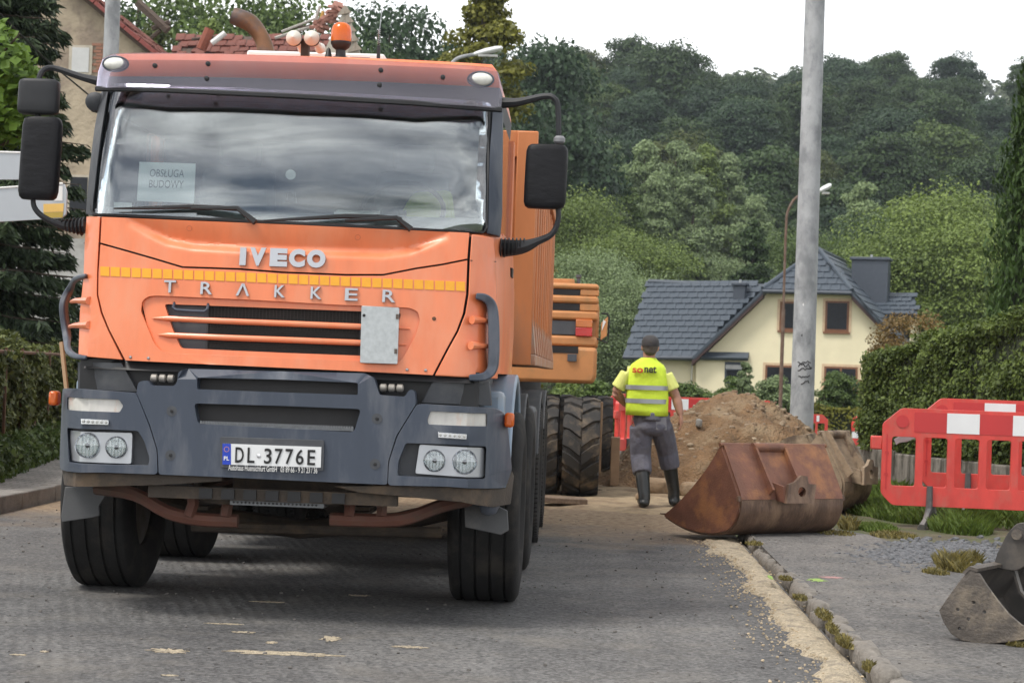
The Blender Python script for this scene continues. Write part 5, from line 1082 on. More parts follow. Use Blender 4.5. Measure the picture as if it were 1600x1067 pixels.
fx = MB(); fx.add(vs_+[(x, y+.006, z) for x, y, z in vs_], [(0, 6, 5, 4, 3, 2, 1), (7, 8, 9, 10, 11, 12, 13)]+[(i, (i+1) % 7, (i+1) % 7+7, i+7) for i in range(7)])
g = PY(1397, 686, 17.4); fx.ob('plastic_scrap', pm('white_film', (.75, .74, .76), .5, var=.1, trans=.3), None, loc=tuple(g), label='scrap of white plastic film caught between the two red barriers', cat='plastic scrap')

# ---------------------------------------------------------------- poles and lamps
M_pole = pm('weathered_pole', (.36, .37, .38), .7, var=.22, scale=5, col2=(.21, .22, .23), c2lo=.47, c2hi=.62, c2scale=3, stretch=(1, 1, .6), bump=.15, bscale=40)
pb = PY(1252, 670, 27.0); pt0 = PY(1270, 5, 27.0)
P1 = thing('utility_pole', 'thick tapered grey utility pole with scrawled graffiti rising behind the soil heap', 'pole', (pb.x, 27.0, 0))
MB().lathe([(.175, -.4), (.165, 1), (.13, 8.5), (.12, 10.5), (.0001, 10.5)], 28, 'z').ob('shaft', M_pole, P1)
for q in ((1256, 476), (1254, 524)):
    h = PY(q[0], q[1], 26.85); MB().lathe([(.02, -.004), (.016, .002), (.0001, .002)], 10, 'y', (h.x-pb.x, h.y-27.0, h.z)).ob('bolt_hole', M_blk if q[1] > 500 else M_wht, P1)
rg = random.Random(11); b = MB()
for (px, py, ww) in ((1256, 566, 20), (1257, 571, 20), (1257, 578, 22), (1256, 588, 18), (1257, 597, 13)):
    pts = []
    for k in range(9):
        h = PY(px-ww/2+ww*k/8, py+(rg.uniform(-3.2, 3.2)), 26.9); x = h.x-pb.x; r_z = .168-.0047*h.z; x = max(-r_z*.9, min(r_z*.9, x)); pts.append((x, -math.sqrt(r_z*r_z-x*x)-.002, h.z))
    b.tube(pts, .008, 4)
b.ob('graffiti', M_blk, P1)
P2 = thing('utility_pole', 'pale concrete pole in front of the ruined house, partly behind the truck cab', 'pole', (PY(165, 300, 30).x, 30, 0))
MB().lathe([(.16, -.2), (.15, 1), (.115, 7.5), (.11, 9), (.0001, 9)], 24, 'z').ob('shaft', M_pole, P2)
def lamp(label, loc, Hh, arm, rz, r, mat, head=.62):
    K = thing('street_lamp', label, 'street lamp', loc, rz)
    b = MB(); b.tube([(0, 0, -.3), (0, 0, Hh*.55)], r*1.25, 10); b.tube(spline([(0, 0, Hh*.55), (0, 0, Hh-.9), (arm*.06, 0, Hh-.45), (arm*.35, 0, Hh-.12), (arm, 0, Hh)], 5), r*.85, 10); b.ob('post', mat, K)
    b = MB(); rings = []
    for t, w_, h_ in ((0, .045, .05), (.15, .07, .065), (.4, .12, .085), (.75, .13, .085), (.95, .09, .06), (1, .03, .03)):
        rings.append([(arm-.02+t*head, math.cos(a)*w_, Hh+t*.16+math.sin(a)*h_*(1 if math.sin(a) > 0 else .7)) for a in [2*math.pi*i/16 for i in range(16)]])
    hd = b.loft(rings).ob('lamp_head', pm('lamp_shell', (.70, .71, .72), .35, var=.05), K)
    MB().box(arm+.08, arm+head*.8, -.07, .07, Hh-.05, Hh+.0).ob('lamp_glass', pm('lamp_diffuser', (.45, .45, .43), .3), hd)
M_rpole = pm('rusty_post', (.14, .085, .06), .8, var=.25, col2=(.20, .15, .12), c2lo=.5, c2hi=.7)
q = PY(1219, 640, 46); lamp('slim rusty street lamp standing beside the thick grey utility pole', (q.x, 46, -.4), PY(1275, 300, 46).z+.4, PY(1279, 300, 46).x-q.x, 0, .036, M_rpole, head=.32)
q = PY(690, 300, 44); lamp('street lamp whose white head rises above the truck cab roof', (q.x, 44, -.3), PY(738, 80, 44).z+.3-.08, PY(742, 80, 44).x-q.x, 0, .05, M_pole, head=.66)
b = MB(); b.tube([PY(-120, -80, 22), PY(0, 22, 23), PY(70, 92, 24.5), PY(150, 158, 26), PY(260, 235, 28)], .012, 5)
b.ob('overhead_cable', M_blk, None, label='thin dark overhead cable slanting down across the spruce towards the truck', cat='cable')
# small red and white hydrant post
g = PY(1337, 660, 58); H_ = thing('marker_post', 'short red and white banded marker post on the grass by the hedge', 'post', (g.x, 58, -.75))
z0 = .0; zt_ = PY(1337, 650, 58).z+.75
MB().lathe([(.10, -.1), (.10, zt_*.42), (.0001, zt_*.42)], 14, 'z').ob('base', M_red, H_); MB().lathe([(.105, zt_*.422), (.105, zt_*.60), (.0001, zt_*.60)], 14, 'z').ob('white_band', M_whr, H_)
MB().lathe([(.12, zt_*.602), (.13, zt_*.8), (.08, zt_*.93), (.03, zt_), (.0001, zt_)], 14, 'z').ob('cap', M_red, H_)
# road-sign boards seen from the back
M_sgn = pm('sign_back', (.42, .45, .48), .45, metal=.2, var=.04, scale=3)
SG = thing('direction_sign', 'pair of plain grey sign boards seen from behind, near the tape-covered truck mirror', 'road sign', (PY(-70, 500, 14).x, 14.0, .12))
def sgp(px, py): p = PY(px, py, 14.0); return (p.x-SG.location.x, p.z-.12)
for px, st in (([(-60, 236), (74, 240), (72, 281), (-60, 281)], 0), ([(-60, 298), (100, 287), (104, 300), (103, 335), (96, 341), (-60, 350)], 1)):
    vs_, fs = sheet(rnd([sgp(*p) for p in px], .01, 2), [], lambda u, v, d: (u, d, v), .03, 5); sb = ob('sign_board', me('sign_board', vs_, fs, 30), M_sgn, SG, bevel=.004)
    if st:
        for q, mt, nm in (([(84, 291), (98, 291), (98, 314), (84, 314)], M_wht, 'sticker'), ([(68, 319), (100, 318), (99, 331), (68, 332)], pm('yellow_sticker', (.70, .45, .12), .5), 'sticker'), ([(68, 332.5), (99, 331.5), (98, 340), (72, 341)], pm('gold_sticker', (.42, .30, .05), .5), 'sticker')):
            MB().prism([sgp(*p) for p in q], 'y', -.004, -.0015).ob(nm, mt, sb, smooth=None)
    (xa, za), (xb, zb_) = sgp(px[0][0], px[0][1]), sgp(px[1][0], px[1][1]); MB().tube([(xa, .0, za), (xb-.01, .0, zb_)], .008, 6).ob('board_edge', M_wht, sb)
MB().lathe([(.035, -.1), (.035, 3.2), (.0001, 3.2)], 12, 'z', (.04, .07, 0)).ob('sign_post', M_pole, SG)
g = GP(118, 640); b = MB(); b.tube([PY(96, 535, 12.6), PY(122, 660, 12.3)-Vector((0, 0, .35))], .016, 6); b.ob('broom_handle', pm('bare_wood', (.34, .22, .12), .7, var=.15), None, label='bare wooden handle leaning beside the truck bumper corner', cat='handle')
# ================================================================== WORKER (walking away, seen from behind)
WG = GP(1030, 791, .04); WO = (WG.x, WG.y, .04)
def WL(px, py, ly=0.): x, z = LP(WO, 0, px, py, ly); return Vector((x, ly, z))
def blob(name, parts, mat, parent, voxel=.009, smooth=6, label=None):
    """one continuous surface from overlapping tapered limbs and ellipsoids"""
    b = MB()
    for p in parts:
        if p[0] == 't': b.tube(p[1], p[2], 12, flat=p[3] if len(p) > 3 else 1.0)
        else: b.ellipsoid(p[1], p[2], 16, 12)
    m = b.mesh(name, None); o = bpy.data.objects.new(name, m); COL.objects.link(o)
    r = o.modifiers.new('r', 'REMESH'); r.mode = 'VOXEL'; r.voxel_size = voxel; s = o.modifiers.new('s', 'SMOOTH'); s.iterations = smooth; s.factor = .5
    bpy.context.view_layer.update(); m2 = bpy.data.meshes.new_from_object(o.evaluated_get(bpy.context.evaluated_depsgraph_get())); bpy.data.objects.remove(o); bpy.data.meshes.remove(m)
    m2.name = name; m2.materials.clear()
    for p in m2.polygons: p.use_smooth = True
    return ob(name, m2, mat, parent)
Wk = thing('person', 'worker in yellow hi-vis vest, grey trousers, black boots and cap walking away', 'person', WO)
M_skin = pm('skin', (.40, .21, .145), .6, var=.1, scale=12); M_hair = pm('short_hair', (.10, .085, .07), .9, var=.3, scale=60)
M_vest = pm('hi_vis_vest', (.62, .80, .05), .75, var=.10, scale=5, bump=.3, bscale=9, bdist=.05); M_tee = pm('pale_yellow_tee', (.72, .76, .22), .85, var=.08, scale=6, bump=.3, bscale=10, bdist=.04)
M_trs = pm('grey_trousers', (.115, .115, .145), .85, var=.18, scale=5, bump=.5, bscale=11, bdist=.05, col2=(.15, .145, .16), c2lo=.5, c2hi=.7)
M_boot = pm('rubber_boot', (.018, .020, .020), .38, var=.25, scale=8, col2=(.10, .085, .065), c2lo=.56, c2hi=.7)
M_cap = pm('dark_cap', (.045, .042, .042), .85, var=.2); M_pkt = pm('pocket_grey', (.21, .21, .23), .85, var=.1); M_refl = pm('silver_tape', (.34, .36, .37), .35, metal=.3, var=.05)
hd = WL(1016, 541); nk = WL(1014, 562); shL = WL(980, 583); shR = WL(1040, 585); pel = WL(1018, 660); chest = WL(1011, 592)
elL, wrL = WL(962, 613, .02), WL(978, 632, -.20+.38); elR, wrR = WL(1057, 622, .0), WL(1063, 647, -.03)
hipL, hipR = WL(1001, 662), WL(1033, 662); knL, knR = WL(1001, 712, .06), WL(1043, 706, .16); anL, anR = WL(1007, 777, -.14), WL(1053, 766, .20)
def L_(a, b, t): return a+(b-a)*t
V3 = Vector
fing = []
hc = WL(1064, 657, -.03); hv_ = V3((.006, .012, -1)).normalized()
for k, (dy, ln) in enumerate(((-.032, .062), (-.011, .072), (.011, .068), (.031, .052))):
    a = hc+V3((.0, dy, -.035)); fing.append(('t', [a, a+V3((-.004, .004, -ln*.5)), a+V3((-.020, .006, -ln*.95))], [.0095, .0088, .0075]))
fing.append(('t', [hc+V3((-.004, .035, .01)), hc+V3((-.014, .056, -.022)), hc+V3((-.022, .058, -.05))], [.012, .011, .008]))
hcL = wrL+V3((.02, .06, -.01)); finL = []
for k, (dz, ln) in enumerate(((.028, .06), (.01, .07), (-.01, .066), (-.028, .05))):
    a = hcL+V3((.01, .03, dz)); finL.append(('t', [a, a+V3((.02, ln*.5, 0)), a+V3((.04, ln*.7, -.01))], [.0095, .0088, .0075]))
finL.append(('t', [hcL+V3((.0, .0, .03)), hcL+V3((.02, .03, .055)), hcL+V3((.03, .05, .055))], [.012, .011, .008]))
body = [('e', hd, (.074, .096, .112)), ('e', hd+V3((0, .03, -.05)), (.058, .078, .075)), ('t', [nk+V3((0, 0, .07)), nk, nk-V3((0, 0, .05))], [.058, .060, .075]),
        ('e', hd+V3((-.077, .005, -.012)), (.012, .022, .034)), ('e', hd+V3((.077, .005, -.012)), (.012, .022, .034)), ('e', hd+V3((.0, .10, -.02)), (.014, .022, .024)),
        ('e', chest, (.15, .09, .16)), ('e', L_(chest, pel, .5), (.14, .09, .16)), ('e', pel, (.14, .09, .13)), ('t', [shL, chest+V3((0, 0, .06)), shR], [.058, .075, .058]),
        ('t', [shL, L_(shL, elL, .5), elL], [.060, .054, .044]), ('t', [elL, L_(elL, wrL, .35), wrL], [.045, .046, .031]), ('t', [wrL, hcL, hcL+V3((.012, .04, 0))], [.031, .036, .03], .8),
        ('t', [shR, L_(shR, elR, .5), elR], [.060, .054, .045]), ('t', [elR, L_(elR, wrR, .35), wrR], [.046, .048, .032]), ('t', [wrR, hc, hc-V3((0, 0, .035))], [.032, .040, .036], .6),
        ('t', [hipL, knL], [.085, .06]), ('t', [knL, anL], [.06, .042]), ('t', [hipR, knR], [.085, .06]), ('t', [knR, anR], [.06, .042])]
blob('body', body+fing+finL, M_skin, Wk, .0072, 5)
# eyes, brows and mouth on the far side of the head
for s in (-1, 1): MB().ellipsoid(hd+V3((s*.03, .088, .005)), (.012, .008, .007), 10, 7).ob('eye', M_wht, Wk)
MB().ellipsoid(hd+V3((0, .093, -.062)), (.024, .008, .006), 10, 6).ob('mouth', pm('lips', (.3, .11, .09), .6), Wk)
blob('hair', [('e', hd+V3((0, -.012, -.005)), (.078, .090, .085)), ('e', hd+V3((0, -.04, -.045)), (.062, .055, .05))], M_hair, Wk, .009, 4)
cap = MB(); cz = hd+V3((0, -.005, .022)); prof = [(1.02, -.25), (1.04, 0), (1.0, .35), (.85, .68), (.55, .90), (.2, 1.0), (.0001, 1.01)]
c_ = MB().lathe(prof, 24); cap.add([(cz.x+x*.083, cz.y+y*.103, cz.z+z*.088) for x, y, z in c_.v], c_.f); cp = cap.ob('cap', M_cap, Wk, smooth=60)
pk = MB(); pk.prism([(-.075, .08), (.075, .08), (.06, .165), (.02, .185), (-.02, .185), (-.06, .165)], 'z', -.008, .004); pk.v = [(x+cz.x, y+cz.y, z+cz.z-.012-.10*max(0, y-.08)) for x, y, z in pk.v]; pk.ob('peak', M_cap, cp)
b = MB(); b.tube([(cz.x+.045*math.cos(t), cz.y-.104+.02*abs(math.cos(t)), cz.z-.015+.035*math.sin(t)) for t in [math.pi*i/10 for i in range(11)]], .005, 5); b.ob('strap_gap', M_hair, cp)
# clothes
tee = [('e', chest+V3((0, 0, .02)), (.178, .118, .17)), ('t', [shL, chest+V3((0, 0, .055)), shR], [.068, .092, .068]), ('t', [nk-V3((0, 0, .012)), nk-V3((0, 0, .08))], [.072, .11]),
       ('t', [shL, L_(shL, elL, .45), L_(shL, elL, .78)], [.068, .072, .074]), ('t', [shR, L_(shR, elR, .40), L_(shR, elR, .66)], [.068, .073, .076])]
blob('tee_shirt', tee, M_tee, Wk, .009, 5)
rings = []
def tor(c, rx, ry, sq=.72): return [(c.x+math.copysign(abs(math.cos(t))**sq, math.cos(t))*rx, c.y+math.copysign(abs(math.sin(t))**sq, math.sin(t))*ry, c.z) for t in [2*math.pi*i/40 for i in range(40)]]
for (pxl, pxr, py, ry) in ((978, 1044, 649, .150), (977, 1044, 640, .150), (978, 1044, 622, .145), (979, 1043, 605, .143), (980, 1042, 590, .140), (982, 1041, 578, .132), (987, 1037, 570, .115), (996, 1028, 563, .088), (1003, 1024, 559, .070)):
    a, c = WL(pxl, py), WL(pxr, py); cc = (a+c)/2; cc.z = WL((pxl+pxr)/2, py).z; k = [V3(p) for p in tor(cc, (c.x-a.x)/2, ry)]
    rings.append([(p.x+.006*math.sin(7*math.atan2(p.y-cc.y, p.x-cc.x)+py*.4), p.y+.005*math.sin(py*.33+p.x*20), p.z) for p in k])
b = MB(); b.loft(rings, caps=False); vst = b.ob('vest', M_vest, Wk, smooth=60); so = vst.modifiers.new('t', 'SOLIDIFY'); so.thickness = .006
def band(py0, py1, nm, mat, grow=1.03):
    rr = []
    for py in (py0, py1):
        a, c = WL(977.5, py), WL(1043.5, py); cc = (a+c)/2; rr.append(tor(cc, (c.x-a.x)/2*grow, .150*grow))
    return MB().loft(rr, caps=False).ob(nm, mat, vst, smooth=60)
band(609, 602, 'reflective_band', M_refl); band(630, 623, 'reflective_band', M_refl)
for s_, a, c, mt, x0 in (('so', 988, 1005, pm('print_red', (.55, .03, .015), .7), 0), ('net', 1006.5, 1026, pm('print_black', (.02, .02, .015), .7), 0)):
    p, q = WL(a, 583, -.14), WL(c, 571.5, -.14); t = text_mb(s_, q.x-p.x, (q.z-p.z-.008)*(.72 if s_ == 'so' else 1), .004, .03); cu = (p+q)/2-V3((0, 0, .008 if s_ == 'so' else 0))
    t.v = [(x+cu.x, -.158+.10*((x+cu.x-chest.x)/.2)**2*.4-(0 if False else 0)+y+.30*max(0, z+cu.z-WL(1011, 580).z), z+cu.z) for x, y, z in t.v]; t.ob('lettering', mt, vst, smooth=None)
trs = [('e', pel+V3((0, 0, .03)), (.185, .125, .13)), ('e', pel+V3((0, -.05, -.04)), (.165, .09, .09)), ('t', [hipL+V3((0, 0, -.02)), L_(hipL, knL, .55), knL], [.110, .110, .102]), ('t', [knL, L_(knL, anL, .30), L_(knL, anL, .43)], [.104, .100, .092]),
       ('t', [hipR+V3((0, 0, -.02)), L_(hipR, knR, .55), knR], [.110, .110, .102]), ('t', [knR, L_(knR, anR, .30), L_(knR, anR, .43)], [.104, .100, .092]), ('t', [pel+V3((0, 0, .02)), pel+V3((0, 0, .10))], [.165, .155], .8)]
tr = blob('trousers', trs, M_trs, Wk, .010, 5)
b = MB().hexa([tuple(WL(1025, 672, -.140)), tuple(WL(1042, 672, -.092)), tuple(WL(1042, 672, -.06)), tuple(WL(1025, 672, -.10)), tuple(WL(1024, 652, -.128)), tuple(WL(1041, 652, -.094)), tuple(WL(1041, 652, -.06)), tuple(WL(1024, 652, -.09))]); b.ob('back_pocket', M_pkt, tr, bevel=.006)
for nm, kn, an, toe in (('L', knL, anL, V3((-.03, .21, 0))), ('R', knR, anR, V3((.05, .20, 0)))):
    top = L_(kn, an, .36); ft = V3((an.x, an.y, .05))
    blob('boot', [('t', [top, L_(top, an, .5), an, ft+V3((0, 0, .02))], [.074, .066, .058, .060]), ('t', [ft+V3((0, -.03, 0)), ft+toe*.5+V3((0, 0, -.005)), ft+toe+V3((0, 0, -.012))], [.056, .052, .036], .9), ('e', ft+V3((0, -.03, -.012)), (.05, .05, .038))], M_boot, Wk, .009, 4)
# ================================================================== HOUSES
def tile_plane(parent, O, U, V, poly, tw, th, mat, nm='roof_tile', jitter=.0, miss=0., drop=None, seed=1, thick=.05, stag=.5):
    """lay overlapping tiles course by course over a polygon given in (u, v) metres on the plane O + u U + v V"""
    U = V3(U).normalized(); V = V3(V).normalized(); Nn = U.cross(V).normalized()
    if Nn.z < 0: Nn = -Nn
    b = MB(); b.hexa([(0, -.02, 0), (tw*.97, -.02, 0), (tw*.97, th*1.06, -.004), (0, th*1.06, -.004), (0, -.02, thick), (tw*.97, -.02, thick), (tw*.97, th*1.06, .008), (0, th*1.06, .008)])
    b.add([(tw*.62, -.021, thick), (tw*.97, -.021, thick), (tw*.80, -.021, thick*1.3), (tw*.62, th, .008), (tw*.97, th, .008), (tw*.80, th, .03)], [(0, 1, 2), (0, 2, 5, 3), (1, 4, 5, 2)])
    m = b.mesh('roof_tile', 30); m.materials.append(mat); r = random.Random(seed)
    def inside(u, v):
        c = False
        for i in range(len(poly)):
            (x1, y1), (x2, y2) = poly[i-1], poly[i]
            if (y1 > v) != (y2 > v) and u < (x2-x1)*(v-y1)/(y2-y1)+x1: c = not c
        return c
    us = [p[0] for p in poly]; vs_ = [p[1] for p in poly]; nv = int((max(vs_)-min(vs_))/th)+1; nu = int((max(us)-min(us))/tw)+1; cnt = 0
    M0 = Matrix((U, V, Nn)).transposed().to_4x4()
    for j in range(nv):
        for i in range(nu+1):
            u = min(us)+(i-(stag if j % 2 else 0))*tw; v = min(vs_)+j*th
            if not inside(u+tw/2, v+th*.5) or r.random() < miss: continue
            o = bpy.data.objects.new(nm, m); COL.objects.link(o); o.parent = parent
            M = M0.copy(); M.translation = V3(O)+U*u+V*v+Nn*(.01+r.uniform(0, jitter)); o.matrix_local = M @ Matrix.Rotation(r.uniform(-1, 1)*jitter*3, 4, 'Z') @ Matrix.Rotation(r.uniform(-1, 1)*jitter*2, 4, 'X'); cnt += 1
    return cnt
def slab(name, pts, t, mat, parent):   # planar polygon with thickness t (downwards normal)
    P = [V3(p) for p in pts]; n = (P[1]-P[0]).cross(P[2]-P[0]).normalized()
    if n.z < 0: n = -n
    k = len(P); b = MB(); b.add([tuple(p) for p in P]+[tuple(p-n*t) for p in P], [tuple(range(k)), tuple(range(2*k-1, k-1, -1))]+[(i, i+k, (i+1) % k+k, (i+1) % k) for i in range(k)]); return b.ob(name, mat, parent, smooth=None)
M_cream = pm('cream_render', (.80, .72, .50), .85, var=.05, scale=1.0, col2=(.72, .64, .44), c2lo=.55, c2hi=.8, c2scale=.7)
M_slate = pm('anthracite_tile', (.052, .068, .088), .5, var=.16, scale=1.5); M_ant = pm('anthracite_metal', (.060, .072, .092), .5, var=.1)
M_brw = pm('brown_frame', (.20, .085, .04), .55, var=.12); M_soff = pm('dark_soffit', (.055, .028, .026), .7); M_pane = pm('window_pane', (.012, .014, .018), .3, spec=.25, var=.3)
HR = math.radians(-15.3); hc0 = PY(1255, 600, 80); HO = (hc0.x, 80, -.95)
Hs = thing('family_house', 'cream rendered house with dark grey tiled roofs and brown windows beyond the heap', 'house', HO, HR)
def HL(px, py, ly=0.): x, z = LP(HO, HR, px, py, ly); return V3((x, ly, z))
fa = [HL(1088, 620), HL(1088, 557), HL(1196, 459), HL(1327, 461), HL(1412, 545), HL(1412, 625)]
z0 = 0.; wp = [(fa[0].x, 0), (fa[1].x, fa[1].z), (fa[2].x, fa[2].z), (fa[3].x, fa[3].z), (fa[4].x, fa[4].z), (fa[5].x, 0)]
wall = MB().prism(wp[::-1], 'y', 0, 10).ob('wall', M_cream, Hs, smooth=None)
ap = HL(1279, 391, 1.7); apb = V3((ap.x, 9.6, ap.z))
hl, hr = HL(1192, 452, -.45), HL(1331, 455, -.45); el, er = HL(1081, 558, -.45), HL(1420, 548, -.45)
elb, erb = V3((el.x, 10.3, el.z)), V3((er.x, 10.3, er.z))
roof = slab('main_roof', [hr, er, erb, apb, ap], .16, M_slate, Hs); rl = slab('main_roof', [ap, apb, elb, el, hl], .16, M_slate, Hs); rh = slab('hip_roof', [hl, hr, ap], .14, M_slate, Hs)
def pl2(O, U, V, P): return [((V3(p)-O).dot(U), (V3(p)-O).dot(V)) for p in P]
U = (hr-hl).normalized(); n_ = (hr-hl).cross(ap-hl).normalized(); V = n_.cross(U); V = V if V.z > 0 else -V
tile_plane(rh, hl, U, V, pl2(hl, U, V, [hl, hr, ap]), .40, .42, M_slate)
U = (erb-er).normalized(); n_ = U.cross(ap-er).normalized(); V = n_.cross(U); V = V if V.z > 0 else -V
tile_plane(roof, er, U, V, pl2(er, U, V, [er, erb, apb, ap, hr]), .52, .46, M_slate)
for a, c in ((hl, ap), (hr, ap), (ap, apb)): MB().tube([a+V3((0, 0, .03)), c+V3((0, 0, .05))], .11, 8).ob('ridge_cap', M_slate, roof)
MB().tube([hl+V3((0, -.06, -.08)), hr+V3((0, -.06, -.08))], .09, 8).ob('gutter', M_ant, Hs)
for a, c in ((hl, el), (hr, er)):
    d = (c-a); b = MB(); dn = V3((0, 0, -.34)); b.hexa([tuple(a+dn), tuple(c+dn), tuple(c+dn+V3((0, .5, 0))), tuple(a+dn+V3((0, .5, 0))), tuple(a-V3((0, 0, .15))), tuple(c-V3((0, 0, .15))), tuple(c+V3((0, .5, -.15))), tuple(a+V3((0, .5, -.15)))]); b.ob('barge_board', M_soff, Hs)
def window(x0, y0, x1, y1, mull=0):
    a, c = HL(x0, y0), HL(x1, y1); fr = MB()
    w_ = MB().box(a.x, c.x, -.03, .06, c.z, a.z).ob('window', M_brw, Hs, bevel=.01)
    n = mull+1; ww = (c.x-a.x-.09)/n
    for i in range(n): MB().box(a.x+.09+ww*i, a.x+ww*(i+1), -.045, -.0305, c.z+.11, a.z-.08).ob('pane', M_pane, w_)
    MB().box(a.x-.06, c.x+.06, -.10, -.0, c.z-.08, c.z-.002).ob('sill', M_brw, w_)
    for (xa, xb, za, zb2) in ((a.x-.10, a.x-.002, c.z, a.z+.1), (c.x+.002, c.x+.10, c.z, a.z+.1), (a.x, c.x, a.z+.002, a.z+.1)): MB().box(xa, xb, -.022, .01, za, zb2).ob('reveal', pm('pale_reveal', (.62, .46, .30), .8), w_)
window(1219, 471, 1246, 517); window(1290, 470, 1326, 519); window(1196, 570, 1242, 622, 1); window(1288, 572, 1339, 625, 1)
a, c = HL(1133, 565), HL(1161, 600); w5 = MB().box(a.x, c.x, -.03, .06, c.z, a.z).ob('window', M_ant, Hs); MB().box(a.x+.08, c.x-.08, -.05, -.0305, c.z+.08, a.z-.35).ob('pane', M_pane, w5); MB().box(a.x+.04, c.x-.04, -.06, -.0305, a.z-.30, a.z-.12).ob('shutter', pm('shutter_grey', (.4, .4, .4), .6), w5)
# wing with the long front slope
e0, e1 = HL(974, 556, -.3), HL(1090, 557, -.3); r0_, r1_ = HL(1013, 441, 3.6), HL(1198, 449, 3.6); bk = V3((0, 4.2, 0))
wr = slab('wing_roof', [e0, V3((r1_.x, -.3, e1.z)), r1_, r0_], .14, M_slate, Hs); slab('wing_roof', [r0_, r1_, r1_+V3((0, 4, -2.9)), V3((e0.x, 7.6, e0.z))], .14, M_slate, Hs)
U = (e1-e0).normalized(); n_ = U.cross(r0_-e0).normalized(); V = n_.cross(U); V = V if V.z > 0 else -V
# the part of the slope in front of the main gable's left verge
q0 = HL(1196, 448, 3.55)
tile_plane(wr, e0, U, V, pl2(e0, U, V, [e0, e1+V3((.3, 0, 0)), HL(1140, 505, 1.7), r1_, r0_]), .42, .40, M_slate)
MB().tube([r0_+V3((0, 0, .03)), r1_+V3((0, 0, .03))], .11, 8).ob('ridge_cap', M_slate, wr); MB().tube([e0+V3((0, -.05, -.06)), e1+V3((0, -.05, -.06))], .09, 8).ob('gutter', M_ant, Hs)
MB().box(e0.x+.6, fa[0].x-.003, .3, 7.2, 0, e0.z-.12).ob('wing_wall', M_cream, Hs); d0 = HL(1088, 572, -.1); MB().tube([(d0.x-.1, -.2, d0.z+.35), (d0.x-.25, .2, d0.z), (d0.x-.25, .2, 0)], .05, 8).ob('downpipe', pm('white_pipe', (.6, .58, .5), .5), Hs)
# right-hand wing, chimneys
s0, s1 = HL(1362, 456, 5.5), HL(1428, 458, 5.5); t0, t1 = HL(1388, 492, 3.6), HL(1434, 492, 3.6)
w2 = slab('rear_wing_roof', [t0-V3((.6, 0, 0)), t1, s1, s0-V3((.5, 0, 0))], .14, M_slate, Hs); U = (t1-t0).normalized(); n_ = U.cross(s0-t0).normalized(); V = n_.cross(U); V = V if V.z > 0 else -V
tile_plane(w2, t0-V3((.6, 0, 0)), U, V, pl2(t0-V3((.6, 0, 0)), U, V, [t0-V3((.6, 0, 0)), t1, s1, s0-V3((.5, 0, 0))]), .42, .40, M_slate)
MB().box(fa[4].x-.2, t1.x-.3, 4.0, 9.5, 0, t1.z-.15).ob('rear_wing_wall', M_cream, Hs)
for (xa, ya, xb, yb, ly, dp_) in ((1331, 402, 1386, 470, 4.5, 1.0), (1146, 442, 1163, 482, 2.6, .5)):
    a, c = HL(xa, ya, ly), HL(xb, yb, ly); ch = MB().box(a.x, c.x, ly, ly+dp_, c.z-.8, a.z-.12).ob('chimney', M_ant, Hs, bevel=.02); MB().box(a.x-.08, c.x+.08, ly-.08, ly+dp_+.08, a.z-.118, a.z+.02).ob('chimney_cap', M_ant, ch, bevel=.03)
    MB().lathe([(.06, a.z+.02), (.06, a.z+.16), (.0001, a.z+.16)], 8, 'z', ((a.x+c.x)/2, ly+dp_/2, 0)).ob('flue', M_alu, ch)

# ---------------------------------------------------------------- ruined house on the left
RY = 48.
M_plas = pm('crumbling_plaster', (.40, .33, .24), .95, var=.2, scale=1.2, col2=(.27, .215, .165), c2lo=.47, c2hi=.58, c2scale=.9, bump=.6, bscale=8, bdist=.05)
M_rtile = pm('red_pantile', (.17, .058, .042), .8, var=.35, scale=2, col2=(.10, .055, .045), c2lo=.5, c2hi=.65, c2scale=1.5); M_gwall = pm('grey_plaster', (.40, .39, .37), .9, var=.12, scale=.8, col2=(.30, .29, .27), c2lo=.5, c2hi=.7)
RO = (PY(90, 600, RY).x, RY, -.5); Rn = thing('ruined_house', 'derelict house with peeling beige gable and broken red tile verge behind the spruce', 'house', RO)
def RL(px, py, ly=0.): x, z = LP(RO, 0, px, py, ly); return V3((x, ly, z))
g0, g1, g2 = RL(-160, 130), RL(60, -60), RL(330, 165)
wl = [(g0.x, 0), (g2.x, 0), (g2.x, g2.z), (g1.x, g1.z), (g0.x, g0.z)]
MB().prism(wl, 'y', 0, 9).ob('gable_wall', M_plas, Rn, smooth=None)
lo0, lo1 = RL(-160, 372, -.12), RL(420, 446, -.12); MB().box(g0.x-.2, g2.x+.3, -.10, -.004, 0, RL(80, 372).z).ob('ground_floor_render', M_gwall, Rn)
zz = RL(80, 446, -.2).z; MB().box(g0.x-.3, g2.x+.4, -.26, -.105, zz-.10, zz+.10).ob('ledge', pm('pale_ledge', (.5, .51, .52), .7), Rn); MB().box(g0.x-.3, g2.x+.4, -.18, -.105, RL(80, 345).z-.05, RL(80, 345).z+.07).ob('cornice', M_gwall, Rn)
def rwin(x0, y0, x1, y1, mat, brk=False):
    a, c = RL(x0, y0), RL(x1, y1); w_ = MB().box(a.x-.08, c.x+.08, -.05, -.005, c.z-.06, a.z+.06).ob('window', pm('window_surround', (.46, .41, .33), .9, var=.15), Rn); MB().box(a.x, c.x, -.065, -.052, c.z, a.z).ob('pane', mat, w_)
rwin(114, 75, 139, 114, pm('boarded_white', (.55, .55, .54), .7, var=.06)); rwin(111, 277, 136, 330, M_pane)
b_m = pm('bare_brick', (.30, .15, .10), .9, var=.25)
bk_mesh = MB().box(0, .24, -.02, .0, 0, .065).mesh('brick', None)
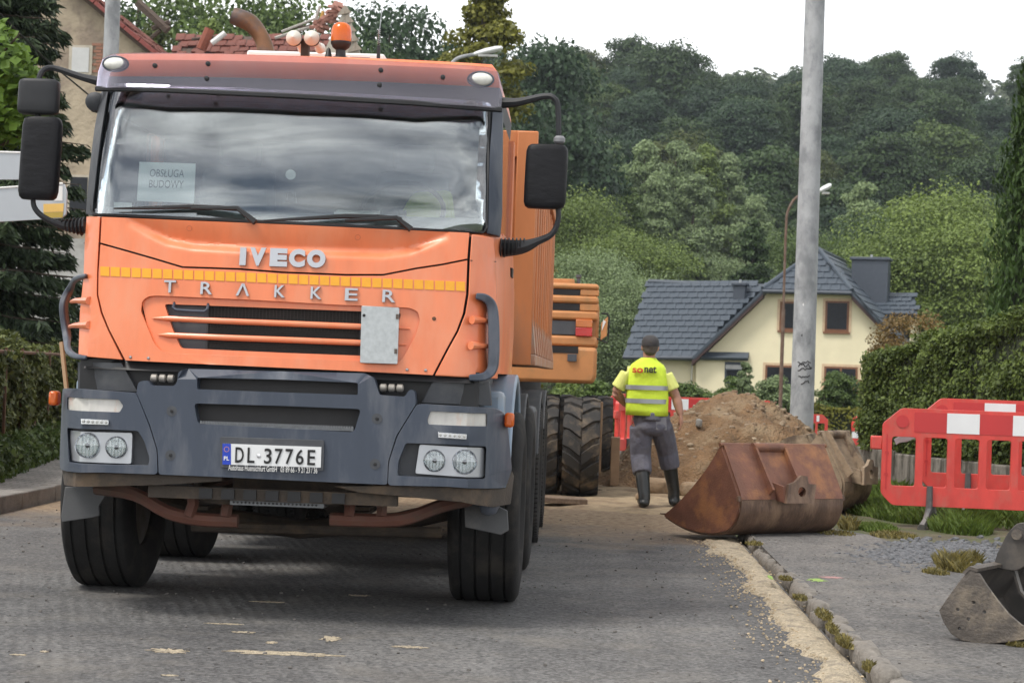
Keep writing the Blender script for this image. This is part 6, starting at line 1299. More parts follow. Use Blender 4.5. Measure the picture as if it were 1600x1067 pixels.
for j in range(9):
    for i in range(2): p = RL(143, 72+j*5.2); ob('brick', bk_mesh, b_m, Rn, loc=(p.x+.02+i*.26+(.1 if j % 2 else 0), -.004, p.z))
# verge tiles and the roof slope behind them
dV = (g2-g1).normalized(); va = g1+V3((0, -.25, .12)); n1 = int((g2-g1).length/.5)
vt = MB().box(0, .48, -.12, .12, -.05, .05).mesh('verge_tile', None); M_vt = pm('verge_red', (.21, .045, .035), .6, var=.15)
rr0 = slab('roof_slope', [va, g2+V3((0, -.25, .12)), g2+V3((.4, 9, -.1)), va+V3((.0, 9, 0))], .12, pm('roof_battens', (.10, .07, .055), .9), Rn)
for i in range(n1): ob('verge_tile', vt, M_vt, rr0, loc=tuple(va+dV*(.5*i)+V3((0, -.02, .03))), rot=(random.uniform(-.05, .05), -math.atan2(dV.z, dV.x), random.uniform(-.03, .03)))
U = V3((0, 1, 0)); V = -dV; O = g2+V3((0, -.1, .16)); tile_plane(rr0, O, U, V, [(0, 0), (8, 0), (8, 4.6), (0, 5.2)], .30, .34, M_rtile, jitter=.06, miss=.16, seed=4)
# second roof with collapsed ridge and its end gable
GY = 9.0
Ru = thing('derelict_house', 'derelict house with collapsing red pantile roof and pale end gable, behind the beacon', 'house', (PY(430, 600, RY+GY).x, RY+GY, -.5))
UO = tuple(Ru.location)
def UL(px, py, ly=0.): x, z = LP(UO, 0, px, py, ly); return V3((x, ly, z))
bl, br_, tr_, tl_ = UL(240, 150, 0), UL(522, 150, 0), UL(516, 62, 2.6), UL(285, 54, 2.6)
rs = slab('roof_slope', [bl, br_, tr_, tl_], .12, MATS['roof_battens'], Ru); U = (br_-bl).normalized(); n_ = U.cross(tl_-bl).normalized(); V = n_.cross(U); V = V if V.z > 0 else -V
tile_plane(rs, bl, U, V, pl2(bl, U, V, [bl, br_, tr_, UL(400, 58, 2.6), tl_]), .30, .34, M_rtile, jitter=.05, miss=.10, seed=9)
MB().box(bl.x+.15, b2_.x if False else br_.x-.1, .12, 5.6, 0, bl.z-.16).ob('house_wall', M_plas, Ru, smooth=None)
M_gab = pm('weathered_boards', (.36, .31, .25), .9, var=.25, scale=2, stretch=(6, 1, 1), col2=(.22, .18, .14), c2lo=.5, c2hi=.65)
a_, b2_, c_2 = UL(541, 9, -.3), UL(492, 110, -.3), UL(570, 110, -.3); MB().prism([(b2_.x, 0), (c_2.x, 0), (c_2.x, c_2.z), (a_.x, a_.z), (b2_.x, b2_.z)], 'y', -.3, -.1).ob('end_gable', pm('pale_gable_plaster', (.46, .43, .36), .9, var=.15, scale=1), Ru, smooth=None)
for i in range(7):
    t0 = i/7; p = L_(a_, c_2, t0); q = L_(a_, c_2, (i+.8)/7)
    MB().prism([(p.x-.03, p.z), (q.x+.10, q.z), (q.x-.32, q.z-.1), (p.x-.25, p.z-.3)], 'y', -.38, -.31).ob('gable_board', M_gab, Ru)
vtm = MB().box(-.18, .18, -.14, .14, -.04, .04).mesh('loose_tile', None)
for i in range(26):
    t0 = random.random(); p = L_(UL(500, 46, .4), UL(541, 10, .2), t0)+V3((random.uniform(-.25, .05), 0, random.uniform(-.12, .06))); ob('loose_tile', vtm, M_rtile if i % 3 else pm('pink_tile', (.34, .17, .13), .85, var=.2), Ru, loc=tuple(p), rot=(random.uniform(-.5, .5), random.uniform(-.9, .3), random.uniform(0, 3)))
M_beam = pm('rotten_beam', (.09, .065, .05), .9, var=.3, stretch=(1, 1, 4)); M_pb = pm('pale_batten', (.42, .40, .36), .85, var=.15)
for (x0, y0, x1, y1, r_, mt) in ((430, 60, 500, 38, .05, M_pb), (440, 50, 492, 30, .04, M_pb), (486, 52, 500, 10, .05, M_pb), (497, 52, 505, 18, .06, pm('yellow_panel', (.5, .30, .07), .7)), (215, 5, 262, 48, .14, M_beam), (238, 45, 265, 35, .08, M_beam), (236, 60, 250, 48, .07, M_beam), (455, 44, 500, 40, .04, M_beam), (300, 62, 345, 58, .05, M_beam)):
    MB().tube([UL(x0, y0, .6), UL(x1, y1, .5)], r_, 5).ob('roof_timber', mt, Ru)
MB().tube([UL(314, 78, .2), UL(328, 46, .2)], .16, 8).ob('leaning_chimney_pot', pm('brick_red_pot', (.25, .075, .045), .8), Ru); MB().tube([UL(331, 68, .0), UL(352, 52, .0)], .09, 8).ob('vent_pipe', M_wht, Ru)

# ================================================================== VEGETATION
M_bark = pm('bark', (.075, .058, .042), .95, var=.3, scale=4, bump=.6, bscale=20)
def tree_mesh(kind, h, w_, seed, nclump, per, leaf, base):
    v, n = crown_np(h, w_, seed, nclump, per, leaf, kind, base); return quads_mesh('crown', v, n), limbs(h, w_, seed, 7, h*.022, max(base, .12)).mesh('trunk', 50)
LM = {'dark': leafmat('leaf_dark', (.034, .066, .027), .45, scale=.25), 'deep': leafmat('leaf_deep', (.026, .055, .032), .40, scale=.3), 'mid': leafmat('leaf_mid', (.070, .118, .040), .40, scale=.3), 'sage': leafmat('leaf_sage', (.165, .22, .115), .35, hue=(1.1, 1.08, .95), scale=.5), 'lime': leafmat('leaf_lime', (.115, .175, .058), .35, scale=.4), 'olive': leafmat('leaf_olive', (.060, .085, .030), .35, scale=.3), 'rust': leafmat('leaf_rust', (.13, .095, .040), .30, scale=.3), 'yel': leafmat('leaf_yellow', (.13, .145, .030), .35, scale=.35)}
PROTO = {}
def proto(key, *a):
    if key not in PROTO: PROTO[key] = tree_mesh(*a)
    return PROTO[key]
def tree(name, label, loc, key, args, mat, s=1.0, rz=0., group=None, sz=1.0, cat='tree'):
    cm, tm = proto(key, *args); t = thing(name, label, cat, loc, rz, group); t.scale = (s, s, s*sz)
    if len(cm.materials) == 0: cm.materials.append(None); tm.materials.append(M_bark)
    c = ob('crown', cm, None, t); c.material_slots[0].link = 'OBJECT'; c.material_slots[0].material = mat; ob('trunk', tm, None, t); return t
rt = random.Random(21)
# hillside forest: rows of broadleaf crowns climbing the slope; colours mixed tree by tree
FA = [('round', 12, 9.5, 300+i, 110, 230, .36, .12) for i in range(5)]
kinds = {'dark': 'dark green broadleaf tree in the forest on the hillside', 'deep': 'bluish dark green tree in the forest on the hillside', 'mid': 'mid green broadleaf tree in the forest on the hillside', 'olive': 'olive green broadleaf tree in the forest on the hillside', 'rust': 'browning broadleaf tree in the forest on the hillside'}
nF = 0
for Yr in (165, 182, 200, 218, 236, 255, 275, 296, 318):
    half = Yr*.30; x = -half*1.05; step = 7.2 if Yr < 250 else 8.2
    while x < half*.98:
        xx = x+rt.uniform(-1.8, 1.8); yy = Yr+rt.uniform(-6, 6); x += step
        px = 800+FPX*(math.cos(_th)*xx+math.sin(_th)*yy)/(yy*math.cos(_th)-xx*math.sin(_th))
        if px < 120 or px > 1640: continue
        if px < 560 and Yr > 240: continue
        if px > 1440 and Yr > 300: continue
        i = rt.randrange(5); k = rt.choices(['dark', 'deep', 'mid', 'olive', 'rust'], [6, 6, 1.6, .7, .12])[0]
        tree('forest_tree', kinds[k], (xx, yy, float(terrain_z(xx, yy))-.6), ('F', i), FA[i], LM[k], rt.uniform(.72, 1.12), rt.uniform(0, 6.28), kinds[k].replace('tree', 'trees'), rt.uniform(.9, 1.2)); nF += 1
# farther ridge, one mass
def far_wood():
    C = []; Nn = []; r = np.random.default_rng(5)
    for i in range(420):
        x, y = r.uniform(-60, 260), r.uniform(560, 760); z = float(terrain_z(x, y)); d = r.normal(0, 1, (70, 3)); d /= np.linalg.norm(d, axis=1, keepdims=True); d[:, 2] = np.abs(d[:, 2])
        C.append(np.array([x, y, z+6])+d*np.array([5.2, 5.2, 7.5])*r.uniform(.7, 1.1)); Nn.append(d+np.array([0, 0, .4]))
    v, n = leaves_np(np.concatenate(C), np.concatenate(Nn), 2.2, .5, .7, 9); ob('distant_wood', quads_mesh('distant_wood', v, n), leafmat('leaf_far', (.075, .105, .060), .3, scale=.05), None, kind='stuff')
far_wood()
# trees standing in front of the hill forest, placed one by one
SP = {'birch': [('column', 12, 6.0, 400+i, 90, 300, .20, .05) for i in range(3)], 'willow': [('round', 8, 8.0, 420+i, 130, 480, .12, .02) for i in range(3)], 'cone': [('cone', 9, 5.0, 440+i, 110, 260, .17, .02) for i in range(2)]}
def at(px, ytop, Y, h): p = PY(px, ytop, Y); return p.x, Y, p.z-h
spots = [
 ('birch', 'sage', 165, 915, 205, 'slender sage green birch at the outer edge of the grove, narrow crown'), ('birch', 'sage', 160, 955, 222, 'sage green birch in the grove below the hill forest'), ('birch', 'sage', 158, 1010, 218, 'tall grey-green birch in the middle of the grove'),
 ('birch', 'sage', 156, 1062, 215, 'tallest sage green birch with feathery top in the grove'), ('birch', 'lime', 160, 1105, 228, 'yellow-green tipped birch at the grove edge'), ('birch', 'sage', 162, 1140, 238, 'grey-green birch standing apart at the end of the grove'),
 ('birch', 'sage', 150, 1030, 262, 'lower sage birch in front of the grove'), ('birch', 'sage', 150, 1090, 275, 'lower grey-green birch in front of the grove'), ('birch', 'mid', 148, 970, 270, 'mid green birch at the front of the birch grove, darker than the rest'), ('birch', 'sage', 155, 1180, 300, 'small pale birch between grove and street lamp'),
 ('willow', 'lime', 118, 905, 305, 'bright yellow-green willow beside the tipper body'), ('willow', 'lime', 110, 975, 358, 'rounded light green willow beside the house wing'), ('willow', 'sage', 104, 925, 400, 'grey-green willow low beside the excavator'), ('willow', 'sage', 100, 990, 430, 'grey-green bushy willow at the wing roof end'),
 ('cone', 'sage', 112, 1090, 358, 'pointed light green conifer behind the house wing'), ('cone', 'dark', 112, 1180, 338, 'dark pointed conifer behind the small chimney'), ('willow', 'sage', 116, 1128, 400, 'soft grey-green bush tree between the two conifers'), ('willow', 'mid', 118, 1045, 420, 'mid green bush tree above the wing ridge'),
 ('willow', 'mid', 122, 1240, 372, 'mid green tree behind the house gable'), ('willow', 'mid', 125, 1310, 372, 'mid green tree behind the big chimney'), ('willow', 'dark', 130, 1375, 330, 'dark rounded tree behind the light green ash'), ('birch', 'sage', 135, 1350, 280, 'small olive conifer-shaped tree on the lower slope'),
 ('willow', 'lime', 92, 1480, 300, 'broad light green ash tree between house and cypress'), ('willow', 'lime', 90, 1428, 360, 'lower light green bough mass beside the house chimney'), ('willow', 'lime', 88, 1530, 350, 'light green tree half hidden by the cypress')]
for i, (sp, mt, Y, px, yt, lab) in enumerate(spots):
    a = SP[sp][i % len(SP[sp])]; s = 1.0; h = a[1]
    if sp == 'willow' and px > 1400: s = 1.0; 
    x, y, z = at(px, yt, Y, h*s); zt_ = float(terrain_z(x, y))
    # stretch the tree so that its top stays where measured and its foot stands on the ground
    hh = (z+h*s)-zt_; k = hh/h; kk = min(1.35, max(.55, k)) if sp != 'birch' else min(1.2, max(.8, k**.5))
    tree('background_tree', lab, (x, y, zt_), (sp, i % len(SP[sp])), a, LM[mt], kk, rt.uniform(0, 6), None, k/kk)
# larch-like yellowing tree behind the truck and the trees behind the ruin
for px, yt, Y, key, mt, lab, wide in ((762, -40, 62, ('column', 13, 4.6, 460, 130, 260, .16, .02), 'yel', 'tall yellowing tree rising behind the truck cab roof', 1.0), (612, 8, 110, ('round', 12, 10, 461, 90, 260, .24, .05), 'deep', 'dark rounded tree behind the orange beacon', 1.0), (675, 60, 115, ('round', 12, 9, 462, 90, 260, .24, .05), 'dark', 'dark tree behind the white lamp head', .9), (470, -20, 95, ('round', 12, 9, 463, 90, 260, .20, .05), 'dark', 'leafy tree behind the exhaust stack', 1.0), (385, -40, 92, ('round', 12, 8, 464, 90, 260, .20, .05), 'mid', 'mid green tree behind the collapsed roof', 1.0), (300, -10, 88, ('round', 12, 8, 465, 90, 260, .20, .05), 'mid', 'leafy green tree above the broken verge', .9), (215, -60, 90, ('round', 13, 9, 466, 90, 260, .20, .05), 'dark', 'dark tree behind the ruined gable', 1.0), (330, 20, 70, ('column', 9, 3.4, 467, 80, 200, .12, .02), 'lime', 'thin light green sapling growing through the ruined roof', 1.0), (855, 60, 140, ('round', 13, 9, 468, 100, 240, .28, .05), 'deep', 'dark spreading tree beside the yellowing tree', 1.0), (245, 30, 66, ('column', 8, 3.4, 469, 80, 200, .12, .02), 'olive', 'olive sapling beside the fallen roof beam', 1.0)):
    h = key[1]; x, y, z = at(px, yt, Y, h); zt_ = float(terrain_z(x, y)); k = (z+h-zt_)/h
    tree('background_tree', lab, (x, y, zt_), ('L', key[3]), key, LM[mt], wide*min(1.3, k), rt.uniform(0, 6), None, k/(wide*min(1.3, k)))
# shrubs in front of the house, brownish shrub, low hedges
def shrub(label, px0, px1, ytop, Y, mat, leaf=.16, seed=1, name='shrub', dens=1.0, zg=None):
    a, c = PY(px0, ytop, Y), PY(px1, ytop, Y); w_ = c.x-a.x; zg = float(terrain_z(a.x, Y)) if zg is None else zg; h = max(.4, a.z-zg)
    v, n = crown_np(h, w_, seed, int(60*dens), 260, leaf*.58, 'round', .02); t = thing(name, label, 'shrub', ((a.x+c.x)/2, Y, zg)); ob('crown', quads_mesh('crown', v, n), mat, t)
    b = MB()
    for i in range(6): an = i*1.05; b.tube([(0, 0, -.1), (math.cos(an)*w_*.12, math.sin(an)*w_*.12, h*.35), (math.cos(an)*w_*.26, math.sin(an)*w_*.26, h*.72)], [.04, .03, .01], 5)
    b.ob('stems', M_bark, t)
for i, (lab, a, c, yt, Y, mt, lf) in enumerate((('brownish ornamental shrub between house and clipped hedge', 1345, 1520, 478, 52, 'rust', .15), ('rounded green shrub under the wing eave of the house', 1030, 1125, 596, 62, 'mid', .17), ('green shrub before the small ground floor window', 1105, 1200, 588, 60, 'mid', .17), ('loose rose shrub against the ground floor windows', 1175, 1262, 588, 58, 'sage', .15), ('dense green shrub against the tall ground floor window', 1268, 1350, 578, 60, 'mid', .16), ('leafy shrub in the corner beside the clipped hedge', 1310, 1380, 590, 62, 'dark', .16), ('bright green shrub under the excavator counterweight', 850, 925, 596, 42, 'lime', .15), ('low green shrub beyond the edge-on red barrier', 905, 985, 588, 44, 'mid', .15), ('green shrub just behind the worker shoulders', 965, 1050, 592, 47, 'mid', .15), ('tall thin sapling before the cream wall', 1150, 1180, 560, 57, 'sage', .13))):
    shrub(lab, a, c, yt, Y, LM[mt], lf, 500+i)
def leaf_box(name, label, cat, A, B, depth, h0, h1, zb0, mat, leaf, dens, wob=.10, core=M_bark, seed=3, kind=None, parts=True):
    """clipped hedge: leaves over front, ends, top and back of a wobbly box from A to B"""
    r = np.random.default_rng(seed); A = np.array(A, float); B = np.array(B, float); ax = B-A; Ln = np.linalg.norm(ax); ax /= Ln; nrm = np.array([ax[1], -ax[0]])   # towards the camera
    n = int(Ln*max(h0, h1)*dens); s = r.uniform(0, 1, n); q = r.uniform(0, 1, n); top = h0+(h1-h0)*s
    wv = np.array([mnoise.fractal((a*Ln*1.2, b*2.2, seed), 1, 2, 3) for a, b in zip(s, q)])*wob
    off = wv+r.uniform(-.16, .02, n); P = np.stack([A[0]+ax[0]*s*Ln+nrm[0]*off, A[1]+ax[1]*s*Ln+nrm[1]*off, zb0+q*top], 1); Nf = np.tile(np.array([nrm[0], nrm[1], .45]), (n, 1))
    n2 = int(Ln*depth*dens); s2 = r.uniform(0, 1, n2); d2 = r.uniform(0, 1, n2); t2 = h0+(h1-h0)*s2; wz = np.array([mnoise.fractal((a*Ln*1.5, b*depth*1.5, seed+5), 1, 2, 3) for a, b in zip(s2, d2)])*wob+r.uniform(-.12, .06, n2)
    P2 = np.stack([A[0]+ax[0]*s2*Ln-nrm[0]*d2*depth, A[1]+ax[1]*s2*Ln-nrm[1]*d2*depth, zb0+t2+wz], 1); N2 = np.tile(np.array([0, 0, 1.]), (n2, 1))
    n3 = int(depth*h0*dens); d3 = r.uniform(0, 1, n3); q3 = r.uniform(0, 1, n3); o3 = r.uniform(-.15, .03, n3)
    P3_ = np.stack([A[0]-nrm[0]*d3*depth-ax[0]*o3, A[1]-nrm[1]*d3*depth-ax[1]*o3, zb0+q3*h0], 1); N3 = np.tile(np.array([-ax[0], -ax[1], .4]), (n3, 1))
    v, k = leaves_np(np.concatenate([P, P2, P3_]), np.concatenate([Nf, N2, N3]), leaf, .6, .62, seed)
    t = thing(name, label, cat, (0, 0, 0)); ob('foliage', quads_mesh('foliage', v, k), mat, t)
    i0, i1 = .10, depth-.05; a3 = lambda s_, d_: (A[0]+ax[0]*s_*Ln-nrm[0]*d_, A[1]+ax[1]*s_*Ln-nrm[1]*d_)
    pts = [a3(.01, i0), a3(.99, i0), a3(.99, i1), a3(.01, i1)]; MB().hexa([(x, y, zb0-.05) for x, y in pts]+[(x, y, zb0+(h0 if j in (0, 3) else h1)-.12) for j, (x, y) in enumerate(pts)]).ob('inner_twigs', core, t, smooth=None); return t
M_twig = pm('hedge_twigs', (.030, .038, .018), .95, var=.4, scale=6)
hA, hB = PY(1345, 600, 22.6), PY(1690, 600, 17.6); zA, zB = PY(1345, 556, 22.6).z, PY(1690, 462, 17.6).z
LM['hedge'] = leafmat('leaf_hedge', (.078, .120, .034), .5, scale=.9); LM['ivy'] = leafmat('leaf_ivy', (.085, .112, .040), .55, scale=1.2)
leaf_box('clipped_hedge', 'tall clipped green hedge above a low grey wall behind the red barriers', 'hedge', (hA.x, hA.y), (hB.x, hB.y), 1.6, zA-.55, zB-.55, .55, LM['hedge'], .050, 3600, .15, M_twig, 3)
leaf_box('hedge_base', 'ragged lower skirt of ivy at the hedge corner over the wall foot', 'hedge', (hA.x, hA.y), (hA.x+.35, hA.y-.25), 1.6, .6, .6, .04, LM['ivy'], .062, 1700, .08, M_twig, 4)
# low stained wall under the hedge
wls = thing('garden_wall', 'low stained grey garden wall under the clipped hedge', 'wall', (hA.x, hA.y, .03)); dW = V3((hB.x-hA.x, hB.y-hA.y, 0)); LW = dW.length; dW.normalize(); rw = math.atan2(dW.y, dW.x)
M_wst = pm('stained_concrete', (.23, .21, .18), .92, var=.3, scale=4, stretch=(3, 3, .7), col2=(.085, .078, .062), c2lo=.47, c2hi=.60, c2scale=3, bump=.7, bscale=24, bdist=.04)
u = 0.; k = 0
while u < LW-.1:
    ln = random.uniform(.9, 1.3); MB().box(u+.004, min(u+ln, LW)-.004, -.03+random.uniform(-.015, .015), .25, 0, .53+random.uniform(-.02, .02)).xf(Matrix.Rotation(rw, 4, 'Z')).ob('wall_panel', M_wst, wls, smooth=None, bevel=.015); u += ln
MB().box(0, LW, .02, .22, .0, .50).xf(Matrix.Rotation(rw, 4, 'Z')).ob('wall_core', pm('wall_mortar', (.10, .095, .088), .95, var=.3), wls, smooth=None)
# cypress at the right edge
def cypress(label, px, Y, h, w_, seed):
    r = np.random.default_rng(seed); n = 46000; q = r.uniform(0, 1, n)**.8; a = r.uniform(0, 6.283, n); prof = (1-q)**.55*(.55+.45*np.sin(np.minimum(q*6, 1.57)))
    lob = 1+.16*np.sin(a*5+q*9)+.10*np.sin(a*11-q*21); rad = w_/2*prof*lob*r.uniform(.72, 1.03, n); C = np.stack([np.cos(a)*rad, np.sin(a)*rad, .1+q*h], 1); Nn = np.stack([np.cos(a), np.sin(a), np.full(n, .5)], 1)
    t_ = r.normal(0, .35, (n, 3)); t_[:, 2] += 1; t_ /= np.linalg.norm(t_, axis=1, keepdims=True); Nn = Nn+r.normal(0, .4, (n, 3)); b = np.cross(Nn, t_); b /= np.linalg.norm(b, axis=1, keepdims=True); s = r.uniform(.05, .13, n)[:, None]
    v = np.stack([C-t_*s*.5, C+b*s*.22, C+t_*s*.6, C-b*s*.22], 1).reshape(-1, 3); g = PY(px, 600, Y); t = thing('cypress', label, 'tree', (g.x, Y, 0)); ob('crown', quads_mesh('crown', v, n), leafmat('leaf_cypress', (.030, .062, .018), .5, scale=1.5), t); MB().lathe([(.14, -.2), (.11, h*.4), (.03, h*.85), (.0001, h*.88)], 10, 'z').ob('trunk', M_bark, t)
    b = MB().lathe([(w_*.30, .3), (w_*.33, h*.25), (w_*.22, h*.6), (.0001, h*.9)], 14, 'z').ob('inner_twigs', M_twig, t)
cypress('dark green columnar cypress standing behind the clipped hedge', 1650, 25.5, 6.9, 2.2, 31)
leaf_box('low_hedge', 'low trimmed yellow-green hedge on the far side of the grass', 'hedge', (PY(1085, 640, 59).x, 59), (PY(1420, 640, 59).x, 59), 1.0, PY(1250, 634, 59).z+.65, PY(1250, 634, 59).z+.65, -.68, LM['yel'], .12, 420, .12, M_twig, 6)
# spruce on the left
def spruce(label, px, Y, h, rmax, seed, zb=.0):
    r = np.random.default_rng(seed); C = []; T_ = []; br = MB(); g = PY(px, 500, Y)
    z = .7
    while z < h*.97:
        q = z/h; R = rmax*(1-q)**.8; nb = 9
        for i in range(nb):
            a = i*6.283/nb+r.uniform(-.3, .3)+z*2; l = R*r.uniform(.75, 1.12); m = max(6, int(l*46)); t = np.linspace(.12, 1, m); dr = -.20*l*t**1.5+.10*l*t**4
            bx = np.stack([np.cos(a)*l*t, np.sin(a)*l*t, z+dr], 1); br.tube([tuple(bx[0]), tuple(bx[m//2]), tuple(bx[-1])], [.022, .014, .004], 4)
            for k in range(9):
                sw_ = r.normal(0, 1, m)*.20*l*(1.05-t)+r.normal(0, .05, m); p = bx+np.stack([-np.sin(a)*sw_, np.cos(a)*sw_, -np.abs(sw_)*.35-r.uniform(0, .16, m)], 1); C.append(p)
                d = np.stack([np.cos(a)*np.full(m, .6)-np.sin(a)*np.sign(sw_)*.6, np.sin(a)*np.full(m, .6)+np.cos(a)*np.sign(sw_)*.6, np.full(m, -.55)], 1)+r.normal(0, .3, (m, 3)); T_.append(d)
        z += .30
    C = np.concatenate(C); T_ = np.concatenate(T_); T_ /= np.linalg.norm(T_, axis=1, keepdims=True); n = len(C); b = np.cross(T_, r.normal(0, 1, (n, 3))); b /= np.linalg.norm(b, axis=1, keepdims=True); s = r.uniform(.08, .17, n)[:, None]
    v = np.stack([C-T_*s*.5, C+b*s*.16, C+T_*s*.7, C-b*s*.16], 1).reshape(-1, 3); t = thing('spruce', label, 'tree', (g.x, Y, zb)); ob('crown', quads_mesh('crown', v, n), leafmat('leaf_spruce', (.030, .052, .030), .5, scale=1.2, trans=.1), t); br.ob('branches', M_bark, t, kind='stuff'); MB().lathe([(.16, -.2), (.13, h*.4), (.02, h), (.0001, h)], 10, 'z').ob('trunk', M_bark, t)
spruce('dark spruce with drooping boughs in front of the ruined house', -50, 25, 11, 2.0, 41)
spruce('low dark spruce boughs behind the grey sign boards', -40, 30, 3.5, 1.2, 42)
# broad-leaved maple by the left edge
def maple():
    r = np.random.default_rng(8); n = 2200; c0 = PY(-8, 150, 16.5); uu = r.normal(0, 1, (n, 3)); uu *= (r.uniform(0, 1, (n, 1))**.4)/np.linalg.norm(uu, axis=1, keepdims=True); C = np.array([c0.x, c0.y, c0.z])+uu*np.array([.42, .5, .56])*(1+.2*np.sin(uu[:, :1]*9+uu[:, 2:]*7)); v, k = leaves_np(C, np.tile(np.array([0, -.5, .9]), (n, 1)), .095, .55, .9, 4)
    t = thing('maple_tree', 'young maple with large bright green leaves above the grey sign boards', 'tree', (0, 0, 0)); ob('crown', quads_mesh('crown', v, k), leafmat('leaf_maple', (.070, .135, .024), .45, scale=1.5, trans=.35), t)
    b = MB(); x, y = c0.x-.25, c0.y+.2; b.tube([(x, y, 0), (x+.05, y, 1.8), (c0.x-.05, c0.y, c0.z), (c0.x, c0.y, c0.z+.5)], [.07, .06, .035, .01], 8)
    for i in range(6): an = i*1.1; b.tube([(c0.x-.05, c0.y, c0.z-.5+i*.15), (c0.x+.4*math.cos(an), c0.y+.4*math.sin(an), c0.z-.25+i*.15)], [.02, .006], 5)
    b.ob('trunk', M_bark, t)
maple()
# ivy-grown iron fence on the left
fA, fB = (-5.35, 16.2), (-7.7, 30.5)
leaf_box('ivy', 'dense ivy growing over the iron fence along the block pavement', 'ivy', fA, fB, .5, 1.22, 1.22, .10, LM['ivy'], .080, 2300, .22, M_twig, 12)
leaf_box('ground_ivy', 'tangle of green creeper spilling over the pavement edge under the ivy fence', 'creeper', (-5.2, 16.4), (-7.45, 30.3), .5, .34, .30, .12, LM['mid'], .07, 1100, .12, M_twig, 14)
fen = thing('iron_fence', 'rusty iron fence bars showing through the ivy', 'fence', (0, 0, 0)); M_fe = pm('rusty_iron', (.12, .065, .04), .85, var=.3)
fl = V3((fB[0]-fA[0], fB[1]-fA[1], 0)); nb_ = 12; bm_ = MB().box(-.012, .012, -.012, .012, .15, 1.36).mesh('fence_bar', None)
for i in range(nb_): p = V3((fA[0], fA[1], 0))+fl*(i/nb_); ob('fence_bar', bm_, M_fe, fen, loc=(p.x+.02, p.y-.02, 0))
a = V3((fA[0]+.03, fA[1], 1.32)); MB().tube([a, a+fl], .018, 5).ob('fence_rail', M_fe, fen)
for i, (lab, px0, px1, yt, Y, mt) in enumerate((('green bush over the ivy fence below the ledge', -40, 70, 470, 31, 'mid'), ('dark leafy bush beside the truck corner vane', 40, 135, 485, 34, 'dark'), ('light green climbing bush under the pale ledge', 60, 125, 470, 36, 'sage'))): shrub(lab, px0, px1, yt, Y, LM[mt], .10, 560+i, zg=0)
# ---------------------------------------------------------------- grass, gravel
def grass(name, spots, mat, seed=1):
    r = np.random.default_rng(seed); V_ = []
    for (cx, cy, rx, ry, n, h, z) in spots:
        a = r.uniform(0, 6.283, n); q = np.sqrt(r.uniform(0, 1, n)); x = cx+np.cos(a)*q*rx; y = cy+np.sin(a)*q*ry; hh = h*r.uniform(.45, 1.2, n)*(1.1-.5*q); an = r.uniform(0, 6.283, n); w_ = .0055+.006*r.uniform(0, 1, n); ln = hh*r.uniform(.2, .9, n)
        b0 = np.stack([x, y, np.full(n, z)], 1); sd_ = np.stack([np.cos(an), np.sin(an), 0*an], 1)*w_[:, None]; ld = np.stack([-np.sin(an)*ln, np.cos(an)*ln, hh], 1)
        mid = b0+ld*np.array([.35, .35, .6]); tip = b0+ld
        V_.append(np.stack([b0-sd_, b0+sd_, mid+sd_*.7, tip, ], 1).reshape(-1, 3))
    v = np.concatenate(V_); return ob(name, quads_mesh(name, v, len(v)//4), mat, None, kind='stuff')
M_gr = leafmat('grass_blade', (.075, .125, .030), .4, scale=2, trans=.3); M_gr2 = leafmat('dry_grass', (.15, .14, .060), .35, scale=2, trans=.3)
def gs(px, py, wp, hp, n, h, z=.055): g = GP(px, py, z); s = g.y/FPX; return (g.x, g.y, wp*s/2, hp*s*g.y/CAM_H/2, n, h, z)
grass('verge_grass', [gs(1400, 805, 110, 26, 5200, .16), gs(1470, 812, 140, 30, 7000, .20), gs(1560, 808, 120, 30, 6500, .22), gs(1490, 785, 200, 24, 6500, .20), gs(1400, 785, 80, 20, 3000, .22), gs(1345, 800, 60, 14, 1600, .12), gs(1500, 830, 90, 14, 2600, .17), gs(1600, 790, 120, 30, 4000, .2), gs(1370, 828, 60, 12, 1500, .07), (5.5, 19, 2.2, 3.4, 9000, .2, .055), (3.6, 21.3, 1.2, 1.6, 5000, .18, .055)], M_gr, 2)
grass('dry_tufts', [gs(1488, 890, 44, 16, 900, .13), gs(1462, 898, 40, 8, 500, .05), gs(1520, 880, 20, 8, 300, .10), gs(1306, 836, 60, 8, 500, .05), gs(1325, 826, 26, 7, 350, .13), gs(1395, 838, 70, 9, 700, .05), gs(1590, 1008, 36, 6, 220, .03, .07), gs(1228, 905, 20, 5, 160, .03, .07), gs(1178, 850, 26, 5, 200, .03, .07), gs(1287, 962, 20, 18, 260, .035, .07), gs(1320, 1005, 22, 20, 320, .04, .07), gs(1250, 935, 20, 8, 160, .03, .07), gs(1360, 1046, 20, 14, 240, .04, .07), gs(1300, 985, 12, 16, 200, .04, .07)], M_gr2, 3)
grass('pavement_edge_grass', [(-5.55-.17*k*.9, 17+k*.9, .28, .6, 520, .13, .13) for k in range(15)], M_gr, 4)
grass('far_lawn', [(PY(1310, 680, 56).x+dx, 52+dy, 2.5, 3, 5000, .25, -.66) for dx in (-2, 1.5, 4.5) for dy in (0, 5)]+[(PY(900, 600, 38).x+dx, 37, 2.5, 3, 3000, .35, -.2) for dx in (-2, 1.5, 4.5, 8)], M_gr, 5)
r_ = random.Random(9); b = MB(); gm_ = [stone_mesh(800+i, 1, 1, .6, 6, 4, .3) for i in range(5)]
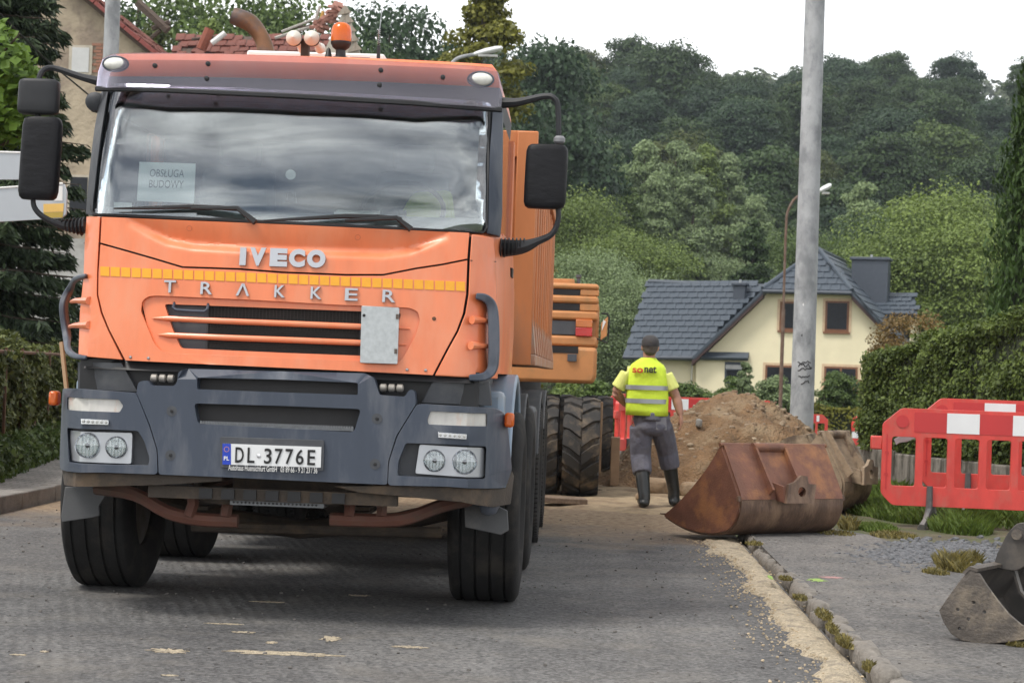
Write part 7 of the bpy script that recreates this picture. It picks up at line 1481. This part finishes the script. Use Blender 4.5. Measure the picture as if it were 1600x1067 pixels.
for i in range(3000):
    g = GP(1465+r_.gauss(0, 48), 866+r_.gauss(0, 8.5), .06); s = r_.choice([.010, .014, .018, .024, .03]); m_ = gm_[i % 5]; n0 = len(b.v); R_ = Matrix.Rotation(r_.uniform(0, 6), 3, 'Z') @ Matrix.Rotation(r_.uniform(-.5, .5), 3, 'X')
    b.v += [tuple(V3((g.x, g.y, .062))+R_ @ (v.co*s)) for v in m_.vertices]; b.f += [tuple(q+n0 for q in p.vertices) for p in m_.polygons]
ob('gravel', b.mesh('gravel', None, False), pm('grey_gravel', (.115, .118, .126), .85, var=.45, scale=25), None, kind='stuff')
b = MB()
for i in range(900):
    x, y = (r_.uniform(-4.6, 1.2), r_.uniform(7.3, 17)) if i % 3 else (r_.uniform(1.35, 2.6), r_.uniform(7.8, 15)); z = .004 if x < 1.25 else .071; s = r_.choice([.004, .005, .007, .010]); m_ = gm_[i % 5]; n0 = len(b.v)
    b.v += [tuple(V3((x, y, z))+(v.co*s)) for v in m_.vertices]; b.f += [tuple(q+n0 for q in p.vertices) for p in m_.polygons]
ob('road_grit', b.mesh('road_grit', None, False), pm('grit', (.14, .13, .12), .9, var=.6, scale=3), None, kind='stuff')
# clods at the sand strip edge
b = MB()
for i in range(1000):
    y = r_.uniform(7.4, 15.4); x = .97+.13*mnoise.noise((y*1.3, 0, 0))+r_.gauss(.05, .10); s = r_.choice([.003, .004, .005, .008]); m_ = gm_[i % 5]; n0 = len(b.v); b.v += [tuple(V3((x, y, .02 if x > .95 else .008))+(v.co*s)) for v in m_.vertices]; b.f += [tuple(q+n0 for q in p.vertices) for p in m_.polygons]
ob('sand_crumbs', b.mesh('sand_crumbs', None, False), pm('sand_crumb', (.46, .37, .25), .95, var=.4, scale=8), None, kind='stuff')

# ================================================================== HAZE
hm = bpy.data.materials.new('air'); hm.use_nodes = True; ht = hm.node_tree; ht.nodes.clear(); ho = ht.nodes.new('ShaderNodeOutputMaterial'); hv_n = ht.nodes.new('ShaderNodeVolumePrincipled')
hv_n.inputs['Color'].default_value = (.80, .88, 1, 1); hv_n.inputs['Density'].default_value = .00022; ht.links.new(hv_n.outputs[0], ho.inputs['Volume'])
hz = MB().box(-1000, 1000, -130, 1600, -3, 140).ob('haze', hm, None, smooth=None, kind='stuff')
